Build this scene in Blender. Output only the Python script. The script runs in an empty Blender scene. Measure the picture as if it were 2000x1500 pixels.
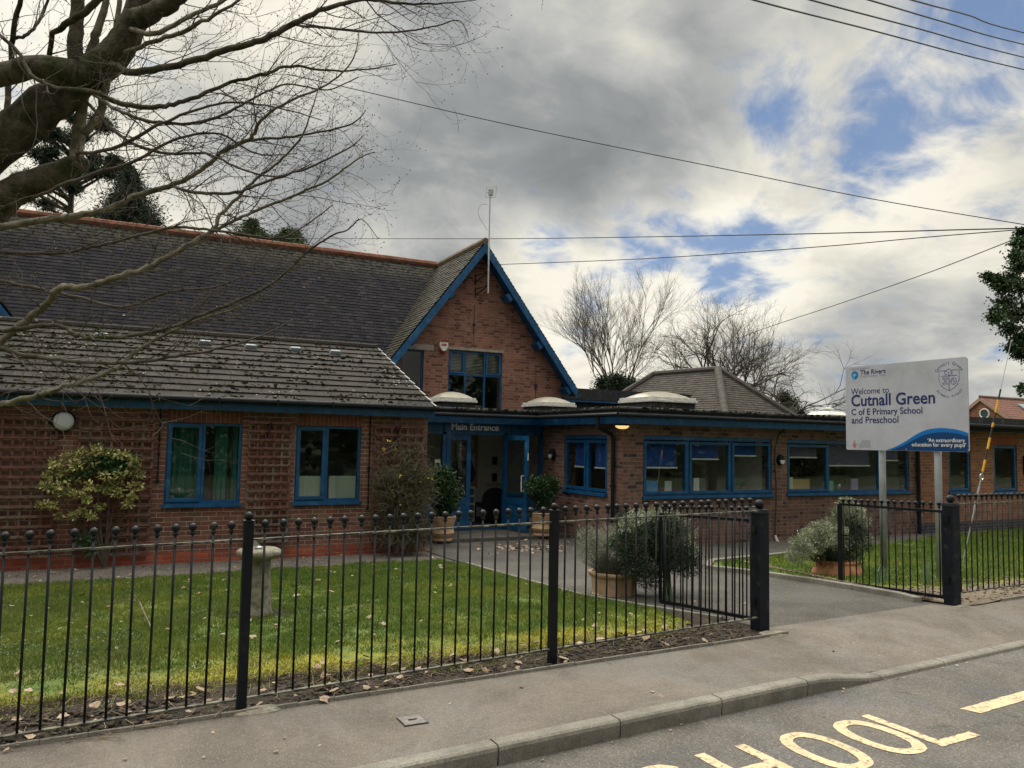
import bpy, bmesh, math, random
import numpy as np
from mathutils import Vector, Matrix, noise as mnoise
random.seed(7); rng = np.random.default_rng(7)
R = math.radians
SC = bpy.context.scene
COL = SC.collection

# ------------------------------------------------------------------ camera
F, H = 1560.0, 1.8                      # focal length in photo pixels (2000 wide), eye height in metres
def _u(v): v = np.array(v, float); return v/np.linalg.norm(v)
UPc = _u((.019, -1, 114/F)); AX = _u((3080, 114+.019*3080, F)); AX = _u(AX-UPc*AX.dot(UPc))
AY = np.cross(UPc, AX); AY = AY if AY[2] > 0 else -AY
CP = np.array([0, 0, H])
def ray(px, py):
    d = np.array([px-1000, py-750, F]); return np.array([d.dot(AX), d.dot(AY), d.dot(UPc)])
def gz(px, py, z): r = ray(px, py); return Vector(CP+r*(z-H)/r[2])
def gy(px, py, y): r = ray(px, py); return Vector(CP+r*y/r[1])
def gx(px, py, x): r = ray(px, py); return Vector(CP+r*x/r[0])
def gd(px, py, d): r = ray(px, py); return Vector(CP+r*d/F)
def gp(px, py, p0, n):
    r = ray(px, py); n = np.array(n, float); t = (np.array(p0)-CP).dot(n)/r.dot(n); return Vector(CP+r*t)

cam = bpy.data.cameras.new('camera'); camo = bpy.data.objects.new('camera', cam); COL.objects.link(camo)
cam.lens = 36*F/2000; cam.sensor_width = 36; cam.clip_end = 5000; cam.clip_start = .05
rt = Vector((AX[0], AY[0], UPc[0])); dn = Vector((AX[1], AY[1], UPc[1])); fw = Vector((AX[2], AY[2], UPc[2]))
m = Matrix.Identity(4)
for i in range(3): m[i][0] = rt[i]; m[i][1] = -dn[i]; m[i][2] = -fw[i]
m[2][3] = H; camo.matrix_world = m
SC.camera = camo
SC.render.resolution_x = 1024; SC.render.resolution_y = 768
SC.view_settings.view_transform = 'Standard'; SC.view_settings.look = 'None'
SC.view_settings.exposure = 0.0; SC.view_settings.gamma = 1
SC.cycles.max_bounces = 8; SC.cycles.transparent_max_bounces = 12; SC.cycles.use_denoising = True
SC.cycles.caustics_reflective = False; SC.cycles.caustics_refractive = False

# ------------------------------------------------------------------ node helper
class NT:
    def __init__(s, tree): s.t = tree
    def n(s, typ, **kw):
        nd = s.t.nodes.new(typ)
        for k, v in kw.items(): setattr(nd, k, v)
        return nd
    def put(s, sock, v):
        if v is None: return
        if isinstance(v, bpy.types.NodeSocket): s.t.links.new(v, sock)
        else:
            if sock.type == 'RGBA' and len(v) == 3: v = (*v, 1)
            sock.default_value = v
    def m(s, op, a, b=None, c=None, clamp=False):
        nd = s.n('ShaderNodeMath', operation=op, use_clamp=clamp)
        for i, v in enumerate((a, b, c)): s.put(nd.inputs[i], v)
        return nd.outputs[0]
    def vm(s, op, a, b=None, sc=None):
        nd = s.n('ShaderNodeVectorMath', operation=op); s.put(nd.inputs[0], a); s.put(nd.inputs[1], b)
        if sc is not None: s.put(nd.inputs[3], sc)
        return nd.outputs[1] if op in ('DOT_PRODUCT', 'LENGTH', 'DISTANCE') else nd.outputs[0]
    def mix(s, f, a, b, blend='MIX'):
        nd = s.n('ShaderNodeMix', data_type='RGBA', blend_type=blend); nd.clamp_factor = True
        s.put(nd.inputs[0], f); s.put(nd.inputs[6], a); s.put(nd.inputs[7], b); return nd.outputs[2]
    def noise(s, vec, scale, detail=3, rough=.55, dist=0, col=False):
        nd = s.n('ShaderNodeTexNoise'); s.put(nd.inputs['Vector'], vec); nd.inputs['Scale'].default_value = scale
        nd.inputs['Detail'].default_value = detail; nd.inputs['Roughness'].default_value = rough
        nd.inputs['Distortion'].default_value = dist; return nd.outputs[1 if col else 0]
    def ss(s, v, a, b, lo=0., hi=1.):
        nd = s.n('ShaderNodeMapRange', interpolation_type='SMOOTHSTEP'); s.put(nd.inputs[0], v)
        for i, x in enumerate((a, b, lo, hi)): nd.inputs[i+1].default_value = x
        return nd.outputs[0]
    def ramp(s, f, stops, interp='LINEAR'):
        nd = s.n('ShaderNodeValToRGB'); s.put(nd.inputs[0], f); cr = nd.color_ramp; cr.interpolation = interp
        while len(cr.elements) < len(stops): cr.elements.new(.5)
        for e, (p, c) in zip(cr.elements, stops): e.position = p; e.color = (*c, 1)
        return nd.outputs[0]
    def xyz(s, v):
        nd = s.n('ShaderNodeSeparateXYZ'); s.put(nd.inputs[0], v); return nd.outputs
    def comb(s, x, y, z=0.):
        nd = s.n('ShaderNodeCombineXYZ')
        for i, v in enumerate((x, y, z)): s.put(nd.inputs[i], v)
        return nd.outputs[0]

# ------------------------------------------------------------------ world: blue sky with broken cloud
W = bpy.data.worlds.new("World"); SC.world = W; W.use_nodes = True
w = NT(W.node_tree); w.t.nodes.clear()
SUN_DIR = Vector(ray(560, -330)).normalized()
SUN_EL = math.asin(SUN_DIR.z); SUN_AZ = math.atan2(SUN_DIR.x, SUN_DIR.y)
tc = w.n('ShaderNodeTexCoord').outputs['Generated']
sky = w.n('ShaderNodeTexSky', sky_type='NISHITA', sun_disc=False, sun_elevation=SUN_EL, sun_rotation=SUN_AZ)
sky.air_density = 1.0; sky.dust_density = .6; sky.ozone_density = 2.0
dx, dy, dz = w.xyz(tc)
inv = w.m('DIVIDE', 1., w.m('ADD', w.m('MAXIMUM', dz, 0.), .42))
pv = w.comb(w.m('MULTIPLY', dx, inv), w.m('MULTIPLY', dy, inv), 0.)
warp = w.noise(pv, 1.3, 4, .55, 0, True)
pw = w.vm('ADD', pv, w.vm('SCALE', warp, sc=.35))
n1 = w.noise(pw, 2.9, 9, .58, .15); n2 = w.noise(pw, 7.5, 10, .60, .1); n3 = w.noise(w.vm('ADD', pw, (7.3, 2.1, .5)), 3.6, 8, .55, .2)
def blob(px, py, r0, r1):
    d = Vector(ray(px, py)).normalized()
    return w.ss(w.vm('DISTANCE', w.vm('ADD', tc, w.vm('SCALE', w.vm('SUBTRACT', warp, (.5, .5, .5)), sc=.10)), tuple(d)), r0, r1, 1., 0.)
def acc(items):
    out = None
    for wgt, b in items:
        t = w.m('MULTIPLY', b, wgt); out = t if out is None else w.m('ADD', out, t)
    return out
hole = acc([(.30, blob(1745, 255, .0, .09)), (.16, blob(1900, 140, .02, .16)), (.34, blob(1250, 480, .01, .09)), (.26, blob(1420, 500, .0, .12)), (.2, blob(1050, 490, .0, .06)),
            (.26, blob(1570, 400, .0, .12)), (.12, blob(1960, 370, .0, .1)), (.2, blob(1540, 230, .0, .10)), (.24, blob(1130, 600, .0, .05)), (.16, blob(1960, 30, .0, .14)), (.2, blob(1380, 560, .0, .05))])
dark = acc([(.22, blob(1000, 370, .03, .24)), (.20, blob(900, 180, .02, .22)), (.22, blob(1180, 240, .02, .2)), (.2, blob(640, 420, .02, .2)), (.10, blob(1650, 660, .03, .2)), (.25, blob(1330, 120, .0, .2)),
            (.16, blob(420, 250, .02, .2)), (.04, blob(1900, 620, .02, .15)), (.15, blob(1560, 20, .0, .15))])
lite = acc([(.40, blob(1180, 590, .02, .16)), (.30, blob(600, 60, .02, .16)), (.30, blob(1480, 550, .02, .16)), (.22, blob(1020, 510, .0, .08)), (.28, blob(1260, 70, .0, .07)), (.26, blob(1800, 440, .02, .13)),
            (.3, blob(60, 120, .05, .3)), (.2, blob(1420, 380, .0, .1)), (.2, blob(380, 440, .0, .1)), (.2, blob(720, 490, .0, .09))])
hole = w.m('MULTIPLY', hole, w.ss(n3, .3, .62, .55, 1.35))
cover = w.m('SUBTRACT', w.m('ADD', w.m('ADD', w.m('MULTIPLY', n1, .95), w.m('MULTIPLY', n2, 1.05)), -.27), hole)
cmask = w.ss(cover, .29, .64, .08, 1.)
br = w.m('ADD', w.m('ADD', w.m('MULTIPLY', n3, 1.1), w.m('MULTIPLY', n2, .62)), -.33)
br = w.m('SUBTRACT', w.m('ADD', br, lite), dark)
edge = w.ss(cover, .45, .72, .10, 0.)
br = w.m('ADD', br, edge)
ccol = w.ramp(br, [(0., (.25, .265, .27)), (.20, (.33, .345, .345)), (.40, (.50, .505, .49)), (.60, (.72, .70, .62)), (.80, (.96, .91, .78)), (1., (1., .97, .86))])
skyc = w.mix(1., w.vm('SCALE', sky.outputs[0], sc=.085), (.80, .93, 1.15), 'MULTIPLY')
skyc = w.mix(.7, skyc, (.16, .27, .48))
seen = w.mix(cmask, skyc, ccol)
# unseen overhead sky boosted to light the ground, sky behind camera dimmed
top = w.ss(dz, .53, .85, 1., 5.2)
back = w.ss(dy, -.1, -.6, 1., .55)
seen = w.vm('SCALE', seen, sc=w.m('MULTIPLY', top, back))
low = w.ss(dz, -.02, .0)
seen = w.mix(low, (.12, .12, .10), seen)
bg = w.n('ShaderNodeBackground'); w.put(bg.inputs[0], seen); bg.inputs[1].default_value = 1.0
w.t.links.new(bg.outputs[0], w.n('ShaderNodeOutputWorld').inputs[0])

sl = bpy.data.lights.new('sun', 'SUN'); sl.energy = 1.5; sl.angle = R(16); sl.color = (1, .93, .82)
so = bpy.data.objects.new('sun', sl); COL.objects.link(so); so.location = (0, 0, 30)
so.rotation_euler = (-SUN_DIR).to_track_quat('-Z', 'Y').to_euler()

# ------------------------------------------------------------------ materials
MATS = {}
def mat(name, col=(.5, .5, .5), rough=.6, metal=0., spec=.5, vary=0., vscale=8., bump=0., bscale=60., col2=None, c2scale=3., c2lo=.5, c2hi=.6, emit=0., fn=None, coat=0.):
    if name in MATS: return MATS[name]
    M = bpy.data.materials.new(name); M.use_nodes = True; t = NT(M.node_tree); t.t.nodes.clear()
    out = t.n('ShaderNodeOutputMaterial'); b = t.n('ShaderNodeBsdfPrincipled'); t.t.links.new(b.outputs[0], out.inputs[0])
    pos = t.n('ShaderNodeNewGeometry').outputs['Position']
    c = (*col, 1)
    if col2 is not None: c = t.mix(t.ss(t.noise(pos, c2scale, 5, .6), c2lo, c2hi), col, col2)
    if vary > 0:
        v = t.ss(t.noise(pos, vscale, 5, .6), .3, .7, 1-vary, 1+vary)
        c = t.vm('SCALE', c, sc=v) if col2 is not None else t.vm('SCALE', tuple(col), sc=v)
    t.put(b.inputs['Base Color'], c); b.inputs['Roughness'].default_value = rough; b.inputs['Metallic'].default_value = metal
    b.inputs['Specular IOR Level'].default_value = spec
    if coat: b.inputs['Coat Weight'].default_value = coat
    if emit: t.put(b.inputs['Emission Color'], c); b.inputs['Emission Strength'].default_value = emit
    if bump > 0:
        bn = t.n('ShaderNodeBump'); bn.inputs['Distance'].default_value = bump; t.put(bn.inputs['Height'], t.noise(pos, bscale, 5, .65))
        t.put(b.inputs['Normal'], bn.outputs[0])
    if fn: fn(t, b, pos)
    MATS[name] = M; return M

def brick(name, cols, mortar, flem=False, ch=.075, soldier=False, soft=.0, contrast=1., stain=(.30, .26, .2), stainamt=.0, z0=0.):
    def fn(t, b, pos):
        g = t.n('ShaderNodeNewGeometry'); nx = t.m('GREATER_THAN', t.m('ABSOLUTE', t.xyz(g.outputs['True Normal'])[0]), .5)
        wob = t.vm('SCALE', t.vm('SUBTRACT', t.noise(pos, 9, 3, .5, 0, True), (.5, .5, .5)), sc=.006)
        x, y, z = t.xyz(t.vm('ADD', pos, wob))
        u = t.m('ADD', t.m('MULTIPLY', x, t.m('SUBTRACT', 1., nx)), t.m('MULTIPLY', y, nx)); u = t.m('ADD', u, 100.)
        v = t.m('ADD', z, 10.-z0)
        if soldier: u, v = v, u; 
        row = t.m('FLOOR', t.m('DIVIDE', v, ch)); vf = t.m('SUBTRACT', t.m('DIVIDE', v, ch), row)
        par = t.m('MODULO', row, 2.); md = .338 if flem else .225
        if soldier: par = 0.
        q = t.m('DIVIDE', t.m('ADD', u, t.m('MULTIPLY', par, md*.5)), md); qi = t.m('FLOOR', q); f = t.m('SUBTRACT', q, qi)
        du = t.m('MINIMUM', f, t.m('SUBTRACT', 1., f)); idd = t.m('MULTIPLY', qi, 2.)
        if flem: du = t.m('MINIMUM', du, t.m('ABSOLUTE', t.m('SUBTRACT', f, .666))); idd = t.m('ADD', idd, t.m('GREATER_THAN', f, .666))
        du = t.m('MULTIPLY', du, md); dv = t.m('MULTIPLY', t.m('MINIMUM', vf, t.m('SUBTRACT', 1., vf)), ch)
        if soldier: du = .02
        jm = t.ss(t.m('MINIMUM', du, dv), .0035, .0068)
        wn = t.n('ShaderNodeTexWhiteNoise', noise_dimensions='3D'); t.put(wn.inputs[0], t.comb(idd, row, nx)); rv = wn.outputs[0]
        n = len(cols); bc = t.ramp(rv, [(i/n, c) for i, c in enumerate(cols)], 'CONSTANT')
        bc = t.vm('SCALE', bc, sc=t.ss(t.noise(pos, 35, 5, .65), .25, .75, .72, 1.28))
        if soft: bc = t.mix(soft, bc, tuple(np.mean(cols, 0)))
        mc = t.vm('SCALE', tuple(mortar), sc=t.ss(t.noise(pos, 5, 4, .6), .3, .7, .65, 1.15))
        c = t.mix(jm, mc, bc)
        c = t.vm('SCALE', c, sc=t.ss(t.noise(pos, .7, 5, .65, .4), .3, .7, .78, 1.18))
        if stainamt: c = t.mix(t.ss(t.noise(pos, 1.1, 5, .6), .5, .75, 0., stainamt), c, stain)
        t.put(b.inputs['Base Color'], c); b.inputs['Roughness'].default_value = .92; b.inputs['Specular IOR Level'].default_value = .2
        bn = t.n('ShaderNodeBump'); bn.inputs['Distance'].default_value = .006
        t.put(bn.inputs['Height'], t.m('ADD', jm, t.m('MULTIPLY', t.noise(pos, 120, 4, .6), .35))); t.put(b.inputs['Normal'], bn.outputs[0])
    return mat(name, fn=fn)

def tiles(name, cols, lichen, lamt, lscale, mossc=(.06, .07, .02), mamt=.5, tint=None, ridgemoss=None, rough=.8):
    def fn(t, b, pos):
        ri = t.n('ShaderNodeNewGeometry').outputs['Random Per Island']
        n = len(cols); c = t.ramp(ri, [(i/max(1, n-1), cc) for i, cc in enumerate(cols)])
        c = t.vm('SCALE', c, sc=t.ss(t.noise(pos, 14, 5, .6), .3, .7, .75, 1.2))
        big = t.ss(t.noise(pos, .55, 4, .6), .35, .7)
        vo = t.n('ShaderNodeTexVoronoi'); t.put(vo.inputs['Vector'], t.vm('ADD', pos, t.vm('SCALE', t.noise(pos, 20, 3, .5, 0, True), sc=.06))); vo.inputs['Scale'].default_value = lscale
        spot = t.m('MULTIPLY', t.ss(vo.outputs['Distance'], .30, .18), t.ss(t.noise(pos, 2.2, 4, .6), .62-lamt, .72-lamt))
        wn = t.n('ShaderNodeTexWhiteNoise', noise_dimensions='3D'); t.put(wn.inputs[0], vo.outputs['Position'])
        spot = t.m('MULTIPLY', spot, t.m('GREATER_THAN', wn.outputs[0], .62))
        c = t.mix(t.m('MULTIPLY', t.ss(t.noise(pos, 6, 6, .7), .5, .64), mamt), c, mossc)
        if ridgemoss is not None:
            zz = t.xyz(pos)[2]
            c = t.mix(t.m('MULTIPLY', t.ss(zz, ridgemoss-.9, ridgemoss), t.ss(t.noise(pos, 9, 5, .7), .40, .58)), c, (.085, .08, .06))
        if tint is not None: c = t.mix(t.m('MULTIPLY', big, .5), c, tint)
        c = t.mix(spot, c, lichen)
        t.put(b.inputs['Base Color'], c); b.inputs['Roughness'].default_value = rough; b.inputs['Specular IOR Level'].default_value = .1
        bn = t.n('ShaderNodeBump'); bn.inputs['Distance'].default_value = .006; t.put(bn.inputs['Height'], t.noise(pos, 70, 5, .65)); t.put(b.inputs['Normal'], bn.outputs[0])
    return mat(name, fn=fn)

def foliage(name, c1, c2, c3, rough=.5, trans=.25):
    def fn(t, b, pos):
        ri = t.n('ShaderNodeNewGeometry').outputs['Random Per Island']
        c = t.ramp(ri, [(0, c1), (.5, c2), (1, c3)]); c = t.vm('SCALE', c, sc=t.ss(t.noise(pos, 3, 3, .5), .3, .7, .75, 1.25))
        t.put(b.inputs['Base Color'], c); b.inputs['Roughness'].default_value = rough; b.inputs['Specular IOR Level'].default_value = .3
        tr = t.n('ShaderNodeBsdfTranslucent'); t.put(tr.inputs[0], c); ms = t.n('ShaderNodeMixShader'); ms.inputs[0].default_value = trans
        t.t.links.new(b.outputs[0], ms.inputs[1]); t.t.links.new(tr.outputs[0], ms.inputs[2])
        o = [n for n in t.t.nodes if n.type == 'OUTPUT_MATERIAL'][0]; t.t.links.new(ms.outputs[0], o.inputs[0])
    return mat(name, fn=fn)

def glassmat(name, tint=(.93, .96, .95), rough=.012, boost=.8, milk=0., milkc=(.5, .55, .5)):
    M = bpy.data.materials.new(name); M.use_nodes = True; t = NT(M.node_tree); t.t.nodes.clear()
    out = t.n('ShaderNodeOutputMaterial'); tr = t.n('ShaderNodeBsdfTransparent'); t.put(tr.inputs[0], tint)
    gl = t.n('ShaderNodeBsdfGlossy'); gl.inputs['Roughness'].default_value = rough
    pos = t.n('ShaderNodeNewGeometry').outputs['Position']
    bn = t.n('ShaderNodeBump'); bn.inputs['Distance'].default_value = .004; bn.inputs['Strength'].default_value = .35; t.put(bn.inputs['Height'], t.noise(pos, 1.7, 2, .4)); t.put(gl.inputs['Normal'], bn.outputs[0])
    gg = t.n('ShaderNodeNewGeometry'); cs_ = t.m('ABSOLUTE', t.vm('DOT_PRODUCT', gg.outputs['Incoming'], gg.outputs['Normal']))
    f = t.m('MULTIPLY', t.m('ADD', t.m('MULTIPLY', t.m('POWER', t.m('SUBTRACT', 1., cs_), 5.), .95), .05), boost*1.35, clamp=True)
    ms = t.n('ShaderNodeMixShader'); t.put(ms.inputs[0], f); t.t.links.new(tr.outputs[0], ms.inputs[1]); t.t.links.new(gl.outputs[0], ms.inputs[2])
    if milk:
        di = t.n('ShaderNodeBsdfDiffuse'); t.put(di.inputs[0], milkc); m2 = t.n('ShaderNodeMixShader'); m2.inputs[0].default_value = milk
        t.t.links.new(ms.outputs[0], m2.inputs[1]); t.t.links.new(di.outputs[0], m2.inputs[2]); ms = m2
    t.t.links.new(ms.outputs[0], out.inputs[0]); MATS[name] = M; return M

def ground(name, cols, scale, bump, bscale, speck=None, rough=.92, patch=None):
    def fn(t, b, pos):
        c = t.ramp(t.noise(pos, scale, 6, .62), [(.3, cols[0]), (.5, cols[1]), (.7, cols[2])])
        if patch: c = t.mix(t.ss(t.noise(pos, patch[1], 5, .6), .48, .66), c, patch[0])
        c = t.vm('SCALE', c, sc=t.ss(t.noise(pos, bscale, 4, .7), .3, .7, .70, 1.30)); c = t.vm('SCALE', c, sc=t.ss(t.noise(pos, 26, 4, .75), .35, .65, .90, 1.10)); c = t.vm('SCALE', c, sc=t.ss(t.noise(pos, .9, 6, .7, .6), .35, .65, .82, 1.13))
        if name.endswith('tarmac'):
            ve = t.n('ShaderNodeTexVoronoi', feature='DISTANCE_TO_EDGE'); t.put(ve.inputs['Vector'], t.vm('ADD', pos, t.vm('SCALE', t.noise(pos, 4, 5, .7, 0, True), sc=.5))); ve.inputs['Scale'].default_value = .42
            c = t.mix(t.m('MULTIPLY', t.ss(ve.outputs['Distance'], .006, .0015), t.ss(t.noise(pos, .6, 3, .5), .5, .62, 0., .55)), c, (.03, .028, .025))
        if speck:
            vo = t.n('ShaderNodeTexVoronoi'); t.put(vo.inputs['Vector'], pos); vo.inputs['Scale'].default_value = speck[1]
            wn = t.n('ShaderNodeTexWhiteNoise', noise_dimensions='3D'); t.put(wn.inputs[0], vo.outputs['Position'])
            c = t.mix(t.m('MULTIPLY', t.m('LESS_THAN', vo.outputs['Distance'], .33), t.m('GREATER_THAN', wn.outputs[0], speck[2])), c, speck[0])
        t.put(b.inputs['Base Color'], c); b.inputs['Roughness'].default_value = rough; b.inputs['Specular IOR Level'].default_value = .25
        bn = t.n('ShaderNodeBump'); bn.inputs['Distance'].default_value = bump
        t.put(bn.inputs['Height'], t.m('ADD', t.noise(pos, bscale, 5, .7), t.m('MULTIPLY', t.noise(pos, scale*2, 3, .5), .5))); t.put(b.inputs['Normal'], bn.outputs[0])
    return mat(name, fn=fn)

BR_WING = brick('brick_wing', [(.20, .082, .062), (.17, .076, .06), (.23, .095, .068), (.15, .085, .068), (.20, .11, .082), (.13, .062, .054)], (.44, .35, .27), stain=(.20, .165, .13), stainamt=.6)
BR_PLINTH = brick('brick_plinth', [(.34, .085, .048), (.30, .075, .045), (.37, .10, .055), (.26, .07, .045)], (.30, .20, .15))
BR_SOLD = brick('brick_soldier', [(.18, .062, .046), (.15, .058, .045), (.20, .075, .052)], (.30, .23, .18), soldier=True)
BR_OLD = brick('brick_old', [(.155, .085, .068), (.18, .094, .073), (.13, .072, .06), (.165, .096, .078), (.062, .040, .042), (.20, .115, .088), (.15, .086, .07), (.115, .065, .055), (.175, .10, .08)], (.27, .22, .175), flem=True, ch=.077, stain=(.24, .19, .13), stainamt=.5)
BR_HALL = brick('brick_hall', [(.25, .115, .083), (.30, .135, .095), (.23, .105, .08), (.28, .14, .105), (.13, .06, .052), (.31, .15, .11), (.26, .125, .092), (.17, .075, .062)], (.34, .25, .195), flem=True, soft=.0, stain=(.24, .17, .13), stainamt=.5)
BR_EXT = brick('brick_ext', [(.27, .115, .075), (.23, .10, .07), (.30, .13, .08), (.20, .09, .065)], (.36, .28, .21))
BR_BLUE = brick('brick_blue', [(.05, .055, .08), (.065, .065, .085), (.04, .045, .065)], (.25, .22, .2))
BR_FAR = brick('brick_far', [(.30, .12, .08), (.24, .10, .07), (.34, .15, .1)], (.36, .28, .22))
T_WING = tiles('tile_wing', [(.028, .024, .020), (.036, .031, .026), (.020, .018, .0155), (.044, .038, .032)], (.42, .42, .37), .10, 15, mossc=(.022, .020, .014), mamt=.75)
T_HALL = tiles('tile_hall', [(.017, .0165, .023), (.023, .022, .029), (.031, .029, .034), (.019, .0185, .025), (.045, .041, .044)], (.40, .39, .36), .0, 7, mossc=(.035, .033, .026), mamt=.35, ridgemoss=7.2)
T_GABLE = tiles('tile_gable', [(.062, .057, .047), (.085, .078, .063), (.048, .045, .040), (.10, .092, .073)], (.3, .29, .24), .05, 12, mossc=(.085, .085, .03), mamt=.4)
T_HIP = tiles('tile_hip', [(.072, .062, .056), (.09, .078, .07), (.055, .05, .047), (.10, .087, .078)], (.2, .19, .17), -.05, 10, mamt=.2)
T_FAR = tiles('tile_far', [(.20, .105, .085), (.23, .12, .095), (.18, .095, .08)], (.3, .2, .2), -.3, 5, mamt=.0)
BLUE = mat('blue_paint', (.004, .072, .19), .45, vary=.28, vscale=7, bump=.0010, bscale=45, col2=(.03, .13, .27), c2scale=2.5, c2lo=.52, c2hi=.72)
BLUED = mat('blue_soffit_paint', (.006, .075, .19), .5, vary=.15)
NAVY = mat('black_felt', (.018, .02, .024), .85, vary=.3, bump=.004, bscale=30, col2=(.07, .07, .045), c2scale=7, c2lo=.55, c2hi=.68)
GUT = mat('black_gutter', (.008, .010, .014), .6, spec=.2, vary=.3)
IRON = mat('iron_paint', (.004, .006, .010), .42, spec=.28, vary=.3, bump=.002, bscale=90, col2=(.035, .032, .015), c2scale=3.0, c2lo=.54, c2hi=.74)
IRON2 = mat('rail_paint', (.03, .03, .024), .6, spec=.3, vary=.3, bump=.003, bscale=80, col2=(.15, .145, .10), c2scale=14, c2lo=.42, c2hi=.6)
POSTW = mat('post_black', (.005, .008, .014), .5, spec=.25, vary=.3, bump=.002, bscale=30, col2=(.035, .035, .03), c2scale=9, c2lo=.55, c2hi=.7)
WHITE = mat('white_plastic', (.75, .74, .70), .4, vary=.08)
def domefn(t, b, pos):
    c = t.vm('SCALE', (.66, .61, .49), sc=t.ss(t.noise(pos, 3, 5, .6), .3, .7, .85, 1.1)); t.put(b.inputs['Base Color'], c); b.inputs['Roughness'].default_value = .35
    tr = t.n('ShaderNodeBsdfTranslucent'); t.put(tr.inputs[0], c); ms = t.n('ShaderNodeMixShader'); ms.inputs[0].default_value = .55
    t.t.links.new(b.outputs[0], ms.inputs[1]); t.t.links.new(tr.outputs[0], ms.inputs[2]); o = [n for n in t.t.nodes if n.type == 'OUTPUT_MATERIAL'][0]; t.t.links.new(ms.outputs[0], o.inputs[0])
DOME = mat('dome_plastic', fn=domefn)
DOMEW = mat('dome_frame', (.68, .67, .62), .5, vary=.2, vscale=20, col2=(.42, .39, .3), c2scale=10, c2lo=.58, c2hi=.7)
GLASS = glassmat('window_glass'); FROST = glassmat('frosted_glass', tint=(.5, .55, .5), rough=.25, milk=.7, milkc=(.42, .48, .42))
STONE = mat('weathered_stone', (.235, .215, .17), .92, vary=.3, vscale=14, bump=.012, bscale=26, col2=(.16, .15, .09), c2scale=6, c2lo=.48, c2hi=.64)
TERRA = mat('buff_terracotta', (.46, .31, .19), .85, vary=.18, bump=.003, bscale=50, col2=(.32, .20, .12), c2scale=7, c2lo=.55, c2hi=.72)
TERRO = mat('orange_ridge', (.21, .095, .065), .9, spec=.1, vary=.3, vscale=6, bump=.004, bscale=40, col2=(.11, .085, .06), c2scale=3, c2lo=.5, c2hi=.68)
GREY = mat('galvanised', (.30, .32, .34), .55, metal=.05, vary=.12, bump=.001, bscale=60)
METAL = mat('steel', (.55, .56, .56), .35, metal=.8, vary=.1)
TREL = mat('trellis_wood', (.155, .064, .052), .85, vary=.35, vscale=12, bump=.003, bscale=60, col2=(.15, .118, .092), c2scale=1.6, c2lo=.46, c2hi=.62)
LINT = mat('concrete_lintel', (.34, .29, .24), .9, vary=.2, bump=.003)
MORT = mat('verge_mortar', (.42, .42, .40), .9, vary=.25, vscale=20)
CURT = mat('green_curtain', (.03, .16, .125), .9, vary=.15); BLIND = mat('blue_blind', (.010, .06, .28), .9, vary=.08); BLINDV = mat('mauve_blind', (.13, .115, .20), .9)
PLAST = mat('interior_plaster', (.82, .81, .77), .9, vary=.05); DARKI = mat('dark_interior', (.045, .045, .042), .95, vary=.2); WOODI = mat('interior_wood', (.26, .19, .12), .8, vary=.25, vscale=4)
CARPET = mat('carpet', (.03, .035, .07), 1.); BLACKC = mat('black_cloth', (.010, .012, .018), .95); NAVYC = mat('navy_coat', (.020, .024, .042), .85, vary=.25, vscale=20, bump=.004, bscale=30)
SKIN = mat('skin', (.42, .24, .17), .6); HAIR = mat("grey_hair", (.30, .27, .24), .9, bump=.004, bscale=150); TROUS = mat('trousers', (.02, .02, .024), .9)
YEL = mat('road_yellow', (.60, .47, .29), .8, vary=.10, vscale=10, bump=.003, bscale=80, col2=(.20, .165, .125), c2scale=30, c2lo=.53, c2hi=.66)
NAVYT = mat('sign_navy', (.012, .022, .13), .5); SIGNW = mat('sign_white', (.50, .51, .57), .4, vary=.07, vscale=3, col2=(.43, .44, .47), c2scale=2.2, c2lo=.48, c2hi=.75); SIGB1 = mat('sign_blue', (.004, .17, .52), .35); SIGB2 = mat('sign_deep_blue', (.004, .05, .17), .35)
SIGT = mat('sign_teal', (.05, .42, .62), .4); SIGR = mat('sign_red', (.42, .12, .13), .5); SIGG = mat('sign_grey', (.34, .34, .42), .5)
GYEL = mat('guard_yellow', (.75, .38, .015), .5, vary=.1); GBLK = mat('guard_black', (.015, .014, .014), .5); CABLE = mat('black_cable', (.02, .02, .025), .6)
LAMPW = mat('lamp_diffuser', (.55, .56, .60), .35); ALR = mat('alarm_red', (.38, .012, .02), .5)
LAMPY = mat('lit_lamp', (1., .72, .30), .5, emit=.85)
BARK = mat('bark', (.085, .072, .054), .95, spec=.2, vary=.45, vscale=9, bump=.035, bscale=22, col2=(.045, .05, .02), c2scale=3.0, c2lo=.48, c2hi=.62)
BARKL = mat('pale_bark', (.155, .138, .10), .9, spec=.2, vary=.4, vscale=9, bump=.01, bscale=25, col2=(.13, .12, .07), c2scale=4, c2lo=.52, c2hi=.66)
TWIG = mat('twig', (.075, .058, .045), .9, vary=.3); BARKB = mat('birch_bark', (.30, .27, .23), .9, vary=.4, vscale=5); BARKD = mat('dark_bark', (.07, .055, .045), .95, vary=.3)
LEAFB = foliage('dead_leaf', (.30, .20, .13), (.42, .30, .21), (.52, .42, .32), .85, .1)
ASPH_P = ground('pavement_tarmac', [(.128, .111, .095), (.160, .139, .118), (.186, .162, .138)], 1.6, .004, 95, speck=((.36, .34, .30), 130, .90), patch=((.155, .145, .13), .8))
ASPH_D = ground('drive_tarmac', [(.066, .060, .052), (.085, .078, .069), (.108, .10, .088)], 1.3, .006, 70, speck=((.27, .26, .24), 90, .9), patch=((.085, .082, .075), .7))
ASPH_R = ground('road_tarmac', [(.108, .098, .088), (.138, .125, .111), (.165, .150, .133)], 1.1, .007, 60, speck=((.30, .29, .27), 80, .86), patch=((.12, .115, .11), 1.4))
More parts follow.
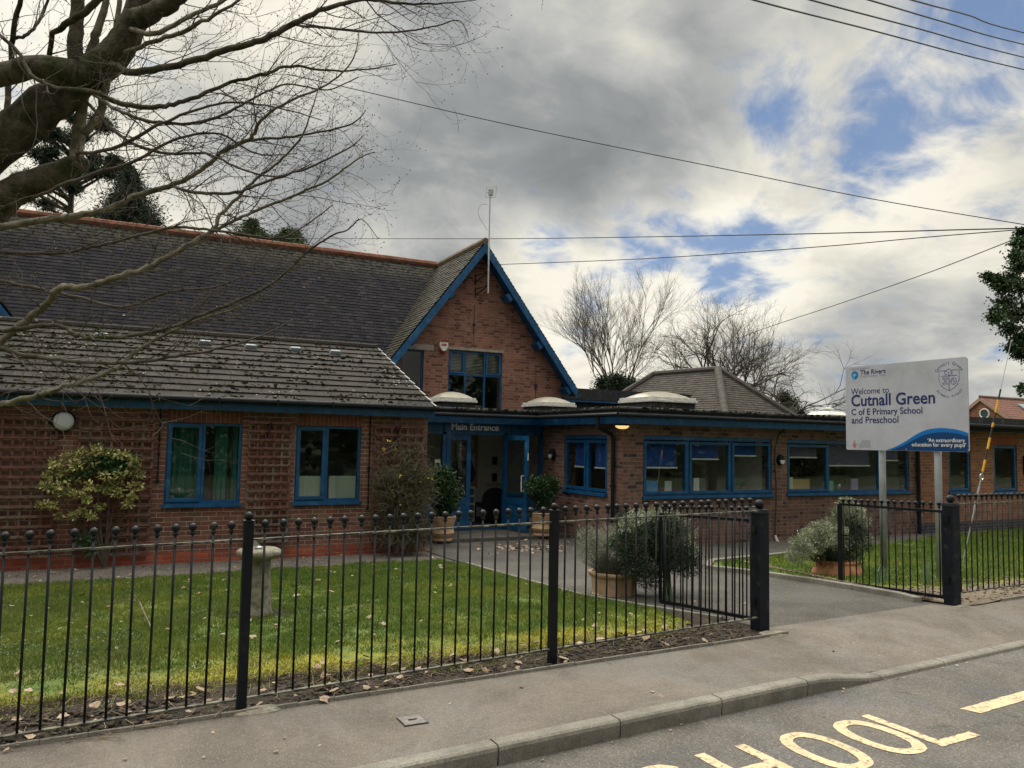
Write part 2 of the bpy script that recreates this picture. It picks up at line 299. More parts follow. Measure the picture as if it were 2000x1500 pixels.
KERB = ground('kerb_concrete', [(.17, .16, .14), (.22, .205, .175), (.26, .24, .205)], 5, .002, 110, speck=((.1, .1, .09), 120, .9))
SOIL = ground('bare_soil', [(.022, .017, .012), (.042, .032, .023), (.080, .062, .045)], 6, .02, 26, speck=((.20, .16, .12), 45, .88))
CHIP = ground('dry_mulch', [(.12, .095, .065), (.20, .16, .115), (.27, .22, .16)], 8, .015, 40, speck=((.32, .27, .2), 50, .8))
GRAV = ground('path_gravel', [(.10, .085, .075), (.13, .115, .10), (.16, .14, .12)], 3, .01, 60, speck=((.22, .20, .17), 60, .8))
def lawnfn(t, b, pos):
    x, y, z = t.xyz(pos); n = t.noise(pos, 1.3, 5, .6); n2 = t.noise(pos, 5, 5, .65)
    g = t.ramp(n2, [(.3, (.060, .100, .018)), (.55, (.098, .150, .026)), (.75, (.165, .195, .045))])
    band = t.ss(t.m('ADD', y, t.m('MULTIPLY', n, -2.4)), 5.95, 5.2)
    g = t.mix(t.m('MULTIPLY', band, t.ss(n2, .25, .55)), g, (.27, .24, .02))
    left = t.m('MULTIPLY', t.ss(x, 2.2, -.6), t.ss(n, .35, .62))
    g = t.mix(t.m('MULTIPLY', left, .7), g, (.13, .15, .04))
    g = t.mix(t.m('MULTIPLY', t.ss(t.noise(pos, .8, 4, .6, .5), .48, .64), .65), g, (.17, .19, .03))
    g = t.mix(t.m('MULTIPLY', t.ss(t.noise(pos, 2.1, 6, .7), .56, .68), .6), g, (.15, .125, .055))
    g = t.mix(t.m('MULTIPLY', t.ss(t.noise(pos, 1.7, 4, .6), .44, .30), .55), g, (.035, .085, .012))
    fr_ = t.m('MULTIPLY', t.ss(t.m('ADD', y, t.m('MULTIPLY', n2, -1.1)), 5.93, 5.62), t.m('LESS_THAN', x, 6.)); g = t.mix(fr_, g, (.06, .047, .03))
    b.inputs['Roughness'].default_value = .8; t.put(b.inputs['Base Color'], g); b.inputs['Specular IOR Level'].default_value = .2
LAWN = mat('lawn_soil', fn=lawnfn)
def bladefn(t, b, pos):
    lawnfn(t, b, pos); ri = t.n('ShaderNodeNewGeometry').outputs['Random Per Island']
    c = b.inputs['Base Color'].links[0].from_socket; c = t.vm('SCALE', c, sc=t.ss(ri, 0, 1, .75, 1.55))
    c = t.mix(t.m('MULTIPLY', t.m('GREATER_THAN', ri, .965), .8), c, (.33, .29, .15)); t.put(b.inputs['Base Color'], c)
    tr = t.n('ShaderNodeBsdfTranslucent'); t.put(tr.inputs[0], c); ms = t.n('ShaderNodeMixShader'); ms.inputs[0].default_value = .35
    t.t.links.new(b.outputs[0], ms.inputs[1]); t.t.links.new(tr.outputs[0], ms.inputs[2])
    o = [n for n in t.t.nodes if n.type == 'OUTPUT_MATERIAL'][0]; t.t.links.new(ms.outputs[0], o.inputs[0])
FARG = mat('rough_grass', (.045, .065, .02), .9, vary=.3, vscale=2)
BLADE = mat('grass_blade', fn=bladefn)

# ------------------------------------------------------------------ mesh helpers
class MB:
    def __init__(s): s.v = []; s.f = []
    def add(s, vs, fs):
        o = len(s.v); s.v += [tuple(p) for p in vs]; s.f += [tuple(i+o for i in f) for f in fs]; return s
    def quad(s, a, b, c, d): return s.add([a, b, c, d], [(0, 1, 2, 3)])
    def hexa(s, p): return s.add(p, [(0, 3, 2, 1), (4, 5, 6, 7), (0, 1, 5, 4), (1, 2, 6, 5), (2, 3, 7, 6), (3, 0, 4, 7)])
    def box(s, x0, x1, y0, y1, z0, z1):
        x0, x1 = sorted((x0, x1)); y0, y1 = sorted((y0, y1)); z0, z1 = sorted((z0, z1))
        return s.hexa([(x0, y0, z0), (x1, y0, z0), (x1, y1, z0), (x0, y1, z0), (x0, y0, z1), (x1, y0, z1), (x1, y1, z1), (x0, y1, z1)])
    def beam(s, a, b, wd, ht, up=(0, 0, 1)):
        a, b = Vector(a), Vector(b); d = (b-a).normalized(); sd = d.cross(Vector(up)).normalized(); u = sd.cross(d)
        sd = sd*wd/2; u = u*ht/2
        return s.hexa([a-sd-u, a+sd-u, b+sd-u, b-sd-u, a-sd+u, a+sd+u, b+sd+u, b-sd+u])
    def tube(s, pts, rad, n=6, cap=True):
        pts = [Vector(p) for p in pts]; rad = [rad]*len(pts) if isinstance(rad, (int, float)) else rad
        o = len(s.v); prev = None
        for i, p in enumerate(pts):
            d = (pts[min(i+1, len(pts)-1)]-pts[max(i-1, 0)])
            d = d.normalized() if d.length > 1e-9 else Vector((0, 0, 1))
            if prev is None: a = d.orthogonal().normalized()
            else:
                a = prev-d*prev.dot(d); a = a.normalized() if a.length > 1e-6 else d.orthogonal().normalized()
            prev = a; b = d.cross(a)
            for k in range(n):
                t = 2*math.pi*k/n; s.v.append(tuple(p+(a*math.cos(t)+b*math.sin(t))*rad[i]))
        for i in range(len(pts)-1):
            for k in range(n):
                k2 = (k+1) % n; s.f.append((o+i*n+k, o+i*n+k2, o+(i+1)*n+k2, o+(i+1)*n+k))
        if cap and n > 2: s.f.append(tuple(o+k for k in range(n))[::-1]); s.f.append(tuple(o+(len(pts)-1)*n+k for k in range(n)))
        return s
    def lathe(s, prof, c, n=24, rot=0., sq=1.):
        o = len(s.v)
        for r, z in prof:
            for k in range(n):
                t = 2*math.pi*k/n+rot; s.v.append((c[0]+r*math.cos(t), c[1]+r*math.sin(t)*sq, c[2]+z))
        for i in range(len(prof)-1):
            for k in range(n): k2 = (k+1) % n; s.f.append((o+i*n+k, o+i*n+k2, o+(i+1)*n+k2, o+(i+1)*n+k))
        s.f.append(tuple(o+k for k in range(n))[::-1]); s.f.append(tuple(o+(len(prof)-1)*n+k for k in range(n))); return s
    def ball(s, c, r, n=12, sc=(1, 1, 1)):
        o = len(s.v); rg = max(4, n//2)
        for i in range(1, rg):
            ph = math.pi*i/rg
            for k in range(n): t = 2*math.pi*k/n; s.v.append((c[0]+r*sc[0]*math.sin(ph)*math.cos(t), c[1]+r*sc[1]*math.sin(ph)*math.sin(t), c[2]+r*sc[2]*math.cos(ph)))
        s.v.append((c[0], c[1], c[2]+r*sc[2])); s.v.append((c[0], c[1], c[2]-r*sc[2])); T = len(s.v)-2
        for i in range(rg-2):
            for k in range(n): k2 = (k+1) % n; s.f.append((o+i*n+k, o+(i+1)*n+k, o+(i+1)*n+k2, o+i*n+k2))
        for k in range(n): k2 = (k+1) % n; s.f.append((T, o+k, o+k2)); s.f.append((T+1, o+(rg-2)*n+k2, o+(rg-2)*n+k))
        return s
    def prism(s, poly, fn0, fn1):      # poly of 2-D points, two mapping functions for the two faces
        n = len(poly); o = len(s.v); s.v += [tuple(fn0(*p)) for p in poly]+[tuple(fn1(*p)) for p in poly]
        s.f.append(tuple(range(o, o+n))[::-1]); s.f.append(tuple(range(o+n, o+2*n)))
        for k in range(n): k2 = (k+1) % n; s.f.append((o+k, o+k2, o+n+k2, o+n+k))
        return s
    def build(s, name, mt, parent=None, smooth=False, bevel=0., fixn=True):
        off = Vector(parent['_o']) if parent is not None else Vector((0, 0, 0))
        me = bpy.data.meshes.new(name); me.from_pydata([(v[0]-off.x, v[1]-off.y, v[2]-off.z) for v in s.v], [], s.f)
        if fixn:
            bm = bmesh.new(); bm.from_mesh(me); bmesh.ops.recalc_face_normals(bm, faces=bm.faces); bm.to_mesh(me); bm.free()
        return _link(name, me, mt, parent, smooth, bevel)
def _link(name, me, mt, parent=None, smooth=False, bevel=0.):
    me.materials.append(mt)
    if smooth: me.polygons.foreach_set('use_smooth', [True]*len(me.polygons))
    o = bpy.data.objects.new(name, me); COL.objects.link(o)
    if parent is not None: o.parent = parent; o['_o'] = parent['_o']
    else: o['_o'] = (0., 0., 0.)
    if bevel:
        b = o.modifiers.new('bevel', 'BEVEL'); b.width = bevel; b.segments = 2; b.limit_method = 'ANGLE'
    return o
def npmesh(name, V, nf, k, mt, parent=None):     # V: (nf*k,3) independent polygons of k verts
    off = np.array(parent['_o'] if parent is not None else (0, 0, 0)); V = V-off
    me = bpy.data.meshes.new(name); me.vertices.add(len(V)); me.vertices.foreach_set('co', V.astype(np.float32).ravel())
    me.loops.add(nf*k); me.loops.foreach_set('vertex_index', np.arange(nf*k, dtype=np.int32))
    me.polygons.add(nf); me.polygons.foreach_set('loop_start', np.arange(0, nf*k, k, dtype=np.int32)); me.polygons.foreach_set('loop_total', np.full(nf, k, dtype=np.int32))
    me.update(calc_edges=True); return _link(name, me, mt, parent)
def thing(name, label, cat, loc=(0, 0, 0), group=None):
    o = bpy.data.objects.new(name, None); COL.objects.link(o); o.location = loc; o.empty_display_size = .2; o['_o'] = tuple(float(c) for c in loc)
    o['label'] = label; o['category'] = cat
    if group: o['group'] = group
    return o
def tag(o, label, cat, group=None):
    o['label'] = label; o['category'] = cat
    if group: o['group'] = group
    return o
def center_origin(o):
    me = o.data; n = len(me.vertices); a = np.empty(n*3, np.float32); me.vertices.foreach_get('co', a); a = a.reshape(-1, 3)
    c = (a.min(0)+a.max(0))/2; c[2] = a[:, 2].min(); a -= c; me.vertices.foreach_set('co', a.ravel()); me.update(); o.location = Vector(o.location)+Vector([float(x) for x in c]); return o
def struct(o, kind='structure'): o['kind'] = kind; return o
def dup(root, loc, label, group=None):
    c = root.copy(); COL.objects.link(c); c.location = loc; c['label'] = label
    if group: c['group'] = group
    for ch in root.children:
        d = ch.copy(); COL.objects.link(d); d.parent = c
        for g in ch.children:
            e = g.copy(); COL.objects.link(e); e.parent = d
    return c
def text(s, size, loc, mt, parent, name='lettering', rx=(1, 0, 0), up=(0, 0, 1), align='LEFT', depth=.004, bold=0., sp=1., rot=0.):
    cu = bpy.data.curves.new(name, 'FONT'); cu.body = s; cu.size = size; cu.align_x = align; cu.extrude = depth/2; cu.offset = bold; cu.space_character = sp; cu.resolution_u = 4
    ob = bpy.data.objects.new('tmp', cu); COL.objects.link(ob); dg = bpy.context.evaluated_depsgraph_get()
    me = bpy.data.meshes.new_from_object(ob.evaluated_get(dg)); bpy.data.objects.remove(ob)
    X = Vector(rx).normalized(); U = Vector(up).normalized()
    if rot: c, sn = math.cos(rot), math.sin(rot); X, U = X*c+U*sn, U*c-X*sn
    N = X.cross(U); M = Matrix.Identity(4); off = Vector(parent['_o'])
    for i in range(3): M[i][0] = X[i]; M[i][1] = U[i]; M[i][2] = N[i]; M[i][3] = loc[i]-off[i]
    me.transform(M); me.materials.clear(); return _link(name, me, mt, parent)

def gh(x, y):        # fall of the site from the pavement down to the buildings
    t = min(1, max(0, (y-6.1)/6.6)); return -.22*t*t*(3-2*t)*.35-.22*t*.65
def sheet(name, poly, mt, dz=0., zf=gh, step=.5, bumpy=0.):
    bm = bmesh.new(); vs = [bm.verts.new((p[0], p[1], 0)) for p in poly]; bm.faces.new(vs)
    ys = [p[1] for p in poly]; xs = [p[0] for p in poly]
    def cut(lo, hi, st, ax):
        k = math.ceil(lo/st)*st
        while k < hi:
            co = (k, 0, 0) if ax == 0 else (0, k, 0); no = (1, 0, 0) if ax == 0 else (0, 1, 0)
            bmesh.ops.bisect_plane(bm, geom=bm.verts[:]+bm.edges[:]+bm.faces[:], plane_co=co, plane_no=no); k += st
    cut(min(ys), min(max(ys), 20), step, 1)
    if bumpy: cut(max(min(xs), -4), min(max(xs), 20), step, 0)
    bmesh.ops.triangulate(bm, faces=[f for f in bm.faces if len(f.verts) > 4])
    for v in bm.verts:
        v.co.z = zf(v.co.x, v.co.y)+dz+(bumpy*mnoise.noise(Vector((v.co.x*2.3, v.co.y*2.3, 3))) if bumpy else 0)
    for f in bm.faces:
        f.normal_update()
        if f.normal.z < 0: f.normal_flip()
    me = bpy.data.meshes.new(name); bm.to_mesh(me); bm.free(); return struct(_link(name, me, mt))

# ------------------------------------------------------------------ ground, road, pavement, kerb
def kf(x): return 4.39+.078*(x-2.16)          # front edge of the kerb top
def ed(x): return 5.47+.050*(x+.44) if x < 6 else 5.80+.062*(x-6)   # edging between pavement and beds
flat = lambda x, y: 0.
g0 = MB().box(-600, 600, -500, 900, -1.2, -.42).build('ground', FARG); struct(g0)
road = sheet('road', [(-60, -3.2), (60, -3.2), (60, kf(60)+.0), (-60, kf(-60))], ASPH_R, -.12, flat)
verge = sheet('far_verge', [(-60, -60), (60, -60), (60, -3.2), (-60, -3.2)], FARG, -.115, flat)
def dropz(x):      # dropped kerb profile at the school gate
    a = min(1, max(0, (x-5.02)/.93)); b = min(1, max(0, (x-10.6)/.93)); return -.088*(a*a*(3-2*a))+.088*(b*b*(3-2*b))
def pavez(x, y):
    t = min(1, max(0, (y-kf(x)-.1)/.9)); return dropz(x)*(1-t)
bm = bmesh.new(); xs = [-60, -20, -8]+[i*.25 for i in range(-20, 60)]+[16, 20, 40, 60]; grid = []
for x in xs:
    rowv = []
    for j in range(9):
        y0 = kf(x)+.105; y1 = ed(x)+(.28 if 5.9 < x < 8.9 else 0); y = y0+(y1-y0)*j/8; rowv.append(bm.verts.new((x, y, pavez(x, y))))
    grid.append(rowv)
for a, b in zip(grid, grid[1:]):
    for j in range(8): bm.faces.new((a[j], b[j], b[j+1], a[j+1]))
me = bpy.data.meshes.new('pavement'); bm.to_mesh(me); bm.free(); struct(_link('pavement', me, ASPH_P))
L = .925; k0 = 2.18
for i in range(-5, 16):
    xa = k0+i*L+.006; xb = k0+(i+1)*L-.006; b = MB(); pr = []
    n = 6
    prof = [(0, -.16), (-.012, -.03), (-.006, -.010), (.010, 0), (.105, 0), (.105, -.16)]
    ringv = []
    for j in range(n+1):
        x = xa+(xb-xa)*j/n; dzz = dropz(x); fl = min(1, -dzz/.088)
        ringv.append([(x, kf(x)+p[0]-(.05*fl if q > 0 and q < 4 else (.05*fl if q == 0 else 0))*0, max(p[1]+dzz, -.3)) for q, p in enumerate(prof)])
    for r_ in ringv: b.v += r_
    P = len(prof)
    for j in range(n):
        for q in range(P): q2 = (q+1) % P; b.f.append((j*P+q, j*P+q2, (j+1)*P+q2, (j+1)*P+q))
    b.f.append(tuple(range(P))); b.f.append(tuple(n*P+q for q in range(P)))
    struct(b.build('kerb', KERB))
# drive / path from the gate to the entrance, apron along the block
drive = [(5.96, 6.06), (8.95, 6.12), (8.82, 6.5), (8.80, 8.1), (8.72, 9.2), (8.55, 9.95), (9.2, 10.62), (11.2, 10.92), (16.8, 12.15), (20.5, 12.9), (20.5, 12.99), (9.08, 13.0), (9.06, 16.2), (5.4, 16.2), (5.4, 13.2), (5.45, 12.3), (5.42, 10.6), (5.38, 8.6), (5.62, 7.6), (5.9, 6.7)]
sheet('drive', drive, ASPH_D, -.004)
LAWNP = [(-14, 6.3)]+[(x, y+.07*mnoise.noise(Vector((x*4, 1, 2)))+.03*math.sin(x*37)) for x, y in [(-3+i*.06, 0) for i in range(0)]]
def lfront(x):
    pts = [(-14, 6.3), (-.5, 6.22), (.2, 6.38), (.94, 6.33), (1.8, 6.12), (2.69, 6.10), (3.36, 6.28), (3.9, 6.38), (4.3, 6.32), (5.1, 6.50), (5.5, 6.75)]
    for (a, b), (c, d) in zip(pts, pts[1:]):
        if a <= x <= c: return b-.13+(d-b)*(x-a)/(c-a)+.11*mnoise.noise(Vector((x*5, 1, 2)))+.05*mnoise.noise(Vector((x*16, 5, 2)))
    return 6.75
LAWNP = [(-14, 6.3)]+[(-2+i*.05, lfront(-2+i*.05)) for i in range(150)]+[(5.5, 6.78), (5.55, 7.3), (5.33, 8.5), (5.34, 12.1), (5.2, 12.75), (3.8, 12.85), (2, 12.66), (-1.13, 12.52), (-14, 12.2)]
sheet('lawn', LAWNP, LAWN, .010, zf=lambda x, y: gh(x, y)-max(0, min(.05, (6.45-y)*.12)), step=.25, bumpy=.012)
sheet('soil_bed', [(-14, ed(-14)+.03), (-.4, ed(-.4)+.03), (5.95, ed(5.95)+.03), (5.88, 6.7), (5.6, 7.58), (5.36, 8.55), (5.2, 8.5), (5.0, 7.3), (4.6, 6.95), (-14, 6.9)], SOIL, -.006, step=.25, bumpy=.03)
sheet('gravel_strip', [(-14, 12.2), (-1.13, 12.52), (2, 12.66), (3.8, 12.85), (5.2, 12.75), (5.34, 12.1), (5.42, 12.3), (5.38, 13.2), (5.38, 14.0), (-14, 14.0)], GRAV, -.012)
sheet('right_lawn', [(9.05, 7.4), (10.2, 6.9), (20, 7.3), (60, 9.5), (60, 13), (20.5, 12.88), (16.8, 12.13), (11.2, 10.9), (9.2, 10.6), (8.75, 10.05), (8.95, 9.3)], LAWN, .01, step=.25, bumpy=.015)
sheet('mulch_bed', [(8.98, 6.0), (9.3, 5.99), (9.8, ed(9.8)+.03), (20, ed(20)+.03), (60, ed(60)+.03), (60, 9.5), (20, 7.3), (10.2, 6.9), (9.05, 7.4), (8.95, 9.3), (8.75, 10.05), (8.66, 9.95), (8.83, 9.2), (8.93, 8.1), (8.93, 6.5)], CHIP, .012, step=.25, bumpy=.02)
e = MB()
for i in range(-30, 24): e.beam((i*.25+.003, ed(i*.25)+.012, -.002+random.uniform(0, .006)), (i*.25+.25, ed(i*.25+.25)+.012, .0+random.uniform(0, .006)), .018, .05)
struct(e.build('path_edging', KERB, bevel=.004))
e = MB()
for i in range(0, 40): e.beam((9.75+i*.5, ed(9.75+i*.5)+.012, .006), (10.25+i*.5, ed(10.25+i*.5)+.012, .006), .028, .05)
struct(e.build('path_edging', KERB))
def stonekerb(pts, w_, h_, dzz, Ls):
    pts = [Vector((p[0], p[1], 0)) for p in pts]; seg = []
    for a, b in zip(pts, pts[1:]):
        n = max(1, round((b-a).length/Ls)); seg += [(a.lerp(b, i/n), a.lerp(b, (i+1)/n)) for i in range(n)]
    for a, b in seg:
        d = (b-a).normalized()*.004; a, b = a+d, b-d; mbx = MB().beam((a.x, a.y, gh(a.x, a.y)+dzz), (b.x, b.y, gh(b.x, b.y)+dzz), w_, h_)
        struct(mbx.build('stone_edging', KERB, bevel=.008))
stonekerb([(8.74, 6.42), (8.86, 6.75), (8.88, 8.1), (8.78, 9.2), (8.6, 9.98), (9.2, 10.6), (11.2, 10.9), (14, 11.55)], .11, .16, -.02, .9)
stonekerb([(5.9, 6.62), (5.6, 7.56), (5.37, 8.56), (5.40, 10.6), (5.43, 12.2)], .05, .14, -.045, .9)
stonekerb([(5.3, 12.8), (3.8, 12.87), (2, 12.68), (-1.13, 12.54), (-6, 12.4)], .035, .1, -.035, 1.8)
struct(MB().box(6.0, 9.04, 14.9, 16.2, -.3, -.145).build('entrance_slab', ground('slab_concrete', [(.07, .065, .058), (.095, .088, .078), (.12, .11, .098)], 4, .004, 60), bevel=.01))

# ------------------------------------------------------------------ building helpers
def inpoly(P, poly):
    x, y = P[:, 0], P[:, 1]; r = np.zeros(len(P), bool); j = len(poly)-1
    for i in range(len(poly)):
        xi, yi = poly[i]; xj, yj = poly[j]; c = ((yi > y) != (yj > y)) & (x < (xj-xi)*(y-yi)/(yj-yi+1e-12)+xi); r ^= c; j = i
    return r
def wall(parent, name, mt, axis, face, th, u0, u1, z0, top, holes=()):
    tf = top if callable(top) else (lambda u: top)
    br_ = sorted({u0, u1, *[h[0] for h in holes], *[h[1] for h in holes], *([9.05] if callable(top) and u0 < 9.05 < u1 else [])})
    br_ = [b for b in br_ if u0 <= b <= u1]; b = MB()
    def pt(u, wv, z): return (u, face+wv, z) if axis == 'y' else (face+wv, u, z)
    for a, c in zip(br_, br_[1:]):
        mid = (a+c)/2; hs = sorted([h for h in holes if h[0] < mid < h[1]], key=lambda h: h[2]); lo = (z0, z0); spans = []
        for h in hs: spans.append((lo, (h[2], h[2]))); lo = (h[3], h[3])
        spans.append((lo, (tf(a), tf(c))))
        for (la, lc), (ha, hc) in spans:
            b.hexa([pt(a, 0, la), pt(c, 0, lc), pt(c, th, lc), pt(a, th, la), pt(a, 0, ha), pt(c, 0, hc), pt(c, th, hc), pt(a, th, ha)])
    return b.build(name, mt, parent)
def window(parent, axis, face, u0, u1, z0, z1, cells, sill=True, head=0., rec=.03, mt=None, vents=True, panes=None, label=None):
    mt = mt or BLUE
    def bx(b, a0, a1, w0, w1, c0, c1):
        if axis == 'y': b.box(a0, a1, face+w0, face+w1, c0, c1)
        else: b.box(face+w0, face+w1, a0, a1, c0, c1)
    b = MB(); o = .045; zt = z1-head
    bx(b, u0, u0+o, rec, rec+.07, z0, z1); bx(b, u1-o, u1, rec, rec+.07, z0, z1); bx(b, u0+o, u1-o, rec, rec+.07, z0, z0+o); bx(b, u0+o, u1-o, rec, rec+.07, z1-o, z1)
    if head: bx(b, u0-.0, u1+.0, rec-.012, rec+.0, z1-head, z1)
    for c in cells:
        if c[0] > u0+.06: bx(b, c[0]-.022, c[0]+.022, rec+.001, rec+.069, max(z0+o, c[2]-.0), min(c[3], z1-o))
        if c[2] > z0+.06: bx(b, c[0]+.022, c[1]-.022, rec+.002, rec+.068, c[2]-.022, c[2]+.022)
    wo = b.build('window', mt, parent)
    if label: wo['label'] = label
    for i, c in enumerate(cells):
        a0, a1, c0, c1, kd = c; p = .012 if kd == 's' else .02
        a0 += .028; a1 -= .028; c0 += .028; c1 -= .028
        if kd == 's':
            b = MB(); s_ = .058; w0, w1 = rec-.018, rec+.05
            bx(b, a0, a0+s_, w0, w1, c0, c1); bx(b, a1-s_, a1, w0, w1, c0, c1); bx(b, a0+s_, a1-s_, w0, w1, c0, c0+s_); bx(b, a0+s_, a1-s_, w0, w1, c1-s_, c1)
            b.build('sash', mt, wo, bevel=.003); g = s_-.004
            if vents: b = MB(); m_ = (a0+a1)/2; q = (a1-a0)*.26; bx(b, m_-q, m_+q, w0-.014, w0-.0005, c1-.034, c1-.012); b.build('trickle_vent', BLUED, wo)
        else: g = .004
        b = MB(); bx(b, a0+g, a1-g, rec+.028, rec+.034, c0+g, c1-g); pm = (panes[i] if panes and panes[i] else GLASS); b.build('pane', pm, wo)
    if sill:
        b = MB(); bx(b, u0-.03, u1+.03, -.045, rec+.07, z0-.035, z0-.002); bx(b, u0-.03, u1+.03, -.045, -.035, z0-.06, z0-.0355); b.build('sill', mt, wo)
    return wo, bx
def tileroof(parent, name, mt, O, A, B, Ls, a0, a1, g, wd, th, jit=.004, lift=0.):
    O, A, B = Vector(O), Vector(A).normalized(), Vector(B).normalized(); N = A.cross(B).normalized()
    if N.z < 0: N = -N
    b = MB(); n = int(math.ceil(Ls/g))
    for j in range(n):
        s0 = j*g; s1 = min(Ls, s0+g)+.02; l0, l1, r0, r1 = a0(s0), a0(s1), a1(s0), a1(s1); off = (j % 2)*wd/2+random.uniform(-.01, .01)
        k = math.floor((min(l0, l1)-off)/wd)
        while k*wd+off < max(r0, r1):
            ua, ub = k*wd+off+.002, (k+1)*wd+off-.002; k += 1
            x0, x1, x2, x3 = max(ua, l0), min(ub, r0), min(ub, r1), max(ua, l1)
            if x1-x0 < .005 and x2-x3 < .005: continue
            x1 = max(x1, x0+.001); x2 = max(x2, x3+.001)
            h = th+random.uniform(0, jit); h2 = h+random.uniform(-jit, jit)*.5; sj = s0+random.uniform(-.004, .004)
            p0 = O+A*x0+B*sj+N*h; p1 = O+A*x1+B*sj+N*h2; p2 = O+A*x2+B*s1+N*.004; p3 = O+A*x3+B*s1+N*.004
            q0 = O+A*x0+B*sj-N*.012; q1 = O+A*x1+B*sj-N*.012
            b.add([p0, p1, p2, p3, q0, q1], [(0, 1, 2, 3), (4, 5, 1, 0)])
    for v in range(len(b.v)): b.v[v] = (b.v[v][0]+N.x*lift, b.v[v][1]+N.y*lift, b.v[v][2]+N.z*lift)
    return b.build(name, mt, parent, fixn=False)
def ridge(parent, name, mt, a, b_, r=.10, seg=.32, n=10, arc=True):
    a, b_ = Vector(a), Vector(b_); Lr = (b_-a).length; k = max(1, int(Lr/seg)); m_ = MB(); random.uniform(0, 1)
    for i in range(k):
        p, q = a.lerp(b_, i/k), a.lerp(b_, min(1, (i+1.06)/k)); j = random.uniform(-.003, .003)
        m_.tube([p+Vector((0, 0, j)), q+Vector((0, 0, j))], [r*1.01, r*.985], n)
    return m_.build(name, mt, parent, smooth=False)
def clumps(name, pts, rs, mt, parent=None, flat_=.5):
    m_ = MB()
    for p, r in zip(pts, rs):
        o = len(m_.v); m_.ball(p, r, 6, (random.uniform(.8, 1.4), random.uniform(.8, 1.4), flat_))
        for i in range(o, len(m_.v)):
            v = m_.v[i]; m_.v[i] = tuple(v[k]+random.uniform(-.18, .18)*r for k in range(3))
    return m_.build(name, mt, parent, fixn=False)
MOSS = mat('roof_moss', (.016, .015, .009), 1., spec=.05, vary=.5, vscale=20, col2=(.045, .043, .018), c2scale=9, c2lo=.5, c2hi=.6)

# ------------------------------------------------------------------ left wing
WING = thing('brick_wing', 'low brick school wing with mossy grey tiled roof behind the trellises on the left', 'school wing', (0, 14, -.2))
w1 = (.89, 2.06, .71, 2.025); w2 = (2.944, 4.10, .715, 2.025)
wall(WING, 'wall', BR_WING, 'y', 14.0, .3, -9, 5.36, -.06, 2.33, [(w1[0], w1[1], .67, 2.235), (w2[0], w2[1], .675, 2.235)])
wall(WING, 'plinth', BR_PLINTH, 'y', 13.998, .3, -9, 5.362, -.45, -.0605)
zr = lambda y: 2.42+(y-13.78)*.3946-.05 if y < 17.5 else 3.83-(y-17.5)*.3946
wall(WING, 'side_wall', BR_WING, 'x', 5.06, .3, 14.3, 17.5, -.4, lambda u: zr(u)-.03)
MB().box(-9, 5.05, 17.4, 17.5, -.3, 2.3).build('partition', PLAST, WING)
MB().box(-9, 5.05, 14.31, 17.39, -.3, -.1).build('inner_floor', CARPET, WING)
MB().box(-9, 5.05, 14.31, 17.39, 2.26, 2.32).build('ceiling', PLAST, WING)
MB().box(2.4, 2.5, 14.31, 17.39, -.1, 2.26).build('partition', DARKI, WING)
for (a, b, c, d) in (w1, w2): MB().box(a+.001, b-.001, 13.996, 14.1, 2.026, 2.234).build('lintel', BR_SOLD, WING)
def cells2(x0, x1, z0, z1, fr, kinds): m_ = x0+(x1-x0)*fr; return [(x0, m_, z0, z1, kinds[0]), (m_, x1, z0, z1, kinds[1])]
wo, bx = window(WING, 'y', 14.0, *w1, cells2(*w1, .49, 'sf'), label='blue window with green curtains, left one in the wing')
def curtain(parent, x0, x1, y, z0, z1, mt, nm='curtain', folds=9, dep=.03):
    m_ = MB(); n = folds*4
    for i in range(n):
        xa, xb = x0+(x1-x0)*i/n, x0+(x1-x0)*(i+1)/n; ya, yb = y+dep*math.sin(i*1.57), y+dep*math.sin((i+1)*1.57); m_.quad((xa, ya, z0), (xb, yb, z0), (xb, yb, z1), (xa, ya, z1))
    return m_.build(nm, mt, parent, smooth=True)
curtain(wo, .95, 1.42, 14.2, .72, 2.0, CURT, folds=5); curtain(wo, 1.66, 1.86, 14.2, .72, 2.0, CURT, folds=2); curtain(wo, 1.93, 2.04, 14.24, .72, 2.0, CURT, folds=1)
wo, bx = window(WING, 'y', 14.0, *w2, cells2(*w2, .48, 'sf'), label='blue window with frosted lower half, right one in the wing')
b = MB(); bx(b, w2[0]+.09, w2[0]+.47, .07, .074, .80, 1.15); bx(b, w2[0]+.62, w2[1]-.06, .07, .074, .76, 1.15); b.build('frosted_film', FROST, wo)
WB = Vector((0, 3.72, 1.468)).normalized()
tileroof(WING, 'roof', T_WING, (-9, 13.76, 2.41), (1, 0, 0), WB, 4.02, lambda s: 0, lambda s: 14.42, .333, .32, .026)
MB().hexa([(-9, 13.80, 2.37), (5.40, 13.80, 2.37), (5.40, 17.5, 3.83), (-9, 17.5, 3.83), (-9, 13.80, 2.41), (5.40, 13.80, 2.41), (5.40, 17.5, 3.87), (-9, 17.5, 3.87)]).hexa([(-9, 17.5, 3.83), (5.4, 17.5, 3.83), (5.4, 20.0, 2.85), (-9, 20.0, 2.85), (-9, 17.5, 3.87), (5.4, 17.5, 3.87), (5.4, 20.0, 2.89), (-9, 20.0, 2.89)]).build('roof_deck', GUT, WING)
ridge(WING, 'ridge_tiles', T_WING, (-9, 17.5, 3.885), (5.42, 17.5, 3.885), .085, .45, 8)
b = MB()
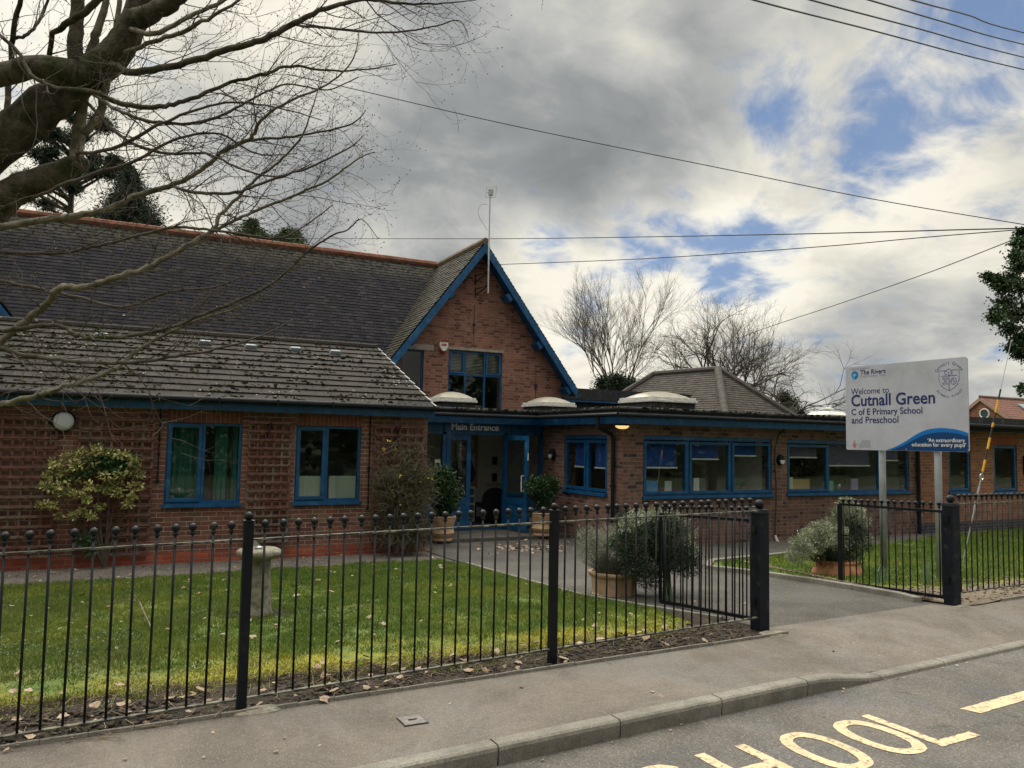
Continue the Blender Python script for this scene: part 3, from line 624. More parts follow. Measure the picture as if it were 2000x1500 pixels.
for j in range(12):
    p = Vector((5.43, 13.77, 2.405))+WB*(j*.333+.0); q = p+WB*.335; N_ = Vector((0, -WB.z, WB.y))
    b.hexa([p-N_*.03+Vector((-.02, 0, 0)), p-N_*.03+Vector((.02, 0, 0)), q-N_*.03+Vector((.02, 0, 0)), q-N_*.03+Vector((-.02, 0, 0)), p+N_*.034+Vector((-.02, 0, 0)), p+N_*.034+Vector((.02, 0, 0)), q+N_*.008+Vector((.02, 0, 0)), q+N_*.008+Vector((-.02, 0, 0))])
b.build('verge', MORT, WING)
MB().box(-9, 5.42, 13.80, 13.825, 2.23, 2.375).box(5.395, 5.42, 13.826, 14.35, 2.30, 2.42).build('fascia', BLUE, WING)
MB().box(-9, 5.39, 13.83, 13.995, 2.24, 2.255).build('soffit', BLUED, WING)
g_ = MB().tube([(-9, 13.715, 2.395), (5.46, 13.715, 2.395)], .05, 10)
for i in range(16): x = -8.6+i*.93; g_.box(x-.012, x+.012, 13.66, 13.80, 2.34, 2.44)
g_.build('gutter', GUT, WING, smooth=False)
VENT = mat('roof_vent_blue', (.16, .20, .225), .6, vary=.15)
for px, py in [(198, 656), (400, 670), (490, 678), (577, 683), (655, 689)]:
    p = gp(px, py, (0, 13.78, 2.45), (0, -WB.z, WB.y)); b = MB(); u_, v_ = Vector((1, 0, 0)), WB; N_ = Vector((0, -WB.z, WB.y)); q = []
    for hh, sx, sy in ((-.02, .13, .06), (.055, .10, .045)):
        q += [p+u_*a*sx+v_*c*sy+N_*hh for a, c in ((-1, -1), (1, -1), (1, 1), (-1, 1))]
    b.hexa(q).build('roof_vent', VENT, WING, bevel=.012)
pts, rs = [], []
for i in range(2800):
    s = (int(random.random()**1.2*12)+random.choice([0, 0, .06, .12, .2, .4, .6]))*.333+.01; x = random.uniform(-3, 5.35)
    if mnoise.noise(Vector((x*1.3, s*1.6, 0))) < -.12: continue
    p = Vector((x, 13.76, 2.41))+WB*s; N_ = Vector((0, -WB.z, WB.y)); r = .009+.034*random.random()**1.8; pts.append(p+N_*.02); rs.append(r)
o = clumps('moss_clumps', pts, rs, MOSS, WING); o['kind'] = 'stuff'
for x, z1, lb in ((.785, 1.10, 0), (4.25, .60, 1)):
    b = MB().tube([(x, 13.975, 2.24), (x+.003, 13.975, z1)], .011, 6).ball((x, 13.97, z1-.02), .032, 8)
    for z in ([1.75, 1.5] if not lb else [1.9, 1.3, 1.25]): b.box(x-.02, x+.02, 13.96, 13.995, z-.02, z+.02)
    b.build('conduit', GUT, WING)

def trellis(x0, x1, z0, z1, label):
    t = thing('trellis', label, 'trellis', ((x0+x1)/2, 13.95, z0), 'wooden trellises on the wing wall'); n = round((x1-x0-.03)/.137); k = round((z1-z0-.03)/.143)
    b = MB()
    for i in range(n+1): x = x0+(x1-x0)*i/n; b.box(x-.017, x+.017, 13.945, 13.970, z0+random.uniform(-.01, .01), z1)
    b.build('upright_slats', TREL, t)
    b = MB()
    for i in range(k+1): z = z0+(z1-z0)*i/k; b.box(x0-.017, x1+.017, 13.920, 13.9445, z-.017, z+.017)
    b.build('cross_slats', TREL, t)
trellis(-1.77, -.65, -.03, 2.03, 'wide wooden trellis left of the round wall lamp, at the picture edge')
trellis(-.34, .69, -.05, 2.04, 'wooden trellis behind the yellow variegated climber')
trellis(2.17, 2.84, .06, 2.05, 'narrow bare wooden trellis between the two blue windows')
trellis(4.34, 5.26, -.02, 2.04, 'wooden trellis behind the tangled jasmine bush by the entrance')
t = thing('wall_lamp', 'round white bulkhead lamp with black rim high on the wing wall', 'lamp', (-.565, 13.98, 1.99))
b = MB(); n = 32
def disc(b, cx, cy, cz, prof):      # lathe about Y axis
    o = len(b.v)
    for r, y in prof:
        for k in range(n): a = 2*math.pi*k/n; b.v.append((cx+r*math.cos(a), cy+y, cz+r*math.sin(a)))
    for i in range(len(prof)-1):
        for k in range(n): k2 = (k+1) % n; b.f.append((o+i*n+k, o+i*n+k2, o+(i+1)*n+k2, o+(i+1)*n+k))
    b.f.append(tuple(o+k for k in range(n))); b.f.append(tuple(o+(len(prof)-1)*n+k for k in range(n)))
    return b
disc(b, -.565, 13.995, 1.99, [(.165, 0), (.168, -.06), (.155, -.085), (.142, -.085), (.142, -.05)]).build('rim', GUT, t, smooth=False)
b = disc(MB(), -.565, 13.99, 1.99, [(.1415, -.045), (.139, -.085), (.10, -.105), (.05, -.115), (.01, -.117)]); b.build('diffuser', LAMPW, t, smooth=True)
for (px, py, lb) in ((523, 838, 'black iron hanging-basket bracket on the narrow trellis between the windows'), (773, 843, 'black iron hanging-basket bracket above the jasmine bush')):
    p = gy(px, py, 13.94); t = thing('basket_bracket', lb, 'bracket', p, 'hanging basket brackets')
    MB().box(p.x-.012, p.x+.012, 13.93, 13.948, p.z-.15, p.z+.1).build('back_plate', GUT, t)
    MB().tube([(p.x, 13.93, p.z-.12), (p.x+.02, 13.75, p.z+.06), (p.x+.02, 13.70, p.z+.12)], .008, 6).tube([(p.x, 13.93, p.z+.08), (p.x+.02, 13.72, p.z+.09)], .008, 6).build('arm', GUT, t)

# ------------------------------------------------------------------ flat-roofed block with the main entrance
BLK = thing('entrance_block', 'flat roofed brick classroom block with the blue main entrance', 'school block', (9.06, 13.0, -.25))
w3 = (9.55, 12.98, .79, 1.99); w4 = (13.43, 17.46, .80, 1.98); ws = (13.55, 15.25, .80, 1.985)
wall(BLK, 'wall', BR_OLD, 'y', 13.0, .3, 9.06, 17.75, -.5, 2.345, [(w3[0], w3[1], w3[2]-.04, w3[3]), (w4[0], w4[1], w4[2]-.04, w4[3])])
wall(BLK, 'wall', BR_OLD, 'x', 9.06, .3, 13.3, 16.25, -.5, 2.345, [(ws[0], ws[1], ws[2]-.04, ws[3])])
poly = [(5.46, 15.86), (8.72, 15.86), (8.72, 12.66), (17.82, 12.66), (17.82, 22.5), (12.3, 22.5), (12.3, 20.0), (5.46, 20.0)]
SKY = [(7.26, 17.45, .85), (9.98, 17.60, .95), (10.68, 14.05, 1.14)]
def holed(poly_, z0, z1, nm, mt):
    hs = [(x-s_/2+.06, x+s_/2-.06, y-s_/2+.06, y+s_/2-.06) for x, y, s_ in SKY]
    X_ = sorted({p[0] for p in poly_} | {v for h in hs for v in h[:2] if min(p[0] for p in poly_) < v < max(p[0] for p in poly_)}); b = MB()
    for a, c in zip(X_, X_[1:]):
        Y_ = sorted({p[1] for p in poly_} | {v for h in hs if h[0] < (a+c)/2 < h[1] for v in h[2:]}); run = None
        for e_, f_ in zip(Y_, Y_[1:]):
            m_ = np.array([[(a+c)/2, (e_+f_)/2]]); ins = inpoly(m_, poly_)[0] and not any(h[0] < m_[0, 0] < h[1] and h[2] < m_[0, 1] < h[3] for h in hs)
            if ins: run = (run[0], f_) if run else (e_, f_)
            elif run: b.box(a, c, *run, z0, z1); run = None
        if run: b.box(a, c, *run, z0, z1)
    return b.build(nm, mt, BLK)
holed(poly, 2.40, 2.50, 'flat_roof', NAVY)
b = MB()
for a, c in zip(poly[:4], poly[1:4]): b.tube([(a[0], a[1], 2.49), (c[0], c[1], 2.49)], .04, 8)
b.build('roof_edge', NAVY, BLK)
pts, rs = [], []
for i in range(500):
    s = random.random()*16; 
    p = (5.5+s, 15.83) if s < 3.2 else ((8.70, 15.8-(s-3.2)) if s < 6.3 else (8.7+(s-6.3)*.95, 12.63)); pts.append((p[0], p[1]+random.uniform(-.02, .05), 2.50+random.uniform(0, .03))); rs.append(random.choice([.012, .02, .028]))
o = clumps('moss_clumps', pts, rs, MOSS, BLK); o['kind'] = 'stuff'
b = MB(); G = [(5.46, 15.80, 2.37), (8.66, 15.80, 2.368), (8.66, 12.60, 2.368), (17.8, 12.60, 2.365)]
for a, c in zip(G, G[1:]): b.tube([a, c], .042, 10)
for i in range(10): x = 8.9+i*.95; b.tube([(x-.03, 12.60, 2.367), (x+.03, 12.60, 2.367)], .048, 10)
b.build('gutter', GUT, BLK)
MB().box(5.46, 8.80, 15.90, 15.925, 2.20, 2.395).box(8.775, 8.80, 12.745, 15.899, 2.20, 2.395).box(8.775, 17.8, 12.72, 12.744, 2.20, 2.395).build('fascia', BLUE, BLK)
MB().box(8.801, 9.06, 12.745, 15.92, 2.215, 2.23).box(9.061, 17.75, 12.745, 12.999, 2.215, 2.23).box(5.46, 9.05, 15.926, 16.2, 2.302, 2.315).build('soffit', BLUED, BLK)
# rooms inside
MB().box(9.37, 17.7, 16.6, 16.7, -.2, 2.39).build('partition', WOODI, BLK); MB().box(9.37, 17.7, 13.31, 16.59, -.4, -.15).build('inner_floor', CARPET, BLK)
holed([(9.37, 13.31), (17.7, 13.31), (17.7, 16.59), (9.37, 16.59)], 2.352, 2.39, 'ceiling', PLAST)
MB().box(13.15, 13.25, 13.31, 16.59, -.15, 2.35).build('partition', PLAST, BLK)
def cellsn(x0, x1, z0, z1, brk, kinds):
    xs_ = [x0]+brk+[x1]; return [(a, c, z0, z1, k) for a, c, k in zip(xs_, xs_[1:], kinds)]
def blind(wo, x0, x1, y, z0, z1, mt, axis='y'):
    b = MB(); b2 = MB()
    if axis == 'y': b.box(x0, x1, y, y+.006, z0, z1); b2.box(x0-.02, x1+.02, y-.012, y+.014, z0-.03, z0)
    else: b.box(y, y+.006, x0, x1, z0, z1); b2.box(y-.012, y+.014, x0-.02, x1+.02, z0-.03, z0)
    b.build('blind', mt, wo); b2.build('blind_bar', WHITE, wo)
wo, bx = window(BLK, 'y', 13.0, *w3, cellsn(w3[0], w3[1], w3[2], w3[3]-.08, [10.70, 11.84], 'sss'), head=.08, label='three-light blue window with half-drawn blue blinds')
blind(wo, 9.66, 10.50, 13.16, 1.36, 1.93, BLIND); blind(wo, 10.82, 11.60, 13.16, 1.54, 1.93, BLIND); blind(wo, 11.92, 12.66, 13.16, 1.62, 1.93, BLIND)
MB().box(9.4, 13.1, 13.31, 13.62, .70, .74).build('inner_shelf', PLAST, BLK)
wo, bx = window(BLK, 'y', 13.0, *w4, cellsn(w4[0], w4[1], w4[2], w4[3]-.08, [14.74, 16.42], 'sff'), head=.08, label='long blue window partly behind the school sign')
blind(wo, 13.55, 14.50, 13.16, 1.60, 1.93, BLINDV); blind(wo, 14.85, 16.25, 13.16, 1.42, 1.93, BLINDV); blind(wo, 16.5, 17.25, 13.16, 1.55, 1.93, BLINDV)
MB().box(13.3, 17.7, 13.31, 13.62, .70, .74).build('inner_shelf', PLAST, BLK)
wo, bx = window(BLK, 'x', 9.06, *ws, cellsn(ws[0], ws[1], ws[2], ws[3]-.08, [14.36], 'ss'), head=.08, label='two-light blue window on the side wall beside the entrance')
blind(wo, 13.62, 14.20, 9.20, 1.32, 1.9, BLIND, 'x'); blind(wo, 14.42, 15.0, 9.20, 1.32, 1.9, BLIND, 'x')
# skylights
def skylight(cx, cy, s, label, hgt=.15):
    z = 2.503; c = MB().box(cx-s/2, cx+s/2, cy-s/2, cy-s/2+.05, z, z+.20).box(cx-s/2, cx+s/2, cy+s/2-.05, cy+s/2, z, z+.20).box(cx-s/2, cx-s/2+.05, cy-s/2+.05, cy+s/2-.05, z, z+.20).box(cx+s/2-.05, cx+s/2, cy-s/2+.05, cy+s/2-.05, z, z+.20).build('skylight', NAVY, BLK); c['label'] = label
    f = .045; b = MB()
    for k, (e, h0, h1) in enumerate(((.04, .202, .252), (.015, .262, .312))):
        b.box(cx-s/2-e, cx+s/2+e, cy-s/2-e, cy-s/2+.06, z+h0, z+h1).box(cx-s/2-e, cx+s/2+e, cy+s/2-.06, cy+s/2+e, z+h0, z+h1).box(cx-s/2-e, cx-s/2+.06, cy-s/2+.06, cy+s/2-.06, z+h0, z+h1).box(cx+s/2-.06, cx+s/2+e, cy-s/2+.06, cy+s/2-.06, z+h0, z+h1)
    for k in range(4):
        for sx in (-1, 1): b.tube([(cx+s*(.15+.22*k-.45), cy+sx*(s/2+.045), z+.235), (cx+s*(.15+.22*k-.45), cy+sx*(s/2+.055), z+.235)], .012, 6)
    b.build('rim', DOMEW, c, bevel=.008)
    b = MB(); q = 12
    def P(i, j):
        u, v = -1+2*i/q, -1+2*j/q; return (cx+u*s*.47, cy+v*s*.47, z+.312+hgt*((1-u*u)*(1-v*v))**.62)
    for i in range(q):
        for j in range(q): b.quad(P(i, j), P(i+1, j), P(i+1, j+1), P(i, j+1))
    o_ = b.build('dome', DOME, c, smooth=True, fixn=False); wm = o_.modifiers.new('weld', 'WELD'); wm.merge_threshold = .001
skylight(7.26, 17.45, .85, 'domed skylight above the entrance, furthest left'); skylight(9.98, 17.60, .95, 'domed skylight below the gable wall'); skylight(10.68, 14.05, 1.14, 'domed skylight nearest the front edge of the roof')
c = MB().box(17.1, 17.75, 15.1, 15.75, 2.503, 2.64).build('roof_ventilator', NAVY, BLK)
MB().box(17.02, 17.83, 15.02, 15.83, 2.642, 2.70).hexa([(17.05, 15.05, 2.70), (17.8, 15.05, 2.70), (17.8, 15.8, 2.70), (17.05, 15.8, 2.70), (17.16, 15.16, 2.79), (17.7, 15.16, 2.79), (17.7, 15.7, 2.79), (17.16, 15.7, 2.79)]).build('cowl', DOMEW, c, bevel=.008)
MB().lathe([(.09, 0), (.09, .05), (.17, .06), (.17, .09), (.10, .11)], (17.43, 15.43, 2.79), 16).build('cap', WHITE, c)
# downpipe, cable
b = MB().tube([(8.66, 13.30, 2.33), (8.66, 13.28, 2.14), (8.97, 13.26, 1.99), (8.995, 13.25, 1.9), (8.995, 13.25, -.3)], .038, 10)
for z in (.98, 2.14): b.tube([(8.995, 13.25, z-.03), (8.995, 13.25, z+.03)] if z < 2 else [(8.66, 13.28, z-.03), (8.66, 13.28, z+.05)], .05, 10)
b.box(8.93, 9.059, 13.24, 13.26, .97, .99)
b.build('downpipe', GUT, BLK)
b = MB().tube([(17.70, 12.93, 2.25), (17.70, 12.93, -.35)], .045, 10)
for z in (.3, 1.3): b.tube([(17.70, 12.93, z-.03), (17.70, 12.93, z+.03)], .058, 10)
b.build('downpipe', GUT, BLK)
P_ = [gy(a, c, 12.975) for a, c in [(1533, 838), (1520, 852), (1514, 875), (1513, 905), (1516, 940), (1516, 985), (1514, 1030), (1514, 1046)]]
MB().tube(P_, .011, 6).build('cable', CABLE, BLK)
p = gy(1514, 1046, 12.97); MB().tube([p, p+Vector((.03, -.02, -.10)), p+Vector((.08, -.05, -.19))], [.022, .028, .026], 8).build('cable_boot', WHITE, BLK)
# entrance screen
MB().box(6.56, 6.64, 16.20, 16.30, -.14, 2.0).box(8.06, 8.14, 16.20, 16.30, -.14, 2.0).box(8.985, 9.058, 16.20, 16.30, -.14, 2.0).box(5.40, 9.058, 16.20, 16.30, 1.955, 2.02).box(5.40, 5.5, 16.20, 16.30, -.14, 1.954)\
    .box(5.5, 6.559, 16.21, 16.28, .74, .80).box(8.141, 8.984, 16.21, 16.28, .60, .66).box(6.57, 8.13, 16.215, 16.295, -.16, -.125).build('entrance_frame', BLUE, BLK)
MB().box(5.40, 6.56, 16.19, 16.27, 2.021, 2.30).box(6.58, 8.08, 16.18, 16.27, 2.021, 2.30).box(8.10, 9.058, 16.19, 16.27, 2.021, 2.30).build('header_panel', BLUE, BLK, bevel=.006)
MB().box(5.5, 6.555, 16.235, 16.26, -.13, .739).box(8.145, 8.98, 16.235, 16.26, -.13, .599).build('lower_panel', BLUE, BLK)
text('Main Entrance', .2, (6.735, 16.170, 2.055), mat('letter_white', (.85, .85, .88), .5), BLK, depth=.006, bold=.004, sp=1.0)
s1 = MB().box(5.5, 6.555, 16.245, 16.251, .80, 1.954).build('side_pane', GLASS, BLK); s2 = MB().box(8.145, 8.98, 16.245, 16.251, .66, 1.954).build('side_pane', GLASS, BLK)
MB().box(6.40, 6.53, 16.236, 16.242, 1.22, 1.40).build('notice', mat('notice_paper', (.5, .55, .42), .8), BLK); MB().box(6.42, 6.51, 16.232, 16.2355, 1.27, 1.33).build('notice_print', GUT, BLK)
MB().box(6.36, 6.50, 16.228, 16.234, .60, .66).build('small_sign', WHITE, BLK)
b = MB()
for i in range(9):
    r = .30+i*.035; cx, cz = 8.56, .95; prev = None
    for k in range(25):
        a = math.pi*k/24; q = (cx+r*math.cos(a), 16.262, cz+.35+r*math.sin(a)*.95)
        if 8.15 < q[0] < 8.98 and prev: b.beam(prev, q, .012, .004, (0, 1, 0))
        prev = q if 8.15 < q[0] < 8.98 else None
b.build('window_mural', mat('mural_paint', (.10, .05, .07), .8), BLK)
def door(p0, dirv, L_, z0, z1, glass_z0, nm, label):
    d = Vector(dirv).normalized(); nrm = Vector((-d.y, d.x, 0)); p0 = Vector(p0); th = .022
    def slab(b, a, c, za, zb, t_=th):
        q = [p0+d*a-nrm*t_, p0+d*c-nrm*t_, p0+d*c+nrm*t_, p0+d*a+nrm*t_]; b.hexa([Vector((v.x, v.y, za)) for v in q]+[Vector((v.x, v.y, zb)) for v in q])
    b = MB(); slab(b, 0, .10, z0, z1); slab(b, L_-.10, L_, z0, z1); slab(b, .1, L_-.1, z1-.10, z1); slab(b, .1, L_-.1, glass_z0-.14, glass_z0); slab(b, .1, L_-.1, z0, z0+.16); slab(b, .1, L_-.1, z0+.16, glass_z0-.14, .012)
    slab(b, .1, L_-.1, (z0+glass_z0)/2-.03, (z0+glass_z0)/2, .018)
    o_ = b.build(nm, BLUE, BLK); o_['label'] = label; b = MB(); slab(b, .1, L_-.1, glass_z0, z1-.1, .004); b.build('door_glass', GLASS, o_); return o_, d, nrm
door((6.66, 16.24, 0), (1, 0, 0), .585, -.12, 1.95, .58, 'door', 'closed narrow blue door leaf')
th_ = R(80); dr, d, nr = door((8.05, 16.19, 0), (math.cos(th_), -math.sin(th_), 0), .87, -.12, 1.95, .58, 'door', 'blue door leaf standing open')
b = MB()
for sd in (-1, 1):
    c0 = Vector((8.05, 16.19, 0))+d*.76; q = c0+nr*sd*.02; q2 = c0+nr*sd*.085
    b.tube([Vector((q.x, q.y, 1.08)), Vector((q2.x, q2.y, 1.08)), Vector((q2.x, q2.y, .75)), Vector((q.x, q.y, .75))], .012, 8)
b.build('handle', WHITE, dr)
q = Vector((8.05, 16.19, 1.5))+d*.875; MB().beam(q-Vector((0, 0, .09)), q+Vector((0, 0, .07)), .012, .02, (1, 0, 0)).build('lock_plate', WHITE, dr)
# lobby
MB().box(5.4, 12.2, 18.9, 19.0, -.2, 2.395).box(5.40, 5.46, 16.31, 18.89, -.2, 2.39).box(9.5, 9.6, 16.71, 18.89, -.2, 2.39).build('lobby_wall', PLAST, BLK)
MB().box(5.47, 9.45, 16.31, 18.89, -.2, -.12).build('lobby_floor', CARPET, BLK)
t = thing('notice_board', 'beige framed notice board with papers seen through the open entrance', 'notice board', (8.30, 18.88, .67))
MB().box(7.95, 8.62, 18.86, 18.895, .62, 1.98).build('board', mat('beige_board', (.42, .33, .2), .9), t); 
b = MB()
for (a, c, e_, f_) in [(8.02, 8.24, 1.40, 1.70), (8.30, 8.54, 1.15, 1.50), (8.05, 8.25, .80, 1.25), (8.30, 8.52, .75, 1.08), (8.33, 8.5, 1.6, 1.85)]: b.box(a, c, 18.852, 18.858, e_, f_)
b.build('papers', WHITE, t)
for i, z in enumerate((1.15, .72)):
    t = thing('wall_shelf', ['upper', 'lower'][i]+' white display shelf beyond the open door', 'shelf', (9.1, 18.8, z)); MB().box(8.85, 9.45, 18.72, 18.895, z, z+.03).build('board', WHITE, t)
    k = thing('framed_photo', ['framed dark picture on the upper lobby shelf', 'framed dark picture on the lower lobby shelf'][i], 'framed picture', (9.05, 18.8, z+.032)); MB().box(8.97, 9.17, 18.78, 18.80, z+.032, z+.30).build('frame', WHITE, k); MB().box(9.0, 9.14, 18.775, 18.779, z+.06, z+.27).build('picture', BLACKC, k)
t = thing('lobby_chair', 'black round backed chair just inside the open entrance', 'chair', (8.40, 17.55, -.12))
b = MB(); pr = [(math.cos(math.pi*k/14)*.34, .42+math.sin(math.pi*k/14)**.7*.42) for k in range(15)]+[(-.34, -.02), (.34, -.02)]
pr = pr[:15]+[(-.34, .05), (.34, .05)]
b.prism(pr, lambda x, z: (8.40+x, 17.30, -.12+z), lambda x, z: (8.40+x, 17.38, -.12+z)); b.build('backrest', BLACKC, t, bevel=.02)
MB().box(8.08, 8.72, 17.39, 17.9, .24, .34).build('seat', BLACKC, t, bevel=.03)
for sx in (8.12, 8.68):
    for sy in (17.42, 17.86): MB().box(sx-.02, sx+.02, sy-.02, sy+.02, -.12, .239).build('leg', GUT, t)
t = thing('leaflet_stand', 'leaflet stand with blue leaflets inside the entrance', 'leaflet stand', (7.98, 17.6, -.12)); MB().box(7.84, 8.06, 17.75, 17.80, -.118, .72).build('stand', PLAST, t)
b = MB()
for k in range(4): b.box(7.87, 8.03, 17.73, 17.745, -.05+k*.19, .09+k*.19)
b.build('leaflets', mat('leaflet_blue', (.05, .16, .30), .6), t)

def halfmoon(pos, axis, label):
    t = thing('bulkhead_lamp', label, 'lamp', pos, 'half-moon bulkhead lamps'); x, y, z = pos
    def mp(a, w_, c): return (x+a, y-w_, z+c) if axis == 'y' else (x-w_, y+a, z+c)
    b = MB(); K = 24; o_ = 0
    prof = [(1., 0), (1., .05), (.9, .085), (.45, .10)]
    for s_, w_ in prof:
        for k in range(K): a = 2*math.pi*k/K; b.v.append(mp(.085*s_*math.cos(a), w_, .115*s_*math.sin(a)))
    for i in range(len(prof)-1):
        for k in range(K): k2 = (k+1) % K; b.f.append((i*K+k, i*K+k2, (i+1)*K+k2, (i+1)*K+k))
    b.f.append(tuple((len(prof)-1)*K+k for k in range(K))); b.f.append(tuple(range(K))); b.build('housing', GUT, t)
    pl = [(.068*math.cos(math.pi+math.pi*k/12), .092*math.sin(math.pi+math.pi*k/12)) for k in range(13)]
    MB().prism(pl, lambda a, c: mp(a, .075, c-.004), lambda a, c: mp(a*.97, .108, c*.97-.004)).build('diffuser', LAMPW, t)
halfmoon((9.058, 15.69, 1.553), 'x', 'half-moon bulkhead lamp beside the open entrance door')
halfmoon((13.19, 12.998, 1.53), 'y', 'half-moon bulkhead lamp between the two long blue windows')
t = thing('eaves_lamp', 'small lit amber lamp under the roof corner', 'lamp', (8.94, 12.86, 2.12))
MB().lathe([(.17, .045), (.175, .055), (.12, .09), (.05, .095)], (8.94, 12.86, 2.12), 20, sq=.6).build('cap', GUT, t)
MB().lathe([(.05, -.02), (.11, -.005), (.145, .02), (.15, .044)], (8.94, 12.86, 2.12), 20, sq=.6).build('bowl', LAMPY, t, smooth=True)

# window-sill things
def sillbox(nm, lab, x0, x1, z1, mt, tilt=.0, y=13.40, cat='book'):
    t = MB().box(x0, x1, y, y+.03, .742, z1).build(nm, mt); tag(t, lab, cat); center_origin(t)
BK = mat('book_blue', (.05, .35, .75), .6); BY = mat('book_yellow', (.75, .6, .1), .6); BGN = mat('book_green', (.14, .5, .3), .6); BPP = mat('book_mauve', (.42, .32, .6), .6); BWH = mat('book_pale', (.75, .8, .8), .6)
sillbox('book', 'yellow book standing behind the blue book on the window sill', 9.85, 9.99, 1.07, BY, y=13.46); sillbox('book', 'light blue book on the sill of the three-light window', 9.93, 10.21, 1.07, BK)
sillbox('book', 'pale green-white book at the right of the first window light', 10.40, 10.57, 1.06, BWH); sillbox('book', 'white spined book in the middle window light', 11.16, 11.30, 1.12, BWH); sillbox('picture', 'grey picture beside the white spined book', 11.31, 11.46, 1.11, mat('grey_picture', (.10, .12, .13), .6), cat='picture')
sillbox('book', 'green book standing in the long window', 15.0, 15.32, 1.04, BGN); sillbox('folder', 'dark folder left of the mauve book in the long window', 15.72, 15.9, 1.08, DARKI, cat='folder'); sillbox('book', 'mauve book in the long window', 15.92, 16.15, 1.09, BPP)
sillbox('storage_box', 'cream box lid leaning in the left light of the long window', 13.56, 14.02, 1.13, mat('cream_card', (.85, .72, .45), .7), cat='box'); sillbox('storage_box', 'tan cardboard box beside the cream lid', 14.05, 14.60, 1.08, mat('tan_card', (.62, .42, .16), .7), y=13.45, cat='box')
t = thing('globe', 'turquoise desk globe at the right end of the long window', 'globe', (17.0, 13.5, .742)); MB().ball((17.0, 13.5, .93), .13, 18).build('sphere', mat('globe_sea', (.06, .30, .33), .4, col2=(.30, .33, .16), c2scale=6), t, smooth=True); MB().lathe([(.08, 0), (.08, .02), (.015, .03), (.015, .08)], (17.0, 13.5, .742), 14).build('stand', GUT, t)
t = thing('trophy', 'small silver trophy cup between the green and mauve books', 'trophy', (15.55, 13.45, .742)); MB().lathe([(.04, 0), (.04, .02), (.01, .03), (.01, .10), (.04, .14), (.05, .22)], (15.55, 13.45, .742), 14).build('cup', METAL, t, smooth=True)
def leafcloud(centers, rad, n, size, mt, name, parent, asp=2.2, droop=0., jit=1., soft=False):
    centers = np.array(centers, float); rad = np.array(rad, float)
    idx = rng.integers(0, len(centers), n); d_ = rng.normal(size=(n, 3)); d_ /= np.linalg.norm(d_, axis=1)[:, None]; rr = rng.random(n)**(1/2.4)*np.where(rng.random(n) < .12, 1.25, 1.)
    if soft: rr = np.abs(rng.normal(0, .58, n))
    if rad.ndim == 1: rad = rad[:, None]*np.ones(3)
    P0 = centers[idx]+d_*rr[:, None]*rad[idx]
    a = d_+rng.normal(size=(n, 3))*.8*jit; a[:, 2] -= droop; a /= np.linalg.norm(a, axis=1)[:, None]
    b = np.cross(a, rng.normal(size=(n, 3))); b /= np.linalg.norm(b, axis=1)[:, None]
    s_ = size*(.6+.8*rng.random(n))[:, None]; A = a*s_; B = b*s_/asp
    V = np.empty((n, 4, 3)); V[:, 0] = P0; V[:, 1] = P0+A*.5+B*.5; V[:, 2] = P0+A; V[:, 3] = P0+A*.5-B*.5
    return npmesh(name, V.reshape(-1, 3), n, 4, mt, parent)
t = thing('pot_plant', 'spiky green house plant in the right light of the three-light window', 'plant', (12.55, 13.5, .742)); MB().lathe([(.05, 0), (.08, .10), (.075, .105)], (12.55, 13.5, .742), 14).build('pot', mat('grey_pot', (.3, .3, .3), .6), t)
b = MB()
for i in range(22): a = random.random()*6.28; q = Vector((12.55, 13.5, .85)); b.tube([q, q+Vector((math.cos(a)*.08, math.sin(a)*.05, .14)), q+Vector((math.cos(a)*.18, math.sin(a)*.12, .22*random.random()+.05))], [.008, .006, .001], 4)
b.build('leaves', mat('houseplant', (.05, .12, .05), .5), t)

# ------------------------------------------------------------------ gabled hall
HALL = thing('gabled_hall', 'tall gabled brick hall with dark plain-tiled roof and blue bargeboards', 'school hall', (9.05, 20.0, -.3))
AZ, AXx = 7.26, 9.05
gt = lambda u: AZ-1.30*abs(u-AXx)-.10
wA = (6.86, 7.49, 2.75, 4.21); wB = (8.205, 9.83, 2.45, 4.285)
wall(HALL, 'gable_wall', BR_HALL, 'y', 20.0, .3, 6.1, 11.75, -.4, gt, [wA, wB])
wall(HALL, 'side_wall', BR_HALL, 'x', 11.45, .3, 20.3, 28, -.4, 3.7); MB().box(-9, 6.099, 20.15, 20.4, -.4, 3.2).build('side_wall', BR_HALL, HALL)
MB().box(6.4, 11.4, 22.4, 22.5, 2, 6.0).build('partition', DARKI, HALL); MB().box(6.4, 11.4, 20.31, 22.39, 2.2, 2.3).build('inner_floor', DARKI, HALL)
window(HALL, 'y', 20.0, *wA, [(wA[0], wA[1], wA[2], wA[3], 'f')], sill=False, rec=.05, label='narrow blue window left in the gable')
xa, xb, za, zb = wB; zc = 3.62; m1, m2 = xa+.52, xb-.52
wo, bx = window(HALL, 'y', 20.0, *wB, [(xa, m1, zc, zb, 's'), (m1, m2, zc, zb, 'f'), (m2, xb, zc, zb, 's'), (xa, m1, za, zc, 'f'), (m1, m2, za, zc, 'f'), (m2, xb, za, zc, 'f')], sill=False, rec=.05, vents=True, label='six-light blue window with venetian blind')
b = MB()
for i in range(15): z = 3.66+i*.04; b.box(xa+.06, xb-.06, 20.15, 20.17, z, z+.016)
b.build('venetian_blind', mat('blind_slat', (.34, .33, .24), .7), wo)
MB().box(6.80, 7.76, 19.985, 20.1, 4.215, 4.37).build('lintel', LINT, HALL); MB().box(8.19, 9.86, 19.985, 20.1, 4.29, 4.365).build('lintel', LINT, HALL)
SB = Vector((3.3, 0, 4.29)); LS = SB.length
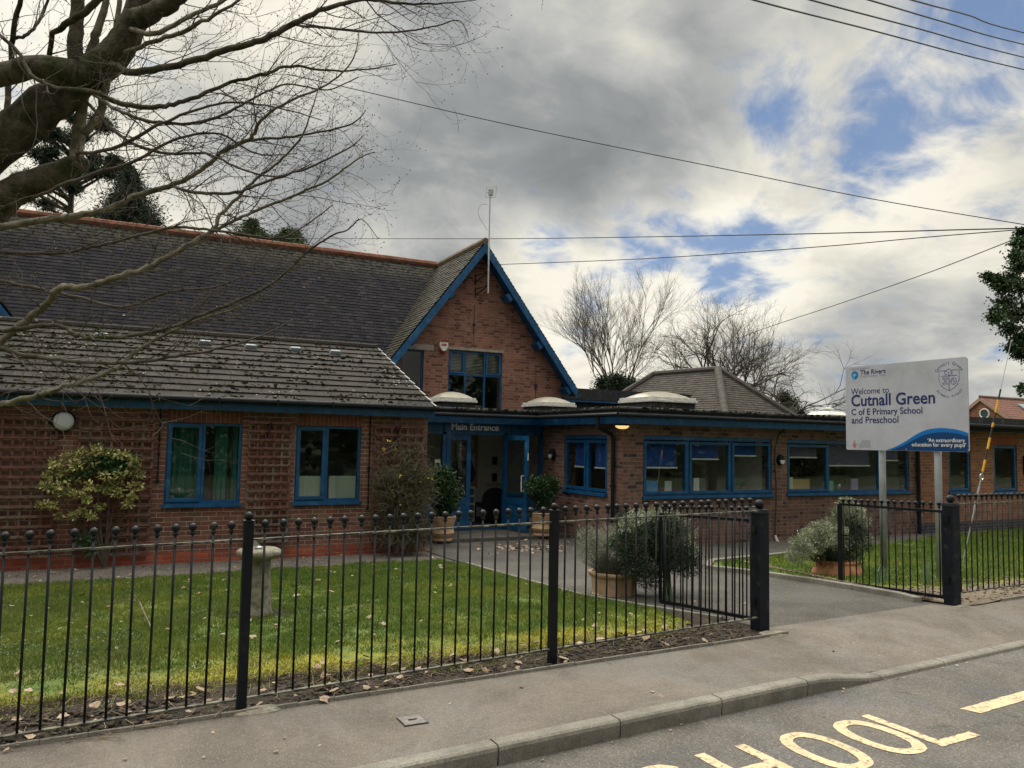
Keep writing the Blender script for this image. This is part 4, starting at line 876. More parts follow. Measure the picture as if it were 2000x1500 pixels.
tileroof(HALL, 'gable_roof', T_GABLE, (5.75, 19.6, 2.97), (0, 1, 0), SB, LS, lambda s: 0, lambda s: .2+3.3*s/LS+.05, .115, .17, .018, jit=.012, lift=.01)
tileroof(HALL, 'gable_roof', T_GABLE, (12.05, 19.6, 3.36), (0, 1, 0), Vector((-3.0, 0, 3.9)), Vector((3.0, 0, 3.9)).length, lambda s: 0, lambda s: 8.4, .115, .17, .018, jit=.012, lift=.01)
MBv = Vector((0, 3.25, 4.225)); LM = MBv.length
tileroof(HALL, 'main_roof', T_HALL, (-9, 19.85, 3.035), (1, 0, 0), MBv, LM, lambda s: 0, lambda s: 14.8+3.25*s/LM+.05, .118, .19, .016, jit=.006)
MB().hexa([(-9, 19.85, 2.97), (5.78, 19.85, 2.97), (9.02, 23.1, 7.19), (-9, 23.1, 7.19), (-9, 19.85, 3.02), (5.78, 19.85, 3.02), (9.02, 23.1, 7.24), (-9, 23.1, 7.24)])\
    .hexa([(-9, 23.1, 7.19), (9.05, 23.1, 7.19), (9.05, 26.35, 2.97), (-9, 26.35, 2.97), (-9, 23.1, 7.24), (9.05, 23.1, 7.24), (9.05, 26.35, 3.02), (-9, 26.35, 3.02)])\
    .hexa([(5.78, 19.62, 2.93), (5.78, 20.2, 2.93), (9.05, 28, 7.18), (9.05, 19.62, 7.18), (5.78, 19.62, 2.97), (5.78, 20.2, 2.97), (9.05, 28, 7.23), (9.05, 19.62, 7.23)])\
    .hexa([(12.04, 19.62, 3.30), (12.04, 28, 3.30), (9.05, 28, 7.18), (9.05, 19.62, 7.18), (12.04, 19.62, 3.35), (12.04, 28, 3.35), (9.05, 28, 7.23), (9.05, 19.62, 7.23)]).build('roof_deck', BLUED, HALL)
ridge(HALL, 'ridge_tiles', TERRO, (-9, 23.1, 7.285), (9.05, 23.1, 7.285), .115, .45, 8); ridge(HALL, 'ridge_tiles', mat('old_ridge', (.17, .105, .065), .9, vary=.3, vscale=8, col2=(.16, .15, .1), c2scale=6), (9.05, 19.58, 7.29), (9.05, 23.1, 7.285), .10, .35, 8)
def slope(sgn, xd, off): return (AXx+sgn*xd, AZ-1.30*xd-off)
for sgn, xe in ((1, 3.0), (-1, 3.25)):
    b = MB(); (x0, z0), (x1, z1) = slope(sgn, 0., .02), slope(sgn, xe, .02); wv = .27
    b.hexa([(x0, 19.57, z0-wv), (x1, 19.57, z1-wv), (x1, 19.60, z1-wv), (x0, 19.60, z0-wv), (x0, 19.57, z0), (x1, 19.57, z1), (x1, 19.60, z1), (x0, 19.60, z0)]); b.build('bargeboard', BLUE, HALL)
    b = MB(); (x0, z0), (x1, z1) = slope(sgn, .0, .16), slope(sgn, xe, .16)
    b.hexa([(x0, 19.601, z0-.03), (x1, 19.601, z1-.03), (x1, 19.998, z1-.03), (x0, 19.998, z0-.03), (x0, 19.601, z0), (x1, 19.601, z1), (x1, 19.998, z1), (x0, 19.998, z0)]); b.build('soffit', BLUED, HALL)
for x, z in ((8.10, 5.73), (7.07, 4.42), (9.85, 5.86-.04), (10.84, 4.55), (11.80, 3.32)):
    s_ = 1 if x > AXx else -1; ang = math.atan(1.3)*s_; c, sn = math.cos(ang), math.sin(ang); q = []
    for y in (19.63, 19.99):
        for a, e_ in ((-.11, -.075), (.11, -.075), (.11, .075), (-.11, .075)): q.append((x+a*c+e_*sn, y, z-a*sn+e_*c))
    MB().hexa(q).build('purlin_end', BLUE, HALL, bevel=.008)
# second gable further left
b = MB(); g2 = thing('second_gable', 'tiled gable with blue bargeboard cut off by the left picture edge', 'school gable', (-3.2, 19.6, 3.0))
tileroof(g2, 'roof', T_GABLE, (-1.72, 19.6, 4.05), (0, 1, 0), Vector((-2.3, 0, 3.0)), 3.75, lambda s: 0, lambda s: 1.1+.6*s, .115, .17, .018, jit=.012)
MB().hexa([(-1.76, 19.57, 3.80), (-4.1, 19.57, 6.84), (-4.1, 19.6, 6.84), (-1.76, 19.6, 3.80), (-1.76, 19.57, 4.07), (-4.1, 19.57, 7.11), (-4.1, 19.6, 7.11), (-1.76, 19.6, 4.07)]).build('bargeboard', BLUE, g2)
wall(g2, 'wall', BR_HALL, 'y', 19.9, .3, -6.2, -2.2, 3.2, lambda u: 6.9-1.3*abs(u+4.1))
# cables on the gable and mast
MB().tube([(8.93, 19.98, 5.55), (8.93, 19.98, 4.75), (8.94, 19.98, 4.40), (9.0, 19.98, 4.37)], .007, 5).box(8.90, 8.96, 19.94, 19.99, 4.98, 5.05).tube([(7.6, 19.985, 4.90), (8.9, 19.985, 4.80)], .005, 4).build('wall_cable', CABLE, HALL); MB().tube([(10.9, 19.985, 4.0), (10.9, 19.985, 3.0)], .006, 4).box(10.86, 10.94, 19.95, 19.995, 3.35, 3.48).build('wall_cable', CABLE, HALL)
p = gy(866, 678, 19.95); t = thing('alarm_box', 'white shield-shaped alarm box with red base on the gable wall', 'alarm box', (p.x, 19.99, p.z))
sh = [(-.12, .12), (.12, .12), (.125, .02), (.07, -.09), (0, -.12), (-.07, -.09), (-.125, .02)]
MB().prism(sh, lambda x, z: (p.x+x, 19.90, p.z+z), lambda x, z: (p.x+x, 19.995, p.z+z)).build('cover', WHITE, t, bevel=.01)
MB().prism([(-.09, -.05), (.09, -.05), (.05, -.16), (-.05, -.16)], lambda x, z: (p.x+x, 19.925, p.z+z), lambda x, z: (p.x+x, 19.99, p.z+z)).build('strobe', ALR, t, bevel=.01)
text('A&R', .085, (p.x-.085, 19.895, p.z+.035), ALR, t, bold=.003)
t = thing('television_aerial', 'tall thin mast with square mesh aerial bracketed to the gable', 'aerial', (9.2, 19.45, 5.0))
mp_ = gy(953, 573, 19.45); tp = gy(953, 372, 19.45)
MB().tube([(mp_.x, 19.45, mp_.z), (mp_.x, 19.45, tp.z)], .022, 8).build('mast', METAL, t)
b = MB(); cx, cz = tp.x+.06, tp.z-.05; fr_ = [(cx-.13, 19.45-.02, cz-.17), (cx+.13, 19.45-.1, cz-.13), (cx+.15, 19.45-.1, cz+.17), (cx-.11, 19.45-.02, cz+.13)]
for a, c in zip(fr_, fr_[1:]+fr_[:1]): b.tube([a, c], .008, 5)
b.box(cx-.06, cx+.07, 19.36, 19.44, cz-.09, cz+.07); b.tube([(tp.x-.03, 19.4, cz+.05), (cx+.02, 19.4, cz+.06)], .01, 5).tube([(tp.x-.05, 19.4, cz-.02), (cx+.02, 19.4, cz-.03)], .01, 5)
b.build('panel_antenna', mat('antenna_grey', (.42, .43, .43), .5), t)
b = MB()
for py in (532, 558):
    q = gy(953, py, 19.45); b.beam((q.x, 19.45, q.z), (q.x-.13, 19.995, q.z-.02), .02, .02); b.beam((q.x, 19.45, q.z), (q.x-.13, 19.995, q.z-.20), .02, .02); b.beam((q.x-.13, 19.985, q.z+.03), (q.x-.13, 19.985, q.z-.26), .03, .01, (0, 1, 0))
b.build('bracket', GUT, t)
MB().tube([gy(a, c, 19.43) for a, c in [(952, 399), (941, 399), (936, 405), (933, 415), (938, 428), (946, 440), (952, 450)]], .005, 4).build('aerial_lead', CABLE, t)
# black flat-roofed store to the right of the gable
t = thing('flat_roofed_store', 'black felt-edged flat roof block right of the gable', 'outbuilding', (14.5, 23, -.2))
MB().box(12.45, 17.5, 20.9, 26, -.3, 3.05).build('wall', BR_OLD, t); MB().box(12.2, 17.8, 20.6, 26.3, 3.13, 3.47).build('roof', NAVY, t); MB().box(12.22, 17.78, 20.62, 20.7, 3.06, 3.128).build('fascia', BLUE, t)
MB().box(12.25, 17.7, 20.71, 20.89, 2.6, 3.05).build('wall_boarding', GUT, t)

# ------------------------------------------------------------------ hipped roof building behind
t = thing('hipped_building', 'brown-grey hipped tiled roof rising behind the flat roof', 'outbuilding', (18, 21, -.2)); ap = gy(1402, 722, 20.5); ph = .15; c, sn = math.cos(ph), math.sin(ph)
def rotp(x, y): return Vector((x*c-y*sn, x*sn+y*c, 0))
wv = 3.1; tn = .92; FL, FR_ = ap+rotp(-wv, -wv)-Vector((0, 0, tn*wv)), ap+rotp(wv, -wv)-Vector((0, 0, tn*wv)); RL = 2.9
fr = ap+rotp(0, RL); BL, BRr = fr+rotp(-wv, wv)-Vector((0, 0, tn*wv)), fr+rotp(wv, wv)-Vector((0, 0, tn*wv))
A_ = (FR_-FL).normalized(); M_ = (FL+FR_)/2; Bv = ap-M_; Lh = Bv.length
tileroof(t, 'hip_roof', T_HIP, FL, A_, Bv, Lh, lambda s: wv*s/Lh, lambda s: 2*wv-wv*s/Lh, .115, .17, .016)
A2 = (FL-BL).normalized(); tot = (FL-BL).length; Bv2 = (ap-FL)-A2*(ap-FL).dot(A2)
tileroof(t, 'side_roof', T_HIP, BL, A2, Bv2, Bv2.length, lambda s: wv*s/Lh, lambda s: tot-wv*s/Lh, .115, .17, .016)
GR = mat('grey_ridge', (.075, .067, .058), .9, vary=.3, vscale=8, bump=.004)
ridge(t, 'ridge_tiles', GR, ap+Vector((0, 0, .03)), fr+Vector((0, 0, .03)), .10, .3, 8)
for a, q in ((FL, ap), (FR_, ap), (BL, fr)): ridge(t, 'hip_tiles', GR, a+Vector((0, 0, .06)), q+Vector((0, 0, .03)), .115, .3, 8)
b = MB().hexa([FL, FR_, BRr, BL, ap+Vector((0, 0, -.05)), ap+Vector((.01, 0, -.05)), fr+Vector((.01, 0, -.05)), fr+Vector((0, 0, -.05))]); b.build('roof_deck', GR, t)
b = MB(); pp = [v.lerp(ap, .12) for v in (FL, FR_, BRr, BL)]; b.hexa([(v.x, v.y, -.3) for v in pp]+[(v.x, v.y, FL.z) for v in pp]).build('wall', BR_OLD, t)

# ------------------------------------------------------------------ newer extension on the right
EXT = thing('brick_extension', 'newer orange-brown brick extension at the right behind the sign', 'school extension', (22, 13, -.2))
w5 = (18.95, 19.83, .77, 1.97); w6 = (20.79, 21.80, .75, 1.975)
wall(EXT, 'wall', BR_EXT, 'y', 13.0, .3, 17.755, 32, .02, 2.5, [(w5[0], w5[1], w5[2]-.04, w5[3]+.21), (w6[0], w6[1], w6[2]-.04, w6[3]+.21)])
wall(EXT, 'plinth', BR_BLUE, 'y', 12.996, .3, 17.755, 32, -.5, .0195)
SOLD2 = brick('brick_soldier_red', [(.30, .085, .055), (.26, .075, .05)], (.34, .2, .15), soldier=True)
for q in (w5, w6): MB().box(q[0]-.1, q[1]+.1, 12.994, 13.1, q[3]+.001, q[3]+.21).build('lintel', SOLD2, EXT)
for q, lb in ((w5, 'narrow blue window beside the guy wire'), (w6, 'narrow blue window at the right picture edge')): window(EXT, 'y', 13.0, *q, [(q[0], q[1], q[2], q[3], 's')], head=.0, rec=.04, label=lb)
MB().box(17.86, 32.2, 12.62, 22, 2.43, 2.66).build('flat_roof', NAVY, EXT); MB().box(17.86, 32, 12.68, 12.72, 2.30, 2.429).box(17.80, 32, 12.72, 12.995, 2.36, 2.4).build('fascia', GUT, EXT)
MB().tube([(17.85, 12.57, 2.44), (32, 12.57, 2.44)], .055, 10).build('gutter', GUT, EXT)
MB().box(17.8, 32, 16.2, 16.3, -.2, 2.42).box(17.8, 17.9, 13.31, 16.19, -.2, 2.42).box(20.2, 20.3, 13.31, 16.19, -.2, 2.42).build('partition', PLAST, EXT)
MB().tube([(18.58, 12.95, .55), (18.58, 12.95, -.3)], .04, 10).build('drain_pipe', GUT, EXT)
tag(center_origin(MB().box(22.05, 22.3, 12.9, 12.99, 1.2, 1.7).build('meter_box', GUT)), 'dark wall box at the extreme right of the extension', 'box')
t = thing('desk_chair', 'dark chair back inside the narrow window beside the guy wire', 'chair', (19.4, 14, -.2)); MB().box(19.15, 19.75, 13.9, 13.96, .3, .98).build('backrest', GUT, t, bevel=.05); MB().box(19.15, 19.75, 13.97, 14.4, .2, .299).build('seat', GUT, t, bevel=.03); MB().tube([(19.45, 14.2, -.2), (19.45, 14.2, .2)], .03, 8).build('leg', GUT, t)

# ------------------------------------------------------------------ distant house
t = thing('distant_house', 'red brick house with round gable window and brown roof far right', 'house', (60, 38, 0)); x0 = 60.
pa, pl_, pr_ = gx(1917, 776, x0), gx(1862, 816, x0), gx(1975, 816, x0); yc = pa.y; hw = 3.6; k_ = (pa.z-pr_.z)/(pa.y-pr_.y)
ge = [(yc-hw, pa.z-hw*k_), (yc, pa.z), (yc+hw, pa.z-hw*k_)]
MB().prism([(yc-hw, -.4), (yc+hw, -.4), (ge[2]), (ge[1]), (ge[0])], lambda y, z: (x0, y, z-.12), lambda y, z: (x0+.3, y, z-.12)).build('gable_wall', BR_FAR, t)
MB().box(x0+.3, x0+14, yc-hw+.1, yc+hw-.1, -.4, ge[0][1]-.2).build('wall', BR_FAR, t)
sl = math.hypot(hw+.2, (hw+.2)*k_)
tileroof(t, 'roof', T_FAR, (x0-.15, yc-hw-.2, ge[0][1]-.2*k_), (1, 0, 0), (0, 1, k_), sl, lambda s: 0, lambda s: 14, .3, .3, .02)
MB().hexa([(x0-.1, yc, pa.z-.08), (x0+14, yc, pa.z-.08), (x0+14, yc+hw+.2, ge[0][1]-.3), (x0-.1, yc+hw+.2, ge[0][1]-.3), (x0-.1, yc, pa.z), (x0+14, yc, pa.z), (x0+14, yc+hw+.2, ge[0][1]-.2), (x0-.1, yc+hw+.2, ge[0][1]-.2)]).build('roof_deck', T_FAR, t)
PINK = mat('pink_barge', (.42, .26, .21), .8)
for s_ in (-1, 1): MB().hexa([(x0-.2, yc, pa.z-.28), (x0-.15, yc, pa.z-.28), (x0-.15, yc+s_*(hw+.2), ge[0][1]-.48), (x0-.2, yc+s_*(hw+.2), ge[0][1]-.48), (x0-.2, yc, pa.z+.02), (x0-.15, yc, pa.z+.02), (x0-.15, yc+s_*(hw+.2), ge[0][1]-.2), (x0-.2, yc+s_*(hw+.2), ge[0][1]-.2)]).build('bargeboard', PINK, t)
ridge(t, 'ridge_tiles', mat('far_ridge', (.16, .11, .09), .9), (x0-.2, yc, pa.z+.04), (x0+14, yc, pa.z+.04), .12, .4, 8)
q = gx(1923, 808, x0-.05); b = MB(); K = 24; ring = lambda r: [(x0-.06, q.y+r*math.cos(2*math.pi*k/K), q.z+r*math.sin(2*math.pi*k/K)) for k in range(K)]
b.tube(ring(.36)+[ring(.36)[0]], .06, 8, cap=False); wn_ = b.build('window', WHITE, t); b = MB(); b.add([(x0-.03, a[1], a[2]) for a in ring(.35)], [tuple(range(K))]); b.build('pane', mat('far_glass', (.02, .05, .06), .1), wn_)
ps = Vector((0, 1, k_)).normalized(); q = Vector((x0+3.2, yc-hw*.55, pa.z-hw*.55*k_+.08)); b = MB().hexa([q, q+Vector((1.2, 0, 0)), q+Vector((1.2, 0, 0))+ps*1.5, q+ps*1.5]+[v+Vector((0, -.05, .08)) for v in (q, q+Vector((1.2, 0, 0)), q+Vector((1.2, 0, 0))+ps*1.5, q+ps*1.5)])
wn_ = b.build('roof_window', GREY, t); q = q+Vector((.1, -.055, .09))+ps*.1; MB().quad(q, q+Vector((1., 0, 0)), q+Vector((1., 0, 0))+ps*1.3, q+ps*1.3).build('pane', mat('sky_pane', (.25, .38, .5), .1), wn_)

# ------------------------------------------------------------------ railings, gates, posts
def balmesh(h, r=.0079, br=.0265):
    b = MB().tube([(0, 0, 0), (0, 0, h-.02)], r, 8); b.ball((0, 0, h), br, 14).lathe([(.014, -.05), (.017, -.04), (.012, -.025)], (0, 0, h), 8)
    me = bpy.data.meshes.new('baluster'); me.from_pydata(b.v, [], b.f); me.materials.append(IRON); me.polygons.foreach_set('use_smooth', [True]*len(me.polygons)); return me
BAL = balmesh(1.135)
def baluster(parent, x, y, z, me=BAL, tilt=0.):
    o = bpy.data.objects.new('baluster', me); COL.objects.link(o); o.parent = parent; q = Vector(parent['_o']); o.location = (x-q.x, y-q.y, z-q.z); o.rotation_euler = (random.uniform(-.006, .006), random.uniform(-.008, .008)+tilt, random.random()); return o
def rail(parent, name, a, c, w_=.034, h_=.012, mt=None): return MB().beam(a, c, w_, h_).build(name, mt or IRON2, parent)
def fpost(parent, x, y, z0, ht, w_=.062):
    b = MB().box(x-w_/2, x+w_/2, y-w_/2, y+w_/2, z0-.2, z0+ht).box(x-w_/2-.004, x+w_/2+.004, y-w_/2-.004, y+w_/2+.004, z0+ht+.0005, z0+ht+.012); o = b.build('post', IRON, parent, bevel=.003)
    MB().ball((x, y, z0+ht+.038), .03, 14).tube([(x, y, z0+ht+.01), (x, y, z0+ht+.02)], .016, 8).build('ball_finial', IRON, o, smooth=True)
fy = lambda x: 5.61+.0837*(x-.89) if x < 3.4 else 5.82+.0667*(x-3.4)
FEN = thing('railing_fence', 'long black ball-topped iron railing along the front lawn', 'fence', (.89, 5.61, 0))
zt = lambda x: 1.118+.011*(x-.89); zb = lambda x: .082+.012*(x-.89)
ps_ = [-1.62, .89, 3.37]
for x in ps_: fpost(FEN, x, fy(x), 0, 1.235)
for xa, xb in ((-1.62, .89), (.89, 3.37), (3.37, 5.79)):
    for zz, nm in ((zt, 'top_rail'), (zb, 'bottom_rail')): rail(FEN, nm, (xa+.03, fy(xa+.03), zz(xa)), (xb-.03, fy(xb-.03), zz(xb)))
    n = 21
    for k in range(1, n+1):
        x = xa+(xb-xa)*(k+.0)/(n+1); 
        if x < -1.3: continue
        baluster(FEN, x, fy(x), zb(x)+.002)
FE2 = thing('railing_fence', 'black ball-topped iron railing right of the gateway, in front of the guy wire', 'fence', (9.05, 6.15, 0))
f2 = lambda x: 6.15+.045*(x-9.05)
for zz, nm in ((1.165, 'top_rail'), (.125, 'bottom_rail')): rail(FE2, nm, (9.06, 6.15, zz), (13.9, f2(13.9), zz+.01))
for k in range(1, 38): x = 9.05+k*.112; baluster(FE2, x, f2(x), .125)
fpost(FE2, 11.5, f2(11.5), 0, 1.25); fpost(FE2, 13.95, f2(13.95), 0, 1.25)
def gpost(x, y, label):
    t = thing('gate_post', label, 'gate post', (x, y, 0), 'square black gate posts'); w_ = .066
    b = MB().box(x-w_, x+w_, y-w_, y+w_, -.25, 1.14); b.hexa([(x-w_-.008, y-w_-.008, 1.141), (x+w_+.008, y-w_-.008, 1.141), (x+w_+.008, y+w_+.008, 1.141), (x-w_-.008, y+w_+.008, 1.141), (x-w_+.004, y-w_+.004, 1.185), (x+w_-.004, y-w_+.004, 1.185), (x+w_-.004, y+w_-.004, 1.185), (x-w_+.004, y+w_-.004, 1.185)])
    b.build('shaft', POSTW, t, bevel=.006); MB().ball((x, y, 1.232), .047, 20).lathe([(.03, -.05), (.03, -.04), (.018, -.035)], (x, y, 1.232), 14).build('ball_finial', POSTW, t, smooth=True)
    for z in (.25, .95): MB().box(x-w_-.014, x-w_-.0005, y-.02, y+.05, z, z+.07).build('hinge_plate', IRON, t)
    return t
gpost(5.85, 6.03, 'black square gate post with ball cap, left of the gateway'); gpost(8.97, 6.14, 'black square gate post with ball cap, right of the gateway')
BAL2 = balmesh(1.09)
def gate(x, y0, y1, zt0, zt1, zb0, zb1, label, stile):
    t = thing('gate', label, 'gate', (x, y0, 0), 'open gate leaves'); n = 14
    b = MB().beam((x, y0, zt0), (x, y1, zt1), .035, .03).beam((x, y0, zb0), (x, y1, zb1), .035, .035).beam((x, y0+.012, zb0+.018), (x, y0+.012, zt0-.016), .035, .025, (0, 1, 0)).beam((x, y1, zb1-.06 if stile else zb1+.018), (x, y1, zt1+.0), .04 if stile else .03, .05 if stile else .03, (0, 1, 0))
    b.build('frame', IRON, t)
    for k in range(n+1):
        y = y0+.06+(y1-y0-.12)*k/n; q = k/n; baluster(t, x+.0, y, zb0+(zb1-zb0)*q+.01, BAL2)
    for z in (.3, .9): MB().tube([(x, y0-.03, z-.03), (x, y0-.03, z+.05)], .014, 8).box(x-.015, x+.015, y0-.03, y0-.001, z, z+.03).build('hinge', IRON, t)
    if stile: MB().box(x-.01, x+.01, y1-.14, y1-.026, .62, .64).build('latch', IRON, t)
gate(5.93, 6.13, 7.72, 1.055, .985, .075, -.03, 'open black gate leaf beside the leaning bush, left of the gateway', False)
gate(9.0, 6.25, 7.77, 1.07, 1.045, .06, -.0, 'open black gate leaf in front of the school sign posts', True)
def lump(x, y, z, rx_, ry_, rz_, nm, lab, mt=STONE, cat='stone'):
    b = MB(); b.ball((x, y, z), 1., 14, (rx_, ry_, rz_))
    for i, v in enumerate(b.v): n_ = 1+.35*mnoise.noise(Vector((v[0]*7, v[1]*7, v[2]*9))); b.v[i] = (x+(v[0]-x)*n_, y+(v[1]-y)*n_, z+(v[2]-z)*n_)
    return tag(center_origin(b.build(nm, mt)), lab, cat)
lump(.97, 5.57, -.005, .16, .075, .035, 'concrete_footing', 'pale concrete lump at the foot of the nearest railing post', cat='concrete')
lump(5.86, 5.86, -.01, .22, .10, .035, 'concrete_footing', 'sandy concrete slab at the foot of the left gate post', cat='concrete')
lump(9.0, 6.03, -.005, .15, .05, .022, 'concrete_footing', 'thin concrete slab at the foot of the right gate post', cat='concrete')
t = thing('inspection_cover', 'small square metal inspection cover set in the pavement', 'cover', (1.86, 4.98, 0))
MB().box(1.775, 1.94, 4.90, 5.07, -.03, .004).build('frame', GUT, t); MB().box(1.783, 1.932, 4.908, 5.062, .0045, .008).build('plate', mat('iron_cover', (.17, .155, .14), .7, vary=.25, vscale=30, bump=.003), t); MB().tube([(1.83, 4.985, .009), (1.885, 4.985, .009)], .006, 6).build('lifting_key', GUT, t)

# ------------------------------------------------------------------ road lettering
ROAD_Z = -.116
def rsheet(b, poly):
    vs = [(x+random.uniform(-.003, .003), y+.05*(x-4)+random.uniform(-.004, .004), ROAD_Z) for x, y in poly]; return vs
def dens(poly, st=.03):
    out = []
    for a, c in zip(poly, poly[1:]+poly[:1]):
        n = max(1, int(math.hypot(c[0]-a[0], c[1]-a[1])/st)); out += [(a[0]+(c[0]-a[0])*k/n, a[1]+(c[1]-a[1])*k/n) for k in range(n)]
    return out
ytop, ybot, st = 4.06, 3.43, .085
def polyletter(polys):
    b = MB()
    for p in polys: v = rsheet(b, dens(p)); b.add(v, [tuple(range(len(v)))])
    return b
def arcstrip(cx, cy, a, bb, a0, a1, n=48):
    b = MB(); K = n
    def sp(t, ra, rb): c_, s_ = math.cos(t), math.sin(t); return (cx+ra*abs(c_)**.85*math.copysign(1, c_), cy+rb*abs(s_)**.85*math.copysign(1, s_))
    pr_ = None
    for k in range(K+1):
        t_ = a0+(a1-a0)*k/K; o_, i_ = rsheet(b, [sp(t_, a, bb), sp(t_, a-st, bb-st)])
        if pr_: b.quad(pr_[0], o_, i_, pr_[1])
        pr_ = (o_, i_)
    return b
cy_ = (ytop+ybot)/2; hh = (ytop-ybot)/2
letters = [('letter_l', polyletter([[(4.95, ytop), (5.035, ytop), (5.035, ybot+.085), (4.95, ybot+.085)], [(4.95, ybot), (5.38, ybot), (5.38, ybot+.085), (5.035, ybot+.085), (4.95, ybot+.085)]])),
 ('letter_o', arcstrip(4.72, cy_, .205, hh, 0, 2*math.pi)), ('letter_o', arcstrip(4.19, cy_, .205, hh, 0, 2*math.pi)),
 ('letter_h', polyletter([[(3.36, ytop), (3.445, ytop), (3.445, ybot), (3.36, ybot)], [(3.70, ytop), (3.785, ytop), (3.785, ybot), (3.70, ybot)], [(3.445, cy_+.045), (3.70, cy_+.045), (3.70, cy_-.045), (3.445, cy_-.045)]])),
 ('letter_c', arcstrip(2.99, cy_, .21, hh, .7, 2*math.pi-.7)),
 ('letter_s', polyletter([[(2.30, ytop-.085), (2.30, ytop), (2.68, ytop), (2.68, ytop-.085)], [(2.30, cy_-.045), (2.30, ytop-.085), (2.385, ytop-.085), (2.385, cy_-.045)], [(2.385, cy_-.045), (2.385, cy_+.04), (2.68, cy_+.04), (2.68, cy_-.045)], [(2.60, cy_-.045), (2.68, cy_-.045), (2.68, ybot), (2.60, ybot)], [(2.30, ybot), (2.30, ybot+.085), (2.60, ybot+.085), (2.60, ybot)]]))]
root = thing('road_lettering', 'yellow painted SCHOOL lettering on the road', 'road marking', (4, 3.75, ROAD_Z)); LB = MB()
for nm, b in letters: b.build(nm, YEL, root, fixn=False)
b = MB(); v = [(x, y, ROAD_Z) for x, y in dens([(5.78, 3.92), (5.83, 3.79), (8.2, 3.98), (8.2, 4.10)], .05)]; b.add([(a+random.uniform(-.003, .003), c+random.uniform(-.004, .004), d) for a, c, d in v], [tuple(range(len(v)))])
tag(b.build('road_line', YEL, fixn=False), 'yellow painted bar on the road at the right edge', 'road marking')

# ------------------------------------------------------------------ school sign
SG = thing('school_sign', 'white and blue school name board on two grey posts behind the gate', 'sign', (10.7, 8.0, -.08)); SX = 10.68
yl, yr, z0s, z1s = 9.08, 7.02, 1.785, 3.115
b = MB(); rr_ = .03; pl = []
for cx, cz, a0 in ((yl-rr_, z0s+rr_, 270), (yl-rr_, z1s-rr_, 0), (yr+rr_, z1s-rr_, 90), (yr+rr_, z0s+rr_, 180)):
    for k in range(5): a = R(a0+k*22.5); pl.append((cx+rr_*math.cos(a), cz+rr_*math.sin(a)))
b.prism(pl, lambda y, z: (SX, y, z), lambda y, z: (SX+.02, y, z)).build('board', SIGNW, SG)
for y in (8.47, 7.54): MB().tube([(SX+.075, y, -.35), (SX+.075, y, 2.98)], .05, 20).build('post', GREY, SG, smooth=True)
b = MB()
for z in (2.05, 2.85): b.box(SX+.0205, SX+.03, yr+.15, yl-.15, z-.02, z+.02)
b.build('back_rail', GREY, SG)
def signpt(x8, y8): p = gx(1600+x8/5, 650+y8/5, SX); return p
def wave(name, pts, mt, dx_):
    P = [signpt(*q) for q in pts]; P = [Vector((SX-dx_, max(min(p.y, yl-.004), yr+.004), max(p.z, z0s+.006))) for p in P]; b = MB(); n = len(P)
    for a, c in zip(P, P[1:]): b.quad(a, c, (c.x, c.y, z0s+.006), (a.x, a.y, z0s+.006))
    return b.build(name, mt, SG, fixn=False)
def smoothc(pts, n=8):
    out = []
    for i in range(len(pts)-1):
        p0, p1, p2, p3 = pts[max(i-1, 0)], pts[i], pts[i+1], pts[min(i+2, len(pts)-1)]
        for k in range(n):
            t = k/n; out.append(tuple(.5*((2*p1[j])+(-p0[j]+p2[j])*t+(2*p0[j]-5*p1[j]+4*p2[j]-p3[j])*t*t+(-p0[j]+3*p1[j]-3*p2[j]+p3[j])*t**3) for j in range(len(p1))))
    out.append(tuple(pts[-1])); return out
wave('blue_wave', smoothc([(632, 1152), (740, 1115), (860, 1050), (960, 985), (1060, 945), (1180, 930), (1300, 938), (1400, 960), (1482, 990)]), SIGB1, .0025)
wave('deep_blue_wave', smoothc([(690, 1150), (800, 1112), (900, 1060), (1010, 1005), (1120, 977), (1240, 972), (1360, 985), (1482, 1020)]), SIGB2, .005)
def signtext(s, xl, yb, xr, mt=NAVYT, bold=0., nm='lettering', lift=.002):
    a, c = signpt(xl, yb), signpt(xr, yb); wd = a.y-c.y
    o = text(s, 1., (0, 0, 0), mt, SG, nm, rx=(0, -1, 0), depth=.0, bold=0.); me = o.data; off = Vector(SG['_o']); n = len(me.vertices)
    co = np.empty(n*3, np.float32); me.vertices.foreach_get('co', co); co = co.reshape(-1, 3)+np.array(off, np.float32); u = -co[:, 1]; z = co[:, 2]; u -= u.min(); k = wd/u.max()
    bpy.data.objects.remove(o)
    o = text(s, k, (0, 0, 0), mt, SG, nm, rx=(0, -1, 0), depth=.001, bold=bold*k); me = o.data; n = len(me.vertices)
    co = np.empty(n*3, np.float32); me.vertices.foreach_get('co', co); co = co.reshape(-1, 3)+np.array(off, np.float32)
    co[:, 1] += a.y-co[:, 1].max(); co[:, 2] += a.z; co[:, 0] += SX-lift; co -= np.array(off, np.float32); me.vertices.foreach_set('co', co.ravel()); me.update(); return o
signtext('Proud to be part of', 307, 365, 487, SIGG); signtext('The Rivers', 402, 411, 648, NAVYT, .012); signtext('C of E Academy Trust', 402, 437, 648, SIGG)
signtext('Welcome to', 312, 604, 682, NAVYT); signtext('Cutnall Green', 315, 717, 1128, NAVYT, .018); signtext('C of E Primary School', 316, 804, 1007, NAVYT, .012); signtext('and Preschool', 318, 885, 773, NAVYT, .012)
signtext('\u2018An extraordinary', 1063, 1066, 1425, WHITE, .012, lift=.008); signtext('education for every pupil\u2019', 907, 1108, 1437, WHITE, .012, lift=.008)
